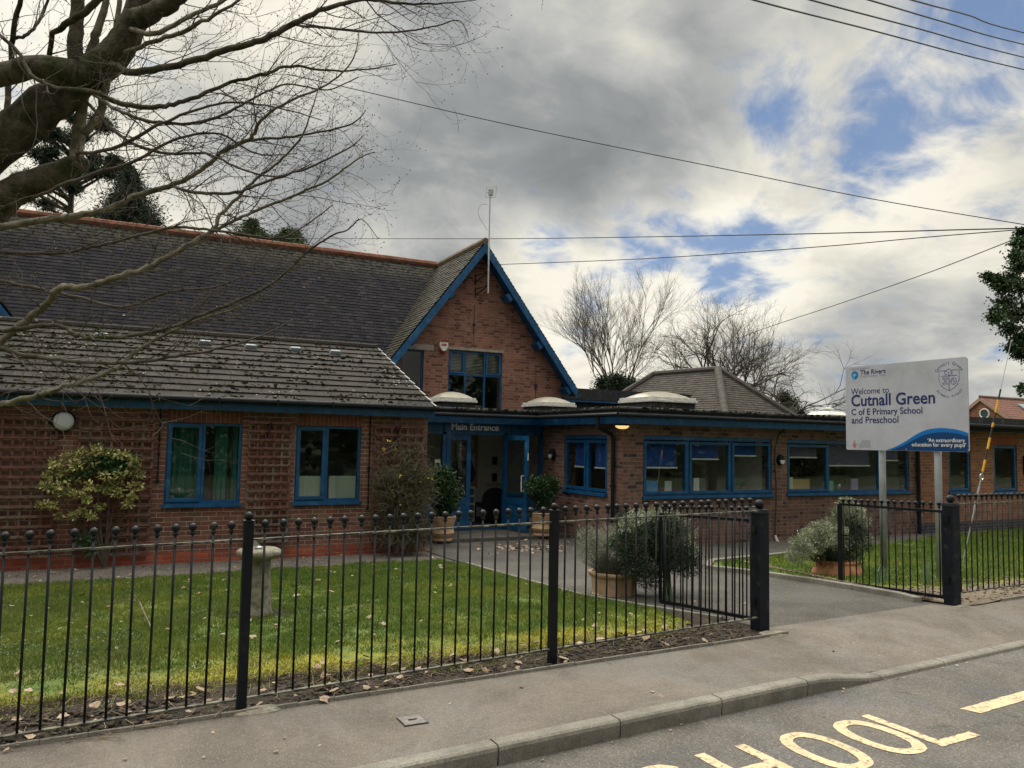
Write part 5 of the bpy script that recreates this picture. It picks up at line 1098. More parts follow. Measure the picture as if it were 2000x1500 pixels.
signtext('THE CHURCH', 412, 1060, 500, SIGG); signtext('OF ENGLAND', 412, 1076, 500, SIGG); signtext('DIOCESE OF', 385, 1098, 498, SIGG); signtext('WORCESTER', 385, 1120, 504, SIGG)
def disc2(c, r, mt, nm, dx_, K=28, poly=None, par=SG):
    b = MB(); P = [(SX-dx_, c.y-r*math.cos(2*math.pi*k/K), c.z+r*math.sin(2*math.pi*k/K)) for k in range(K)] if poly is None else [(SX-dx_, c.y-x*r, c.z+z*r) for x, z in poly]
    b.add(P, [tuple(range(len(P)))]); return b.build(nm, mt, par)
c0 = signpt(348, 415); disc2(c0, .066, SIGB1, 'round_logo', .002); disc2(c0+Vector((0, -.004, 0)), .066, SIGT, 'logo_wave', .0035, poly=[(-.9, -.2), (-.5, .35), (0, .55), (.45, .3), (.55, -.1), (.3, -.05), (.0, -.2), (-.1, -.95), (-.6, -.7)])
disc2(c0, .066, SIGNW, 'logo_curl', .0045, poly=[(-.5, .1), (0, .3), (.35, .0), (.4, -.3), (.1, -.05), (-.2, -.1)])
c1 = signpt(347, 1098); disc2(c1, .04, SIGR, 'crest', .002, poly=[(-.9, .7), (.9, .7), (.85, -.2), (.4, -.8), (0, -1.05), (-.4, -.8), (-.85, -.2)]); disc2(signpt(347, 1060), .03, SIGG, 'mitre', .002, poly=[(-.7, -.7), (.7, -.7), (.8, 0), (0, 1), (-.8, 0)])
disc2(c1, .04, SIGNW, 'crest_bar', .0032, poly=[(-.86, .12), (.86, .12), (.86, -.06), (-.86, -.06)])
cs = signpt(1268, 455); sw = .153; NB = MB()
def sl_(pts, wdt=.006, b=NB):
    for a, c in zip(pts, pts[1:]): b.beam((SX-.0025, cs.y-a[0]*sw, cs.z+a[1]*sw), (SX-.0025, cs.y-c[0]*sw, cs.z+c[1]*sw), .002, wdt, (0, -(c[1]-a[1]), -(c[0]-a[0])) if False else Vector((0, 0, 1)) if abs(c[0]-a[0]) > abs(c[1]-a[1]) else Vector((0, 1, 0)))
shp = [(0, 1.02), (-.18, .88), (-1, .86), (-1, -.05), (-.85, -.45), (-.5, -.8), (0, -1.05), (.5, -.8), (.85, -.45), (1, -.05), (1, .86), (.18, .88), (0, 1.02)]
sl_(shp, .005); sl_([(0, .75), (0, -1.0)], .009); sl_([(-.78, .35), (.78, .35)], .008)
for cx, cz in ((-.55, .12), (-.25, .12), (-.4, -.12), (-.55, -.36), (-.25, -.36)):
    sl_([(cx+.1*math.cos(k*math.pi*2/5+.3), cz+.1*math.sin(k*math.pi*2/5+.3)) for k in range(6)], .004)
sl_([(.45+.3*math.cos(k*.5236), -.17+.3*math.sin(k*.5236)) for k in range(13)], .005); sl_([(.2, -.3), (.35, .0), (.5, -.1), (.45, -.3), (.7, -.2)], .004)
SIGV = mat('sign_violet', (.10, .11, .30), .5); NB.build('shield', SIGV, SG)
for s_, x, z in (('C', -.5, .47), ('E', .15, .47)): text(s_, .075, (SX-.002, cs.y-x*sw+.0, cs.z+z*sw), SIGV, SG, rx=(0, -1, 0), depth=.001)
def arct(s_, r, a0, a1, size, top=True):
    n = len(s_)
    for i, ch in enumerate(s_):
        if ch == ' ': continue
        a = a0+(a1-a0)*i/(n-1); x, z = r*math.cos(a), r*math.sin(a); rot = a-math.pi/2 if top else a+math.pi/2
        text(ch, size, (SX-.002, cs.y-x, cs.z+z), SIGV, SG, rx=(0, -1, 0), depth=.001, align='CENTER', rot=rot, bold=.0005)
arct('Cutnall Green', .215, R(146), R(34), .062); arct('Primary School', .255, R(222), R(318), .048, False)
for x8, y8 in ((852, 1138), (1461, 1147)): q = signpt(x8, y8); MB().ball((SX-.006, q.y, q.z), .007, 8).build('rivet', WHITE, SG)

# ------------------------------------------------------------------ bird bath / sundial
t = thing('staddle_stone', 'weathered mushroom-shaped stone pedestal on the lawn behind the railing post', 'stone pedestal', (1.54, 8.95, -.1))
def rough(b, amt, f):
    for i, v in enumerate(b.v): n_ = amt*mnoise.noise(Vector((v[0]*f, v[1]*f, v[2]*f))); n2_ = amt*mnoise.noise(Vector((v[1]*f+9, v[0]*f, v[2]*f+4))); b.v[i] = (v[0]+n_, v[1]+n2_, v[2]+n_*.6)
    return b
def fill(prof, k=5): return smoothc(prof, k)
rough(MB().lathe(fill([(.155, -.12), (.145, .0), (.125, .15), (.108, .35), (.10, .52), (.10, .58)]), (1.56, 8.95, -.08), 20), .014, 7).build('pedestal', STONE, t, smooth=True)
rough(MB().lathe(fill([(.11, .0), (.19, .02), (.23, .045), (.24, .07), (.225, .10), (.17, .118), (.02, .125)]), (1.54, 8.95, .50), 26), .016, 11).build('cap_stone', STONE, t, smooth=True)
k = thing('gnomon', 'small silver metal pointer standing on the stone pedestal', 'ornament', (1.50, 8.9, .64)); MB().lathe([(.045, 0), (.04, .01), (.015, .02)], (1.52, 8.9, .63), 14).build('dial', METAL, k); MB().hexa([(1.47, 8.895, .645), (1.545, 8.895, .645), (1.545, 8.905, .645), (1.47, 8.905, .645), (1.455, 8.895, .74), (1.465, 8.895, .74), (1.465, 8.905, .74), (1.455, 8.905, .74)]).build('blade', METAL, k)

# ------------------------------------------------------------------ potted shrubs
GBAY = foliage('bay_leaf', (.018, .045, .015), (.032, .075, .025), (.075, .125, .055), .35, .12); GVAR = foliage('variegated_leaf', (.10, .14, .04), (.38, .36, .13), (.56, .52, .25), .45, .2); GVG = foliage('climber_green', (.04, .10, .04), (.06, .13, .05), (.09, .17, .07), .45, .2)
GDK = foliage('dark_shrub', (.008, .024, .009), (.016, .042, .015), (.040, .070, .028), .5, .15); GSIL = foliage('silver_leaf', (.13, .16, .09), (.28, .31, .20), (.46, .48, .36), .6, .2); GLAV = foliage('lavender', (.15, .17, .12), (.24, .25, .19), (.33, .33, .26), .7, .2)
GJAS = foliage('jasmine_bits', (.05, .055, .025), (.085, .08, .04), (.13, .12, .06), .7, .2); FLY = foliage('yellow_flower', (.7, .55, .05), (.75, .6, .08), (.8, .65, .1), .6, .3)
CON = foliage('conifer', (.010, .022, .015), (.020, .038, .022), (.045, .066, .034), .7, .1); CON2 = foliage('cypress', (.03, .055, .02), (.05, .085, .03), (.075, .11, .045), .7, .1); IVY = foliage('ivy_leaf', (.015, .035, .012), (.03, .065, .022), (.085, .125, .05), .35, .12)
def shoots(b, c, n, L_, r, up=.8, spread=.6, n_=5):
    for _ in range(n):
        a = random.random()*6.283; d = Vector((math.cos(a)*spread*random.random(), math.sin(a)*spread*random.random(), up)).normalized(); p = Vector(c)+Vector((random.gauss(0, .05), random.gauss(0, .05), 0)); P = [p]
        for i in range(n_): d = (d+Vector((random.gauss(0, .12), random.gauss(0, .12), random.gauss(0, .08)))).normalized(); P.append(P[-1]+d*L_*random.uniform(.7, 1.2)/n_)
        b.tube(P, [r*(1-i/(n_+.5)) for i in range(n_+1)], 4)
    return b
def potprof(w_, h_): return [(w_*.74, 0), (w_*.80, .03), (w_*.86, .05), (w_*.90, h_*.15), (w_*.86, h_*.22), (w_*.84, h_*.26), (w_*.90, h_*.80), (w_*.93, h_*.82), (w_*1.0, h_*.88), (w_*1.03, h_*.93), (w_*1.02, h_), (w_*.92, h_), (w_*.88, h_*.9)]
def bay(x, y, z, cen, rad, label, n=6800):
    t = thing('bay_shrub', label, 'potted shrub', (x, y, z), 'clipped shrubs in pots at the entrance')
    MB().lathe([(.20, 0), (.22, .03), (.20, .07), (.235, .12), (.255, .17), (.235, .22), (.225, .26), (.27, .42), (.275, .46), (.285, .48), (.28, .50), (.25, .5), (.24, .45)], (x, y, z), 20).build('pot', TERRA, t, smooth=False)
    MB().lathe([(.24, 0), (.01, .01)], (x, y, z+.455), 16).build('compost', SOIL, t)
    shoots(MB(), (x, y, z+.46), 9, .55, .012).build('stem', BARKD, t); leafcloud(cen, rad, n, .055, GBAY, 'foliage', t, 2.0)
c_ = lambda px, py, y: tuple(gy(px, py, y))
bay(6.10, 15.0, -.19, [c_(866, 945, 15), c_(860, 930, 15), c_(875, 965, 15.1), c_(850, 960, 14.9), c_(872, 985, 15), c_(862, 1000, 15)], [(.33, .30, .30), (.28, .26, .22), (.29, .26, .24), (.25, .24, .22), (.22, .2, .16), (.18, .18, .12)], 'clipped evergreen shrub in a buff pot left of the entrance')
bay(8.42, 15.0, -.17, [c_(1060, 955, 15), c_(1042, 950, 15), c_(1075, 950, 15), c_(1058, 975, 15)], [(.27, .27, .24), (.2, .2, .2), (.18, .18, .2), (.2, .2, .16)], 'clipped evergreen shrub in a bulging pot right of the entrance doors', 4200)
# lavender pot
t = thing('lavender_pot', 'grey lavender in an octagonal buff pot behind the railings', 'potted plant', (5.84, 8.55, -.16))
MB().lathe(potprof(.325, .36), (5.84, 8.55, -.16), 8, rot=.25).build('pot', TERRA, t, bevel=.004); MB().lathe([(.29, 0), (.01, .01)], (5.84, 8.55, .165), 10).build('compost', SOIL, t)
shoots(MB(), (5.74, 8.55, .16), 420, .42, .0035, .65, 1.25).build('stem', mat('lavender_stem', (.17, .16, .12), .9, vary=.3), t)
leafcloud([c_(1150, 1075, 8.5), c_(1165, 1060, 8.55), c_(1185, 1070, 8.6), c_(1150, 1050, 8.5), c_(1195, 1045, 8.6)], [(.16, .18, .14)]*5, 5200, .035, GLAV, 'foliage', t, 6, -.6)
# leaning evergreen bush
t = thing('leaning_bush', 'large dark evergreen bush with silvery tips leaning over the lavender pot', 'bush', (6.36, 8.15, -.1))
P_ = [(6.36, 8.15, -.15), (6.36, 8.15, .15), (6.33, 8.15, .42), (6.25, 8.15, .60)]; MB().tube(P_, [.055, .05, .045, .03], 9).build('trunk', BARKD, t); shoots(MB(), (6.3, 8.15, .35), 60, .7, .010, .7, 1.2).build('branches', BARKD, t)
cc = [(1215, 1060), (1240, 1040), (1262, 1030), (1290, 1030), (1318, 1030), (1235, 1080), (1262, 1075), (1290, 1070), (1320, 1065), (1338, 1085), (1250, 1110), (1280, 1105), (1310, 1095), (1340, 1105), (1265, 1130), (1225, 1105), (1230, 1020), (1300, 1015)]
leafcloud([c_(a, e_, 8.15+random.uniform(-.25, .25)) for a, e_ in cc], [(.17, .22, .13)]*len(cc), 26000, .032, GDK, 'foliage', t, 3.2)
cc = [(1225, 1025), (1245, 1010), (1280, 1005), (1305, 1005), (1325, 1015), (1345, 1070), (1205, 1050), (1220, 1085), (1240, 1060), (1342, 1040), (1270, 1015), (1350, 1095)]
leafcloud([c_(a, e_, 8.1+random.uniform(-.2, .2)) for a, e_ in cc], [(.12, .17, .09)]*len(cc), 4500, .034, GSIL, 'silver_tips', t, 4., -.5)
b = MB()
for i in range(16): q = gz(1300+random.uniform(-8, 18), 1178, -.08); a = random.uniform(-.5, .5); b.tube([q, q+Vector((a*.08, a*.05, .14)), q+Vector((a*.2, a*.1, random.uniform(.2, .32)))], [.006, .005, .001], 4)
tag(center_origin(b.build('daffodil_leaves', mat('daffodil', (.13, .22, .13), .5))), 'tuft of upright daffodil leaves at the foot of the leaning bush', 'plant')
b = MB()
for i in range(14): q = gz(1722+random.uniform(-16, 14), 1140+random.uniform(-6, 4), -.06); a = random.uniform(-.8, .8); b.tube([q, q+Vector((a*.1, a*.05, .18)), q+Vector((a*.3, a*.1, random.uniform(.15, .30)))], [.006, .005, .001], 4)
tag(center_origin(b.build('daffodil_leaves', mat('daffodil', (.13, .22, .13), .5))), 'loose daffodil leaves by the left post of the school sign', 'plant')
b = MB()
for i in range(14): q = gz(1812+random.uniform(-10, 10), 1146+random.uniform(-5, 4), -.06); a = random.uniform(-.5, .5); b.tube([q, q+Vector((a*.1, a*.05, .2)), q+Vector((a*.25, a*.1, random.uniform(.28, .40)))], [.006, .005, .001], 4)
tag(center_origin(b.build('daffodil_leaves', mat('daffodil', (.13, .22, .13), .5))), 'upright daffodil leaves beside the right post of the school sign', 'plant')
# silver shrub pot on the right
t = thing('silver_shrub_pot', 'silver-leaved shrub in an orange pot beside the right gate leaf', 'potted shrub', (9.92, 8.62, -.12))
MB().lathe([(.36, 0), (.38, .02), (.37, .05), (.31, .20), (.32, .24), (.30, .25)], (9.92, 8.62, -.12), 22).build('pot', mat('orange_terracotta', (.42, .185, .085), .85, vary=.2, col2=(.25, .13, .08), c2scale=7), t); MB().lathe([(.3, 0), (.01, .01)], (9.92, 8.62, .11), 16).build('compost', SOIL, t)
shoots(MB(), (9.85, 8.62, .1), 50, .75, .009, .8, .9).build('stem', BARKD, t)
cc = [(1575, 1065), (1600, 1050), (1625, 1045), (1600, 1080), (1630, 1075), (1650, 1060), (1655, 1030), (1650, 1005), (1670, 1040), (1680, 1065), (1660, 1085), (1615, 1095), (1640, 1095)]
leafcloud([c_(a, e_, 8.62+random.uniform(-.2, .25)) for a, e_ in cc], [(.17, .2, .13)]*len(cc), 13000, .035, GDK, 'foliage', t, 3)
cc = [(1562, 1060), (1580, 1045), (1605, 1030), (1630, 1022), (1645, 1000), (1655, 985), (1568, 1075), (1612, 1055), (1638, 1040), (1680, 1020), (1590, 1070), (1555, 1085), (1670, 1000), (1685, 1050), (1640, 1065)]
leafcloud([c_(a, e_, 8.55+random.uniform(-.2, .15)) for a, e_ in cc], [(.12, .15, .09)]*len(cc), 9500, .045, GSIL, 'silver_leaves', t, 3.4, -.4)
# variegated climber on the trellis
t = thing('variegated_climber', 'yellow variegated shrub trained against the second trellis', 'climbing shrub', (.02, 13.75, -.2))
cc = [(110, 905), (135, 893), (160, 885), (190, 880), (215, 884), (240, 888), (262, 902), (268, 925), (98, 925), (125, 925), (150, 910), (180, 905), (92, 950), (120, 950), (145, 940), (265, 950), (258, 972), (80, 985), (100, 985), (120, 962), (150, 965), (175, 950), (225, 945), (208, 930), (235, 925), (228, 962), (250, 985), (160, 1000), (115, 1008), (142, 1008), (180, 1008), (205, 955), (195, 990), (170, 975)]
leafcloud([c_(a, e_, 13.72+random.uniform(-.12, .1)) for a, e_ in cc], [(.10, .10, .065) if e_ < 970 else (.06, .06, .035) for a, e_ in cc], 2500, .058, GVAR, 'variegated_leaves', t, 1.9)
leafcloud([c_(a, e_, 13.8) for a, e_ in [(215, 895), (235, 905), (225, 915), (190, 900), (250, 900), (160, 920), (130, 935), (200, 915)]], [(.15, .1, .1)]*8, 1300, .06, GVG, 'green_leaves', t, 1.9)
leafcloud([c_(a, e_, 13.75) for a, e_ in [(165, 1050), (180, 1065), (175, 1078), (160, 1062)]], [(.09, .06, .06)]*4, 220, .06, GVG, 'low_leaves', t, 1.9)
b = MB(); bs = gz(203, 1098, -.2)
for px, py in [(150, 960), (110, 980), (190, 900), (240, 920), (262, 940), (175, 1050), (130, 925), (215, 885), (95, 940)]:
    e_ = gy(px, py, 13.78); s0 = Vector((bs.x, 13.75, -.2)); mid = s0.lerp(e_, .4)+Vector((random.uniform(-.05, .05), 0, .12)); b.tube([s0, s0.lerp(mid, .5)+Vector((0, 0, .04)), mid, mid.lerp(e_, .5), e_], [.022, .016, .012, .009, .004], 5)
b.build('stems', BARKD, t)
# winter jasmine tangle
t = thing('winter_jasmine', 'tangled brown winter jasmine bush with a few yellow flowers left of the entrance', 'bush', (4.85, 13.6, -.2)); b = MB()
for i in range(2300):
    px, py = (random.gauss(793, 26), random.uniform(912, 1062)) if i < 1950 else (random.uniform(735, 830), random.uniform(868, 950)); px = min(843, max(735, px)); p = gy(px, py, 13.6+random.uniform(-.25, .25)); d = Vector((random.gauss(0, .6), random.gauss(0, .4), random.gauss(-.1, .8))).normalized(); P = [p]
    for k in range(5): d = (d+Vector((random.gauss(0, .25), random.gauss(0, .2), -.12))).normalized(); q = P[-1]+d*random.uniform(.04, .08); q.z = max(q.z, -.15); q.x = min(max(q.x, 4.2), 5.45); P.append(q)
    b.tube(P, [.006, .0055, .005, .004, .003, .002], 3)
b.build('stems', mat('jasmine_stem', (.085, .075, .045), .9, vary=.4), t)
cc = [(790, 940), (800, 970), (785, 1000), (800, 1030), (765, 990), (825, 950), (820, 1000), (770, 1035)]
leafcloud([c_(a, e_, 13.62) for a, e_ in cc], [(.22, .2, .2)]*8, 6500, .022, GJAS, 'foliage', t, 3)
leafcloud([c_(a, e_, 13.35) for a, e_ in [(759, 861), (781, 928), (770, 967), (765, 960), (819, 942), (750, 878), (773, 875), (780, 986), (812, 918), (840, 935)]], [(.02, .02, .02)]*10, 40, .03, FLY, 'flowers', t, 1.2)
# bay at the lawn's corner: low debris twigs are in the bed

# ------------------------------------------------------------------ grass, litter, clods
ghv = lambda y: np.where(True, -.22*(lambda t: t*t*(3-2*t)*.35+.65*t)(np.clip((y-6.1)/6.6, 0, 1)), 0)
def grass(name, poly, n, x0, x1, y0, y1, hmin, hmax, wd, mt, lean=.5, frontmask=False):
    P = np.column_stack([rng.uniform(x0, x1, n), rng.uniform(y0, y1, n)]); P = P[inpoly(P, poly)]; n = len(P)
    z = ghv(P[:, 1])+.008; tall = np.array([mnoise.noise(Vector((a*1.1, b*1.1, 7))) for a, b in P])
    tf2 = np.array([mnoise.noise(Vector((a*6, b*6, 3))) for a, b in P]); h = rng.uniform(hmin, hmax, n)*(1+.6*tall+.9*tf2); 
    if frontmask: h *= np.clip((P[:, 1]-6.2)/1.1, .42, 1.)
    a = rng.uniform(0, 2*np.pi, n); l = rng.uniform(.1, lean, n)*h*1.6; V = np.empty((n, 3, 3)); c, s_ = np.cos(a), np.sin(a); b_ = rng.uniform(0, 2*np.pi, n)
    V[:, 0] = np.column_stack([P[:, 0]-c*wd, P[:, 1]-s_*wd, z]); V[:, 1] = np.column_stack([P[:, 0]+c*wd, P[:, 1]+s_*wd, z]); V[:, 2] = np.column_stack([P[:, 0]+np.cos(b_)*l, P[:, 1]+np.sin(b_)*l, z+h])
    o = npmesh(name, V.reshape(-1, 3), n, 3, mt); o['kind'] = 'stuff'; tag(o, 'short green grass covering the lawn', 'grass'); return o
o = grass('grass', LAWNP, 290000, -2.6, 5.6, 6.0, 12.9, .022, .05, .0042, BLADE, .8, True); o['label'] = 'short mossy grass of the front lawn behind the railings'
RL_ = [(9.15, 7.6), (10.2, 7.0), (20, 7.4), (22, 7.6), (22, 12.8), (20.5, 12.8), (16.8, 12.05), (11.2, 10.8), (9.3, 10.5), (8.95, 10.0), (9.1, 9.4)]
o = grass('grass', RL_, 110000, 8.9, 22, 7.0, 12.9, .03, .07, .005, BLADE, .7); o['label'] = 'greener grass of the small lawn around the school sign'
def litter(name, label, n, fx, sz, mt, up=.6):
    V = []
    for _ in range(n):
        x, y, z = fx(); s_ = sz*random.uniform(.45, 1.25); a = random.random()*6.28; N_ = Vector((random.gauss(0, up*.5), random.gauss(0, up*.5), 1)).normalized(); A = Vector((math.cos(a), math.sin(a), 0)); A = (A-N_*A.dot(N_)).normalized(); B = N_.cross(A); K = random.choice([5, 7]); m_ = 10
        curl = random.uniform(-.5, .9); c_ = Vector((x, y, z+.006+s_*.12)); pts_ = []
        for k in range(m_): t_ = 2*math.pi*k/m_; r = s_*(random.uniform(.45, .8) if k % 2 else random.uniform(.6, 1.1)); p = c_+A*r*math.cos(t_)+B*r*.8*math.sin(t_)+N_*(curl*r*r/s_*.5*abs(math.sin(t_))); pts_.append(p)
        for k in range(m_): V += [c_, pts_[k], pts_[(k+1) % m_]]
    o = npmesh(name, np.array([tuple(v) for v in V]), len(V)//3, 3, mt); o['kind'] = 'stuff'; tag(o, label, 'leaves'); return o
def leafmat(name, cols):
    def fn(t, b, pos):
        c = t.ramp(t.noise(pos, 3.7, 2, .5), [(i/(len(cols)-1)*.6+.2, q) for i, q in enumerate(cols)]); c = t.vm('SCALE', c, sc=t.ss(t.noise(pos, 60, 3, .6), .3, .7, .75, 1.2))
        t.put(b.inputs['Base Color'], c); b.inputs['Roughness'].default_value = .85
    return mat(name, fn=fn)
DL = leafmat('fallen_leaf', [(.16, .095, .055), (.28, .19, .125), (.42, .32, .235), (.20, .12, .07)])
litter('fallen_leaves', 'brown and buff fallen leaves scattered on the front lawn', 120, lambda: (lambda x, y: (x, y, gh(x, y)+.03))(random.uniform(-2, 5.2), 6.3+6.2*random.random()**1.3), .042, DL)
litter('fallen_leaves', 'larger dry leaves lying in the soil bed along the railings', 110, lambda: (lambda x: (x, fy(x)+random.uniform(-.10, .55), .012))(random.uniform(-1, 5.3)), .045, DL)
litter('fallen_leaves', 'drift of dry leaves on the slab by the entrance doors', 130, lambda: (lambda p: (p.x, p.y, gh(p.x, p.y)+.005))(gz(random.gauss(1030, 35), random.gauss(1066, 5), -.17)), .045, DL)
litter('fallen_leaves', 'dry leaf bits on the gravel strip below the wing wall', 90, lambda: (random.uniform(-2, 5.3), random.uniform(12.7, 13.9), -.215), .035, DL)
litter('fallen_leaves', 'pale leaf scraps on the drive and pavement', 46, lambda: random.choice([(random.uniform(6, 8.8), random.uniform(6.2, 9), -.02), (random.uniform(0, 8), random.uniform(4.7, 5.5), .0), (random.uniform(8.9, 11), random.uniform(6.3, 9.5), .02)]), .022, DL)
litter('fallen_leaves', 'small brown leaves caught in the road gutter', 30, lambda: (lambda x: (x, kf(x)-random.uniform(.01, .09), -.118))(random.uniform(1.5, 8)), .016, DL)
def clods(name, label, n, fx, szs, mt):
    P_, R_ = [], []
    for _ in range(n): P_.append(Vector(fx())); R_.append(random.choice(szs))
    o = clumps(name, P_, R_, mt, None, .6); o['kind'] = 'stuff'; tag(o, label, 'soil')
clods('soil_clods', 'dark crumbly soil clods under the railings', 2600, lambda: (lambda x: (x, ed(x)+.03+random.random()*.55, .0))(random.uniform(-1.2, 5.8)), [.006, .010, .014, .020], mat('clod', (.034, .026, .018), 1., vary=.5, vscale=12, col2=(.075, .058, .042), c2scale=8))
clods('mulch_bits', 'dry woody mulch under the school sign', 1300, lambda: (lambda x: (x, random.uniform(ed(x)+.05, 7.3+.0*x) if x > 9.1 else random.uniform(6.4, 9.6), .015))(random.choice([random.uniform(9.0, 13.5), random.uniform(8.95, 9.02)])), [.008, .012, .018], mat('mulch', (.17, .13, .09), 1., vary=.5, vscale=15))
clods('soil_clods', 'ring of bare soil round the stone pedestal', 420, lambda: (lambda a, r: (1.56+r*math.cos(a), 8.9+r*.8*math.sin(a), -.085))(random.random()*6.283, random.uniform(.12, .38)), [.012, .02, .028], mat('clod', (.05, .038, .026)))
clods('gravel_stones', 'small stones on the gravel strip below the wing wall', 1500, lambda: (random.uniform(-2.4, 5.3), random.uniform(12.6, 13.95), -.228), [.006, .009, .013], mat('gravel_stone', (.15, .13, .115), .95, vary=.4, vscale=15))
b = MB()
for i in range(230):
    x = random.uniform(-1, 5.6); y = fy(x)+random.uniform(-.1, .75); a = random.gauss(0, .9); d = Vector((math.cos(a), math.sin(a), random.uniform(-.02, .12))); P = [Vector((x, y, .015))]
    for k in range(4): d = (d+Vector((random.gauss(0, .3), random.gauss(0, .3), random.gauss(-.03, .1)))).normalized(); q = P[-1]+d*random.uniform(.02, .07); q.z = max(q.z, .01); P.append(q)
    b.tube(P, [.0035, .003, .003, .0025, .0015], 4)
o = b.build('fallen_twigs', mat('dry_twig', (.20, .15, .10), .9, vary=.4)); o['kind'] = 'stuff'; tag(o, 'dry twigs and stalks lying along the railing bed', 'twigs')
MB().tube([gz(700, 1185, -.06)+Vector((0, 0, .02)), gz(770, 1195, -.06)+Vector((0, 0, .03)), gz(800, 1240, -.05)+Vector((0, 0, .02))], .006, 5) 
P_ = [gz(a, c, -.03)+Vector((0, 0, e)) for a, c, e in [(215, 1183, .03), (250, 1182, .06), (272, 1190, .07), (285, 1213, .04), (295, 1232, .03)]]
tag(center_origin(MB().tube(P_, [.005, .006, .007, .008, .007], 6).tube([P_[2], P_[2]+Vector((-.05, .12, .08))], .003, 4).build('fallen_branch', BARKL)), 'thin pale fallen branch lying on the left of the lawn', 'branch')

# ------------------------------------------------------------------ overhead wires, pole, guy wire
PB = gd(2046, 900, 14.5); PXY = (PB.x, PB.y)
t = thing('utility_pole', 'wooden utility pole hidden by ivy at the right edge', 'pole', (PXY[0], PXY[1], -.1)); MB().tube([(*PXY, -.3), (*PXY, 6.6)], [.14, .10], 12).build('pole', BARKD, t, smooth=True); MB().beam((PXY[0]-.5, PXY[1]-.1, 6.35), (PXY[0]+.5, PXY[1]+.1, 6.35), .09, .11).build('crossarm', BARKD, t)
t = thing('ivy', 'thick dark ivy clump hanging round the utility pole at the right edge', 'ivy', (PXY[0], PXY[1], 2.)); cc = []
for a, e_, r in [(1995, 455, 10), (1990, 475, 14), (1985, 500, 16), (1990, 520, 20), (1975, 545, 22), (1960, 560, 20), (1945, 548, 15), (1930, 540, 9), (1995, 560, 30), (1960, 590, 22), (1950, 615, 18), (1980, 610, 30), (2010, 600, 35), (1970, 640, 20), (1990, 660, 24), (2015, 650, 35), (1995, 690, 16), (1985, 675, 15), (2030, 500, 35), (2050, 560, 45), (2060, 640, 45), (2040, 700, 35), (2015, 760, 14), (1998, 758, 8), (2080, 520, 40), (2100, 620, 50), (2035, 760, 20), (2060, 740, 30), (1975, 678, 7), (2040, 450, 28), (1940, 618, 10)]:
    cc.append((gd(a, e_, 14.5+random.uniform(-.3, .3)), r/107.))
leafcloud([tuple(c) for c, r in cc], [(r, r, r*.95) for c, r in cc], 24000, .056, IVY, 'leaves', t, 1.7, .6, 1., True)
b = MB()
for c, r in cc: b.tube([(PXY[0], PXY[1], c.z-.3), Vector((PXY[0], PXY[1], c.z)).lerp(c, .5), c], [.02, .015, .006], 5)
b.build('stems', BARKD, t)
def wire(label, pts, r=.011, nm='overhead_wire'):
    P = [gd(*p) for p in pts]; P = [Vector(q) for q in smoothc([tuple(p) for p in P], 6)]; o = center_origin(MB().tube(P, r, 5).build(nm, CABLE)); tag(o, label, 'wire', 'overhead wires'); return o
wire('lowest of the four thick wires across the top right corner', [(1150, -95, 6.5), (1472, 0, 8), (1700, 58.5, 10), (2000, 136, 14), (2300, 200, 22)], .010)
wire('second lowest of the four wires across the top right corner', [(1250, -95, 6.5), (1583, 0, 8.3), (1790, 55, 10.5), (2000, 112, 14), (2300, 180, 22)], .010)
wire('third of the four wires across the top right corner, counted upwards', [(1350, -100, 6.6), (1697, 0, 8.8), (1850, 45, 11), (2000, 87, 14), (2300, 155, 22)], .010)
wire('topmost short wire in the top right corner', [(1450, -100, 6.8), (1781, 0, 9.2), (1892, 30, 11.5), (2000, 64, 14), (2300, 130, 22)], .010)
wire('long wire sloping down across the whole sky from the bare tree to the ivy', [(560, 145, 15), (665, 168, 15), (1000, 245, 15), (1400, 327, 15), (1700, 388, 14.8), (1990, 437, 14.5), (2040, 445, 14.5)], .009)
wire('almost level wire crossing behind the aerial mast', [(560, 466, 34), (700, 466, 32), (1000, 466, 28), (1300, 462, 24), (1600, 456, 19), (1900, 448, 15.5), (2040, 445, 14.5)], .013)
wire('wire running from the gable peak up to the ivy-clad pole', [(958, 517, 22.8), (1100, 512, 21.5), (1300, 503, 19.8), (1600, 482, 17.2), (1800, 464, 15.8), (1985, 449, 14.6), (2040, 445, 14.5)], .010)
wire('wire descending from the ivy to the bare trees beyond', [(1440, 662, 28), (1500, 639, 26), (1640, 593, 22), (1820, 530, 18), (1985, 466, 14.6), (2040, 448, 14.5)], .010)
an = gz(1880, 1100, -.1); gt_ = gd(1972, 680, 13.9); t = thing('guy_wire', 'diagonal guy wire with yellow and black striped guard tube', 'guy wire', an)
def gpt(px, py): # point on the line anchor -> top by image height
    best = min((abs(_pj(an.lerp(gt_, k/400))-py), k) for k in range(600)); return an.lerp(gt_, best[1]/400)
def _pj(p):
    q = np.array(p)-CP; c = q[0]*AX+q[1]*AY+q[2]*UPc; return 750+F*c[1]/c[2]
MB().tube([gpt(0, 940), an.lerp(gt_, 1.04)], .006, 6).build('strand', METAL, t)
ys = [760, 782, 810, 828, 860, 885, 900, 921]
for i, (a, c) in enumerate([(760, 781), (781, 806), (806, 826), (826, 834), (834, 855), (855, 877), (877, 898), (898, 921)]):
    MB().tube([gpt(0, a), gpt(0, c)], .019 if i % 2 else .014, 8).build('guard_sleeve', GYEL if i % 2 else GBLK, t)
e_ = gpt(0, 930); ring_ = [e_+Vector((.045*math.cos(k*.5236), 0, .055*math.sin(k*.5236)-.01)) for k in range(13)]; MB().tube(ring_, .009, 6).build('eye', METAL, t)
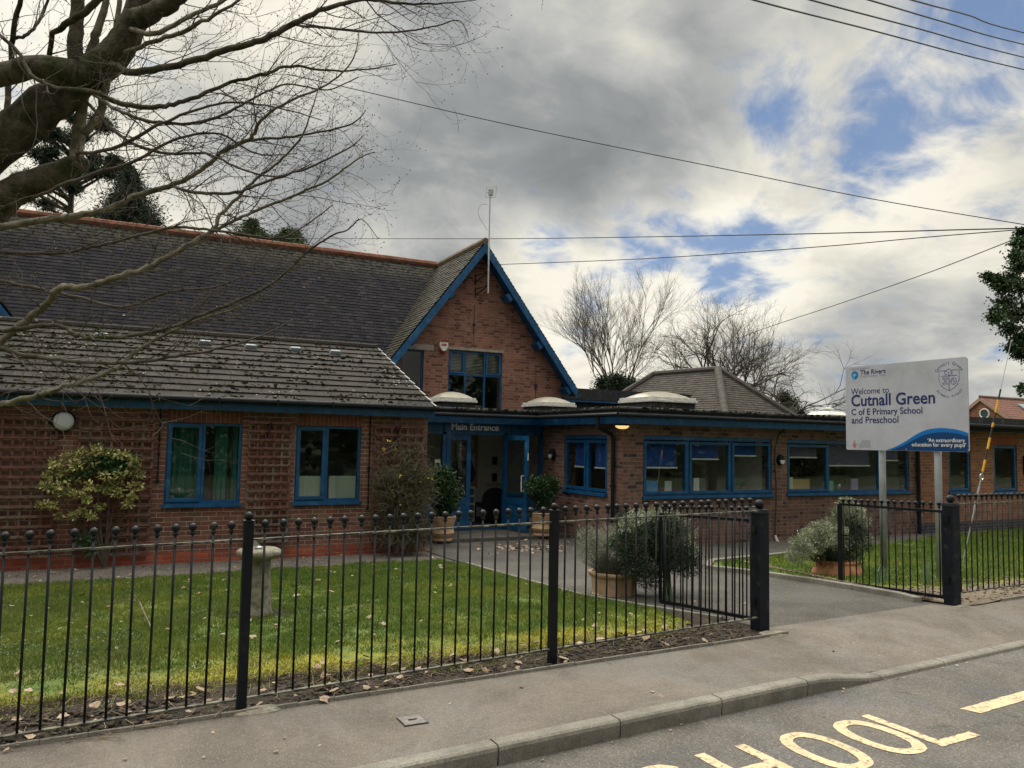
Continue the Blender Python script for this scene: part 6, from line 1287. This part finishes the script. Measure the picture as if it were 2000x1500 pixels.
MB().tube([gpt(0, 936), gpt(0, 965)], .012, 7).tube([gpt(0, 950), gpt(0, 996)], [.022, .02], 7).tube([gpt(0, 985), gpt(0, 1015)], .015, 7).tube([gpt(0, 1000), an], .009, 6).build('turnbuckle', METAL, t)

# ------------------------------------------------------------------ trees
def catm(pts, n=5): return smoothc(pts, n)
def twig(b, p, d, L_, r, lvl, up, n=5, sag=0.):
    P = [p]; seg = L_/n
    for i in range(n): d = (d+Vector((random.gauss(0, .16), random.gauss(0, .16), random.gauss(0, .12)+up*(i/n)-sag*(1-i/n)))).normalized(); P.append(P[-1]+d*seg)
    b.tube(P, [r*(1-.8*i/n) for i in range(n+1)], 5 if r > .006 else 3, cap=False)
    if lvl > 0:
        for i in range(1, n+1):
            if random.random() < .62:
                dd = (P[i]-P[i-1]).normalized(); s_ = dd.cross(Vector((random.gauss(0, 1), random.gauss(0, 1), random.gauss(0, 1)))).normalized(); twig(b, P[i], (dd*.8+s_*.75+Vector((0, 0, .1))).normalized(), L_*random.uniform(.3, .55), r*.55, lvl-1, up, 4)
    elif r < .004:
        e_ = P[-1]; b.tube([e_, e_+d*.012], [.0042, .0035], 4)
BT = thing('bare_tree', 'large bare tree with mossy limbs reaching in from the left edge', 'tree', (-2.3, 9.9, -.1)); TF = (-230, 700)
tr0 = gd(-260, 560, 8.2); 
MB().tube(catm([(tr0.x-.1, tr0.y+.1, -.4), (tr0.x-.08, tr0.y+.05, .2), (tr0.x-.05, tr0.y, 1.4), (tr0.x, tr0.y, tr0.z), (tr0.x, tr0.y, tr0.z+1.4), (tr0.x+.05, tr0.y, 5.4)]), [.42-.2*i/25 for i in range(26)], 14).build('trunk', BARK, BT, smooth=True)
limbs = [  # (px, py, radius px) polylines at depth d, material, twigs per metre, twig length
 (8.0, 'B', 0, [(-230, 560, 62), (-60, 330, 50), (60, 235, 44), (150, 160, 40), (220, 110, 34), (262, 40, 28), (290, -60, 22)]),
 (7.9, 'B', 4, [(262, 40, 24), (320, 15, 18), (360, -12, 14), (420, -60, 9)]),
 (7.8, 'B', 2, [(-230, 175, 34), (0, 147, 25), (70, 130, 25), (145, 142, 27)]),
 (8.0, 'B', 3, [(150, 150, 18), (148, 60, 15), (158, -50, 13)]),
 (8.1, 'B', 2, [(-230, 610, 48), (0, 395, 33), (70, 355, 28), (150, 322, 20), (158, 318, 12)]),
 (8.2, 'L', 3, [(148, 330, 15), (155, 250, 13), (162, 190, 11), (176, 110, 10), (192, 50, 8), (215, -30, 6)]),
 (8.2, 'L', 3, [(165, 262, 9), (193, 228, 9), (208, 160, 8), (222, 90, 6), (238, -20, 5)]),
 (7.6, 'B', 9, [(215, 122, 13), (255, 140, 10), (350, 125, 9), (450, 95, 8.5), (510, 80, 8), (575, 46, 7.5), (650, 12, 6), (720, 0, 5), (790, 8, 3.5), (880, 5, 2.), (930, 0, 1)]),
 (7.5, 'T', 9, [(575, 48, 4), (640, 55, 3.6), (720, 63, 3.2), (800, 60, 2.5), (860, 48, 2), (897, 40, 1.5), (915, 72, 1)]),
 (7.7, 'L', 7, [(252, 55, 8), (303, 65, 7), (360, 38, 6), (430, 5, 5), (480, -30, 4)]),
 (7.8, 'L', 8, [(235, 105, 7), (300, 82, 6), (370, 55, 6), (440, 18, 4), (510, -30, 3)]),
 (7.4, 'B', 9, [(-60, 30, 5), (30, 95, 5), (60, 145, 5.5), (110, 172, 6), (180, 178, 6), (230, 200, 7), (300, 210, 6.5), (360, 196, 6), (440, 165, 5), (520, 143, 4.5), (570, 128, 4), (640, 138, 3), (720, 135, 2), (775, 125, 1.2)]),
 (7.6, 'T', 9, [(180, 182, 5), (230, 215, 4.5), (300, 238, 4.5), (380, 240, 4), (440, 222, 4), (500, 190, 3), (560, 165, 2.5), (640, 175, 2), (700, 150, 1.5)]),
 (7.5, 'L', 9, [(-60, 450, 11), (0, 444, 10), (120, 425, 9), (200, 413, 8.5), (262, 384, 8), (340, 360, 7), (390, 333, 6.5), (450, 288, 6), (490, 270, 5.5), (510, 235, 4.5), (560, 200, 3.5), (640, 165, 2.5), (690, 115, 1.8), (702, 50, 1)]),
 (7.4, 'T', 9, [(490, 272, 4), (560, 268, 3.4), (640, 255, 2.6), (690, 240, 2), (715, 215, 1)]),
 (7.5, 'T', 9, [(335, 362, 4.5), (380, 376, 4.5), (460, 376, 4), (520, 354, 3.6), (600, 328, 3), (680, 290, 2), (712, 262, 1)]),
 (7.2, 'L', 8, [(-60, 700, 11), (0, 668, 11), (40, 635, 10), (87, 599, 9.5), (117, 564, 9), (168, 560, 8.5), (240, 538, 8), (300, 516, 7.5), (375, 474, 7), (411, 453, 6), (430, 420, 5), (459, 392, 4.6), (500, 350, 4), (545, 315, 3.4), (590, 265, 2.6), (612, 205, 1.6), (625, 160, 1)]),
 (7.2, 'L', 9, [(411, 455, 4.5), (450, 435, 4.5), (500, 412, 4.2), (560, 388, 3.8), (640, 352, 3), (700, 310, 2), (732, 297, 1.2)]),
 (7.0, 'B', 8, [(-60, 655, 7), (30, 642, 6.5), (114, 636, 6), (150, 655, 6), (192, 661, 6), (255, 656, 5.6), (330, 641, 5), (390, 617, 5), (465, 587, 4.5), (540, 548, 4), (600, 492, 3.6), (645, 462, 2.6), (680, 448, 2), (706, 428, 1.4), (738, 465, .8)]),
 (6.8, 'L', 7, [(-60, 805, 8), (0, 790, 8), (60, 776, 7.5), (105, 762, 6.5), (168, 743, 6), (225, 720, 5.5), (270, 683, 5), (330, 650, 4.4), (400, 620, 3.4), (470, 600, 2.4), (540, 560, 1.2)]),
 (7.0, 'T', 8, [(-60, 665, 6), (0, 680, 5.6), (60, 696, 5.4), (150, 705, 5), (255, 708, 4.5), (345, 695, 4), (420, 682, 3.2), (510, 656, 2.2), (572, 624, 1.2)]),
 (7.3, 'T', 9, [(-60, 490, 5), (105, 495, 4.6), (180, 482, 4.2), (258, 464, 4), (330, 446, 4), (390, 447, 3.6), (465, 456, 3.2), (540, 465, 2.6), (597, 440, 2), (650, 400, 1.4)]),
 (7.9, 'B', 4, [(-30, 330, 9), (8, 240, 8), (18, 150, 8), (26, 60, 7), (48, -30, 6)]), (7.9, 'T', 5, [(26, 75, 5), (60, 62, 4.5), (86, 20, 4), (104, -30, 3)]),
 (7.8, 'B', 3, [(98, 130, 7), (102, 70, 7), (135, 44, 9), (185, 8, 9.5), (220, -30, 9)]),
 (7.1, 'T', 8, [(-60, 540, 5), (60, 560, 4.5), (150, 580, 4), (240, 600, 4), (330, 570, 3), (420, 560, 2.4), (500, 530, 1.4)]),
 (7.6, 'T', 9, [(170, 200, 5), (240, 270, 4.5), (320, 300, 4), (400, 300, 3.4), (470, 330, 2.8), (540, 345, 2.2), (610, 320, 1.4)]),
 (7.6, 'T', 9, [(150, 300, 5), (220, 290, 5), (300, 250, 4.4), (380, 215, 3.6), (470, 200, 2.8), (560, 215, 2), (630, 235, 1.2)]),
 (7.5, 'T', 9, [(60, 390, 5), (150, 350, 5), (250, 320, 4.4), (350, 270, 3.6), (430, 262, 3), (500, 300, 2.2), (580, 300, 1.4)]),
]
DLEFT = .0
for li, (d_, mk, dens_, pts_) in enumerate(limbs):
    k = F/d_; P3 = []
    amp = .35 if li > 6 else .1; ph_ = random.random()*6
    st_ = 0 if pts_[0][0] < -20 else 1
    for j, (px, py, r) in enumerate(pts_): rs_ = .72 if li >= 7 else .9; P3.append((*gd(px, py, (8.05 if (j == 0 and st_ and li > 3) else d_)+amp*math.sin(ph_+j*.55)*min(1, j/2)), r/k*rs_))
    C4 = smoothc(P3, 6); pts3 = [Vector(c[:3]) for c in C4]; rad = [max(c[3], .0012) for c in C4]
    for j in range(1, len(pts3)): pts3[j] += Vector((random.gauss(0, 1), random.gauss(0, 1), random.gauss(0, 1)))*min(.006, rad[j]*.3)
    b = MB().tube(pts3, rad, 12 if rad[0] > .05 else 7); bt = MB()
    tot = sum((a-c).length for a, c in zip(pts3, pts3[1:])); dist = 0; nxt = .1
    for j in range(1, len(pts3)):
        sg = (pts3[j]-pts3[j-1]).length; dist += sg
        while dist > nxt:
            nxt += random.uniform(.5, 1.5)/max(dens_, .5)*1.3
            if dens_ == 0: break
            q = pts3[j-1].lerp(pts3[j], random.random()); dd = (pts3[j]-pts3[j-1]).normalized(); side = dd.cross(Vector((random.gauss(0, .6), random.gauss(0, 1), random.gauss(0, .6)))).normalized()
            v = (dd*random.uniform(.5, 1.)+side*random.uniform(.4, .9)+rt*.35+Vector((0, 0, random.uniform(-.35, .35)))).normalized()
            L_ = random.uniform(.25, 1.0)*(1.0 if dist < tot*.75 else .6); twig(bt, q, v, L_, min(rad[j]*.5, .0075)*random.uniform(.7, 1.), 2 if L_ > .45 else 1, .22, 6, .10)
    m_ = {'B': BARK, 'L': BARKL, 'T': TWIG}[mk]; o = b.build('branch', m_, BT, smooth=True, fixn=False)
    if bt.v: bt.build('twigs', TWIG, o, fixn=False)
b = MB()      # hanging seed keys and dead tendrils
for px, py in [(745, 455), (885, 250), (1050, 10), (560, 290), (620, 330), (480, 400), (690, 320), (770, 150), (430, 300), (350, 330), (600, 150), (660, 360)]:
    p = gd(px, py-40, 7.3); d = Vector((.5, 0, -.2)); P = [p]
    for k in range(6): d = (d+Vector((random.gauss(0, .15), random.gauss(0, .15), -.35))).normalized(); P.append(P[-1]+d*.035)
    b.tube(P, [.0016]*6+[.001], 3)
    for q in P[4:]: b.tube([q, q+Vector((random.gauss(0, .01), 0, -.02))], [.003, .001], 3)
b.build('hanging_keys', TWIG, BT, fixn=False)

def grow(b, p, d, L_, r, lvl, spread, up, ratio=.74, seg=5, wob=.12, kids=(2, 3)):
    P = [p]; n = seg
    for i in range(n): d = (d+Vector((random.gauss(0, wob), random.gauss(0, wob), random.gauss(0, wob*.6)+up))).normalized(); P.append(P[-1]+d*L_/n)
    b.tube(P, [r*(1-.38*i/n) for i in range(n+1)], 7 if lvl > 4 else (5 if lvl > 2 else 3), cap=False)
    if lvl <= 0: return
    for _ in range(random.randint(*kids)):
        s_ = d.cross(Vector((random.gauss(0, 1), random.gauss(0, 1), random.gauss(0, 1)))).normalized(); j = random.choice([n, n, n-1, n-2]); grow(b, P[j], (d+s_*spread*random.uniform(.5, 1.2)).normalized(), L_*ratio*random.uniform(.75, 1.15), r*.62, lvl-1, spread, up, ratio, max(3, seg-1), wob, kids)
def bare(label, base, hts, lvl, L_, r, spread, up, mt1, mt2, fan=.42, lean=(0, 0, 1), ratio=.74, kids=(2, 3), stems=1, wob=.12, sd=1, group='bare trees behind the roofs'):
    random.seed(sd); t = thing('bare_tree', label, 'tree', base, group); bx_ = Vector(base); top = bx_+Vector((0, 0, hts)); 
    MB().tube([bx_-Vector((0, 0, .3)), bx_+Vector((.03, 0, hts*.5)), top], [r*1.3, r*1.1, r], 9).build('trunk', mt1, t)
    b = MB()
    for i in range(stems):
        a = 6.283*i/max(stems, 1)+random.random(); d = (Vector(lean)+Vector((math.cos(a), math.sin(a), 0))*(.0 if stems == 1 else fan)).normalized(); grow(b, top-Vector((0, 0, random.random()*.4)), d, L_, r*.72, lvl, spread, up, ratio, 5, wob, kids)
    b.build('crown', mt2, t, fixn=False); return t
bp = gd(1215, 845, 42); bare('tall pale birch, furthest left of the bare trees behind the roofs', (bp.x, bp.y, -.3), 3.2, 7, 2.45, .085, .36, .045, BARKB, mat('birch_twig', (.15, .125, .10), .9, vary=.3), fan=.16, stems=4, sd=3, ratio=.75, kids=(3, 3), wob=.12)
bp = gd(1392, 845, 32); bare('dark spreading bare tree directly behind the hipped roof', (bp.x, bp.y, -.3), 3.0, 8, 1.62, .10, .64, .02, BARKD, BARKD, stems=6, sd=11, ratio=.76, kids=(2, 3), wob=.18)
bp = gd(1510, 850, 32); bare('small arching bare tree at the right end of the hipped roof', (bp.x, bp.y, -.3), 1.8, 6, 1.7, .09, .6, -.07, BARKD, mat('grey_twig', (.12, .10, .085), .9), stems=3, sd=5, ratio=.77, kids=(3, 3), wob=.16)
bp = gd(1445, 850, 36); bare('slender bare tree between the dark tree and the arching one', (bp.x, bp.y, -.3), 2.8, 6, 1.9, .08, .55, .04, BARKD, mat('grey_twig', (.12, .10, .085), .9), stems=2, sd=21, ratio=.76, kids=(3, 3), wob=.15)
random.seed(99)
def ever(name, label, px, d_, cl, n, size, mt, trunk=.2, asp=3., droop=0.):
    bp = gd(px, 870, d_); t = thing(name, label, 'tree', (bp.x, bp.y, -.3), 'evergreens behind the hall'); k = d_/F; zt_ = max(gd(c[0], c[1], d_).z for c in cl)
    MB().tube([(bp.x, bp.y, -.4), (bp.x, bp.y, zt_*.95)], [trunk, trunk*.3], 8).build('trunk', BARKD, t); b = MB()
    for c in cl: e_ = gd(c[0], c[1], d_); b.tube([(bp.x, bp.y, e_.z-.8), e_], [trunk*.35, .03], 5)
    b.build('limbs', BARKD, t); leafcloud([tuple(gd(c[0], c[1], d_+random.uniform(-1.2, 1.2))) for c in cl], [(c[2]*k, c[2]*k, c[2]*k*(c[3] if len(c) > 3 else .8)) for c in cl], n, size, mt, 'crown', t, asp, droop, 1., True)
ever('pine_tree', 'open-crowned dark pine behind the thick bare limbs at the left', 110, 38, [(random.uniform(20, 235), random.uniform(225, 410), random.uniform(13, 25), .6) for _ in range(30)], 42000, .20, CON, .3, 5)
ever('cypress_tree', 'dense dark conical conifer rising above the hall ridge', 255, 36, [(250, 335, 12), (252, 350, 18), (255, 368, 26), (250, 388, 34), (262, 405, 40), (240, 420, 42), (275, 425, 38), (250, 440, 50), (290, 440, 26), (215, 430, 26)], 60000, .15, CON, .3, 3.5, .3)
ever('cypress_tree', 'green feathery conifer top above the ridge, left of a pair', 490, 38, [(492, 436, 9), (488, 448, 16), (500, 460, 22), (470, 464, 22), (515, 470, 18), (490, 480, 34)], 20000, .13, CON2, .2, 4)
ever('cypress_tree', 'green feathery conifer top above the ridge, right of a pair', 565, 38, [(560, 456, 10), (575, 460, 12), (550, 468, 18), (580, 474, 20), (565, 486, 32)], 16000, .13, CON2, .2, 4)
ever('evergreen_bush', 'dark rounded evergreen below the pale birch', 1205, 40, [(1180, 750, 18), (1205, 745, 18), (1230, 752, 18), (1205, 765, 36), (1180, 770, 25), (1235, 770, 22)], 22000, .13, CON, .2, 3)
ever('evergreen_bush', 'dark leafy bush under the arching bare tree', 1535, 34, [(1530, 775, 14), (1545, 790, 18), (1525, 800, 20), (1560, 810, 16)], 9000, .10, GDK, .1, 3)
# belt of trees on the far side of the road, seen mirrored in the windows
random.seed(5); cc, rr2 = [], []
for i in range(60): x = -34+i*1.25+random.uniform(-.8, .8); h = random.uniform(4.5, 8.5); 
for i in range(165):
    x = -40+i*1.05; h = random.uniform(3.5, 7.5)
    for z in np.arange(1., h, 1.6): cc.append((x+random.uniform(-.8, .8), -15+random.uniform(-2, 2), z)); rr2.append((1.7, 1.6, 1.3))
o = leafcloud(cc, rr2, 60000, .55, foliage('wood_leaf', (.012, .02, .010), (.022, .034, .014), (.04, .05, .022), .7, .1), 'roadside_wood', None, 1.8); o['kind'] = 'stuff'; tag(o, 'dark belt of trees across the road, seen only as window reflections', 'wood')

# ------------------------------------------------------------------ person in the lobby
def skin(name, chains, mt, parent, sub=2):
    me = bpy.data.meshes.new(name); vs, es, rs, idx = [], [], [], {}
    for ch in chains:
        prev = None
        for nm, p, r in ch:
            if nm not in idx: idx[nm] = len(vs); off = parent['_o']; vs.append((p[0]-off[0], p[1]-off[1], p[2]-off[2])); rs.append(r)
            if prev is not None: es.append((prev, idx[nm]))
            prev = idx[nm]
    me.from_pydata(vs, es, []); o = bpy.data.objects.new(name, me); COL.objects.link(o); o.parent = parent; o['_o'] = parent['_o']; me.materials.append(mt)
    m_ = o.modifiers.new('skin', 'SKIN'); m_.use_smooth_shade = True; sd_ = me.skin_vertices[0].data
    for i, r in enumerate(rs): sd_[i].radius = (r, r*.82) if isinstance(r, float) else r
    sd_[0].use_root = True; s_ = o.modifiers.new('sub', 'SUBSURF'); s_.levels = sub; s_.render_levels = sub; return o
fx_, fy_, fz_ = 7.50, 17.25, -.12; t = thing('person', 'person in a dark coat standing with back turned just inside the entrance', 'person', (fx_, fy_, fz_))
def q(x, y, z): return (fx_+x, fy_+y, fz_+z)
J = {'pel': (q(0, 0, .95), .13), 'sp': (q(0, .01, 1.15), .13), 'ch': (q(0, .0, 1.33), .15), 'nk': (q(0, .01, 1.49), .055), 'hd': (q(0, .02, 1.60), .085), 'hd2': (q(0, .025, 1.70), .085)}
for s_, n_ in ((-1, 'l'), (1, 'r')):
    J.update({'sh'+n_: (q(.19*s_, 0, 1.42), .062), 'el'+n_: (q(.27*s_, -.02, 1.15), .045), 'wr'+n_: (q(.25*s_, .10, .93), .03), 'pm'+n_: (q(.245*s_, .13, .87), .034), 'hp'+n_: (q(.10*s_, 0, .90), .10), 'kn'+n_: (q(.11*s_, .0, .50), .062), 'an'+n_: (q(.11*s_, -.02, .09), .042), 'to'+n_: (q(.12*s_, .13, .04), .035)})
    for k in range(5):
        o_ = (k-2)*.017 if k < 4 else -.045; J.update({'f%d%s' % (k, n_): (q(.245*s_, .14+o_*.9, .82), .0095), 'g%d%s' % (k, n_): (q(.24*s_, .135+o_*.9, .785-(.01 if 0 < k < 3 else 0)), .008)})
ch = [[(a, *J[a]) for a in ('pel', 'sp', 'ch', 'nk', 'hd', 'hd2')]]
for n_ in 'lr':
    ch += [[(a, *J[a]) for a in ('ch', 'sh'+n_, 'el'+n_, 'wr'+n_, 'pm'+n_)], [(a, *J[a]) for a in ('pel', 'hp'+n_, 'kn'+n_, 'an'+n_, 'to'+n_)]]
    ch += [[(a, *J[a]) for a in ('pm'+n_, 'f%d%s' % (k, n_), 'g%d%s' % (k, n_))] for k in range(5)]
skin('body', ch, SKIN, t)
cj = lambda a, r: (a, J[a][0], r)
skin('coat', [[cj('pel', .185), cj('sp', .19), cj('ch', .20), ('col', q(0, 0, 1.47), .085)], [cj('ch', .20), cj('shl', .09), cj('ell', .072), ('cul', q(-.252, .09, .96), .055)], [cj('ch', .20), cj('shr', .09), cj('elr', .072), ('cur', q(.252, .09, .96), .055)], [cj('pel', .185), ('hem', q(0, 0, .82), .18)]], NAVYC, t)
skin('trousers', [[('w', q(0, 0, .92), .13), ('hl', q(-.1, 0, .86), .11), ('kl', q(-.11, 0, .5), .08), ('al', q(-.11, -.01, .1), .065)], [('w', q(0, 0, .92), .13), ('hr', q(.1, 0, .86), .11), ('kr', q(.11, 0, .5), .08), ('ar', q(.11, -.01, .1), .065)]], TROUS, t)
b = MB().ball(q(0, .0, 1.705), .104, 16, (.86, 1.0, 1.02)); b.build('hair', HAIR, t, smooth=True)
for s_ in (-1, 1): MB().ball(q(.085*s_, .03, 1.66), .022, 8, (.5, 1, 1.3)).build('ear', SKIN, t, smooth=True)
for s_ in (-1, 1): MB().box(fx_+.11*s_-.05, fx_+.11*s_+.05, fy_-.08, fy_+.20, fz_, fz_+.085).build('shoe', GUT, t, bevel=.03)

# low ground ivy and weeds at the left of the lawn, dry stalks in it
random.seed(17); rng = np.random.default_rng(17)
cc = [tuple(gz(random.uniform(-40, 260), random.uniform(1230, 1395), -.02)) for _ in range(90)]
o = leafcloud(cc, [(.12, .12, .018)]*90, 5200, .017, foliage('ground_ivy', (.05, .09, .03), (.11, .16, .06), (.20, .25, .12), .5, .15), 'ground_ivy', None, 1.3); o['kind'] = 'stuff'; tag(o, 'small grey-green ground ivy leaves in the left front of the lawn', 'ground cover')
cc = [(random.uniform(-1, 5.4), random.uniform(6.4, 12), 0) for _ in range(60)]; cc = [(x, y, gh(x, y)+.03) for x, y, z in cc]
o = leafcloud(cc, [(.09, .09, .02)]*60, 1500, .03, foliage('lawn_weed', (.05, .10, .03), (.09, .15, .04), (.17, .22, .09), .5, .2), 'lawn_weeds', None, 1.8); o['kind'] = 'stuff'; tag(o, 'small broad-leaved weeds dotted through the lawn', 'weeds')
cc = [(x, lfront(x)+random.uniform(-.12, .25), 0) for x in [random.uniform(-1.5, 5.3) for _ in range(260)]]; cc = [(x, y, gh(x, y)-.004) for x, y, z in cc]
o = leafcloud(cc, [(.07, .05, .014)]*260, 16000, .011, foliage('moss_tuft', (.10, .12, .012), (.20, .20, .02), (.30, .28, .04), .8, .1), 'moss', None, 1.5); o['kind'] = 'stuff'; tag(o, 'yellow-green moss along the front edge of the lawn', 'moss')
b = MB()
for i in range(420):
    x = random.uniform(-1, 5.3); y = lfront(x)+random.uniform(-.3, .45); a = random.random()*6.28; p = Vector((x, y, gh(x, y)+.004)); b.tube([p, p+Vector((math.cos(a)*.03, math.sin(a)*.03, .03)), p+Vector((math.cos(a)*.08, math.sin(a)*.08, .03+random.uniform(-.02, .03)))], [.0018, .0014, .0006], 3)
o = b.build('dry_stalks', mat('dry_stalk', (.34, .27, .17), .9, vary=.3)); o['kind'] = 'stuff'; tag(o, 'thin dry grass stalks along the front edge of the lawn', 'stalks')
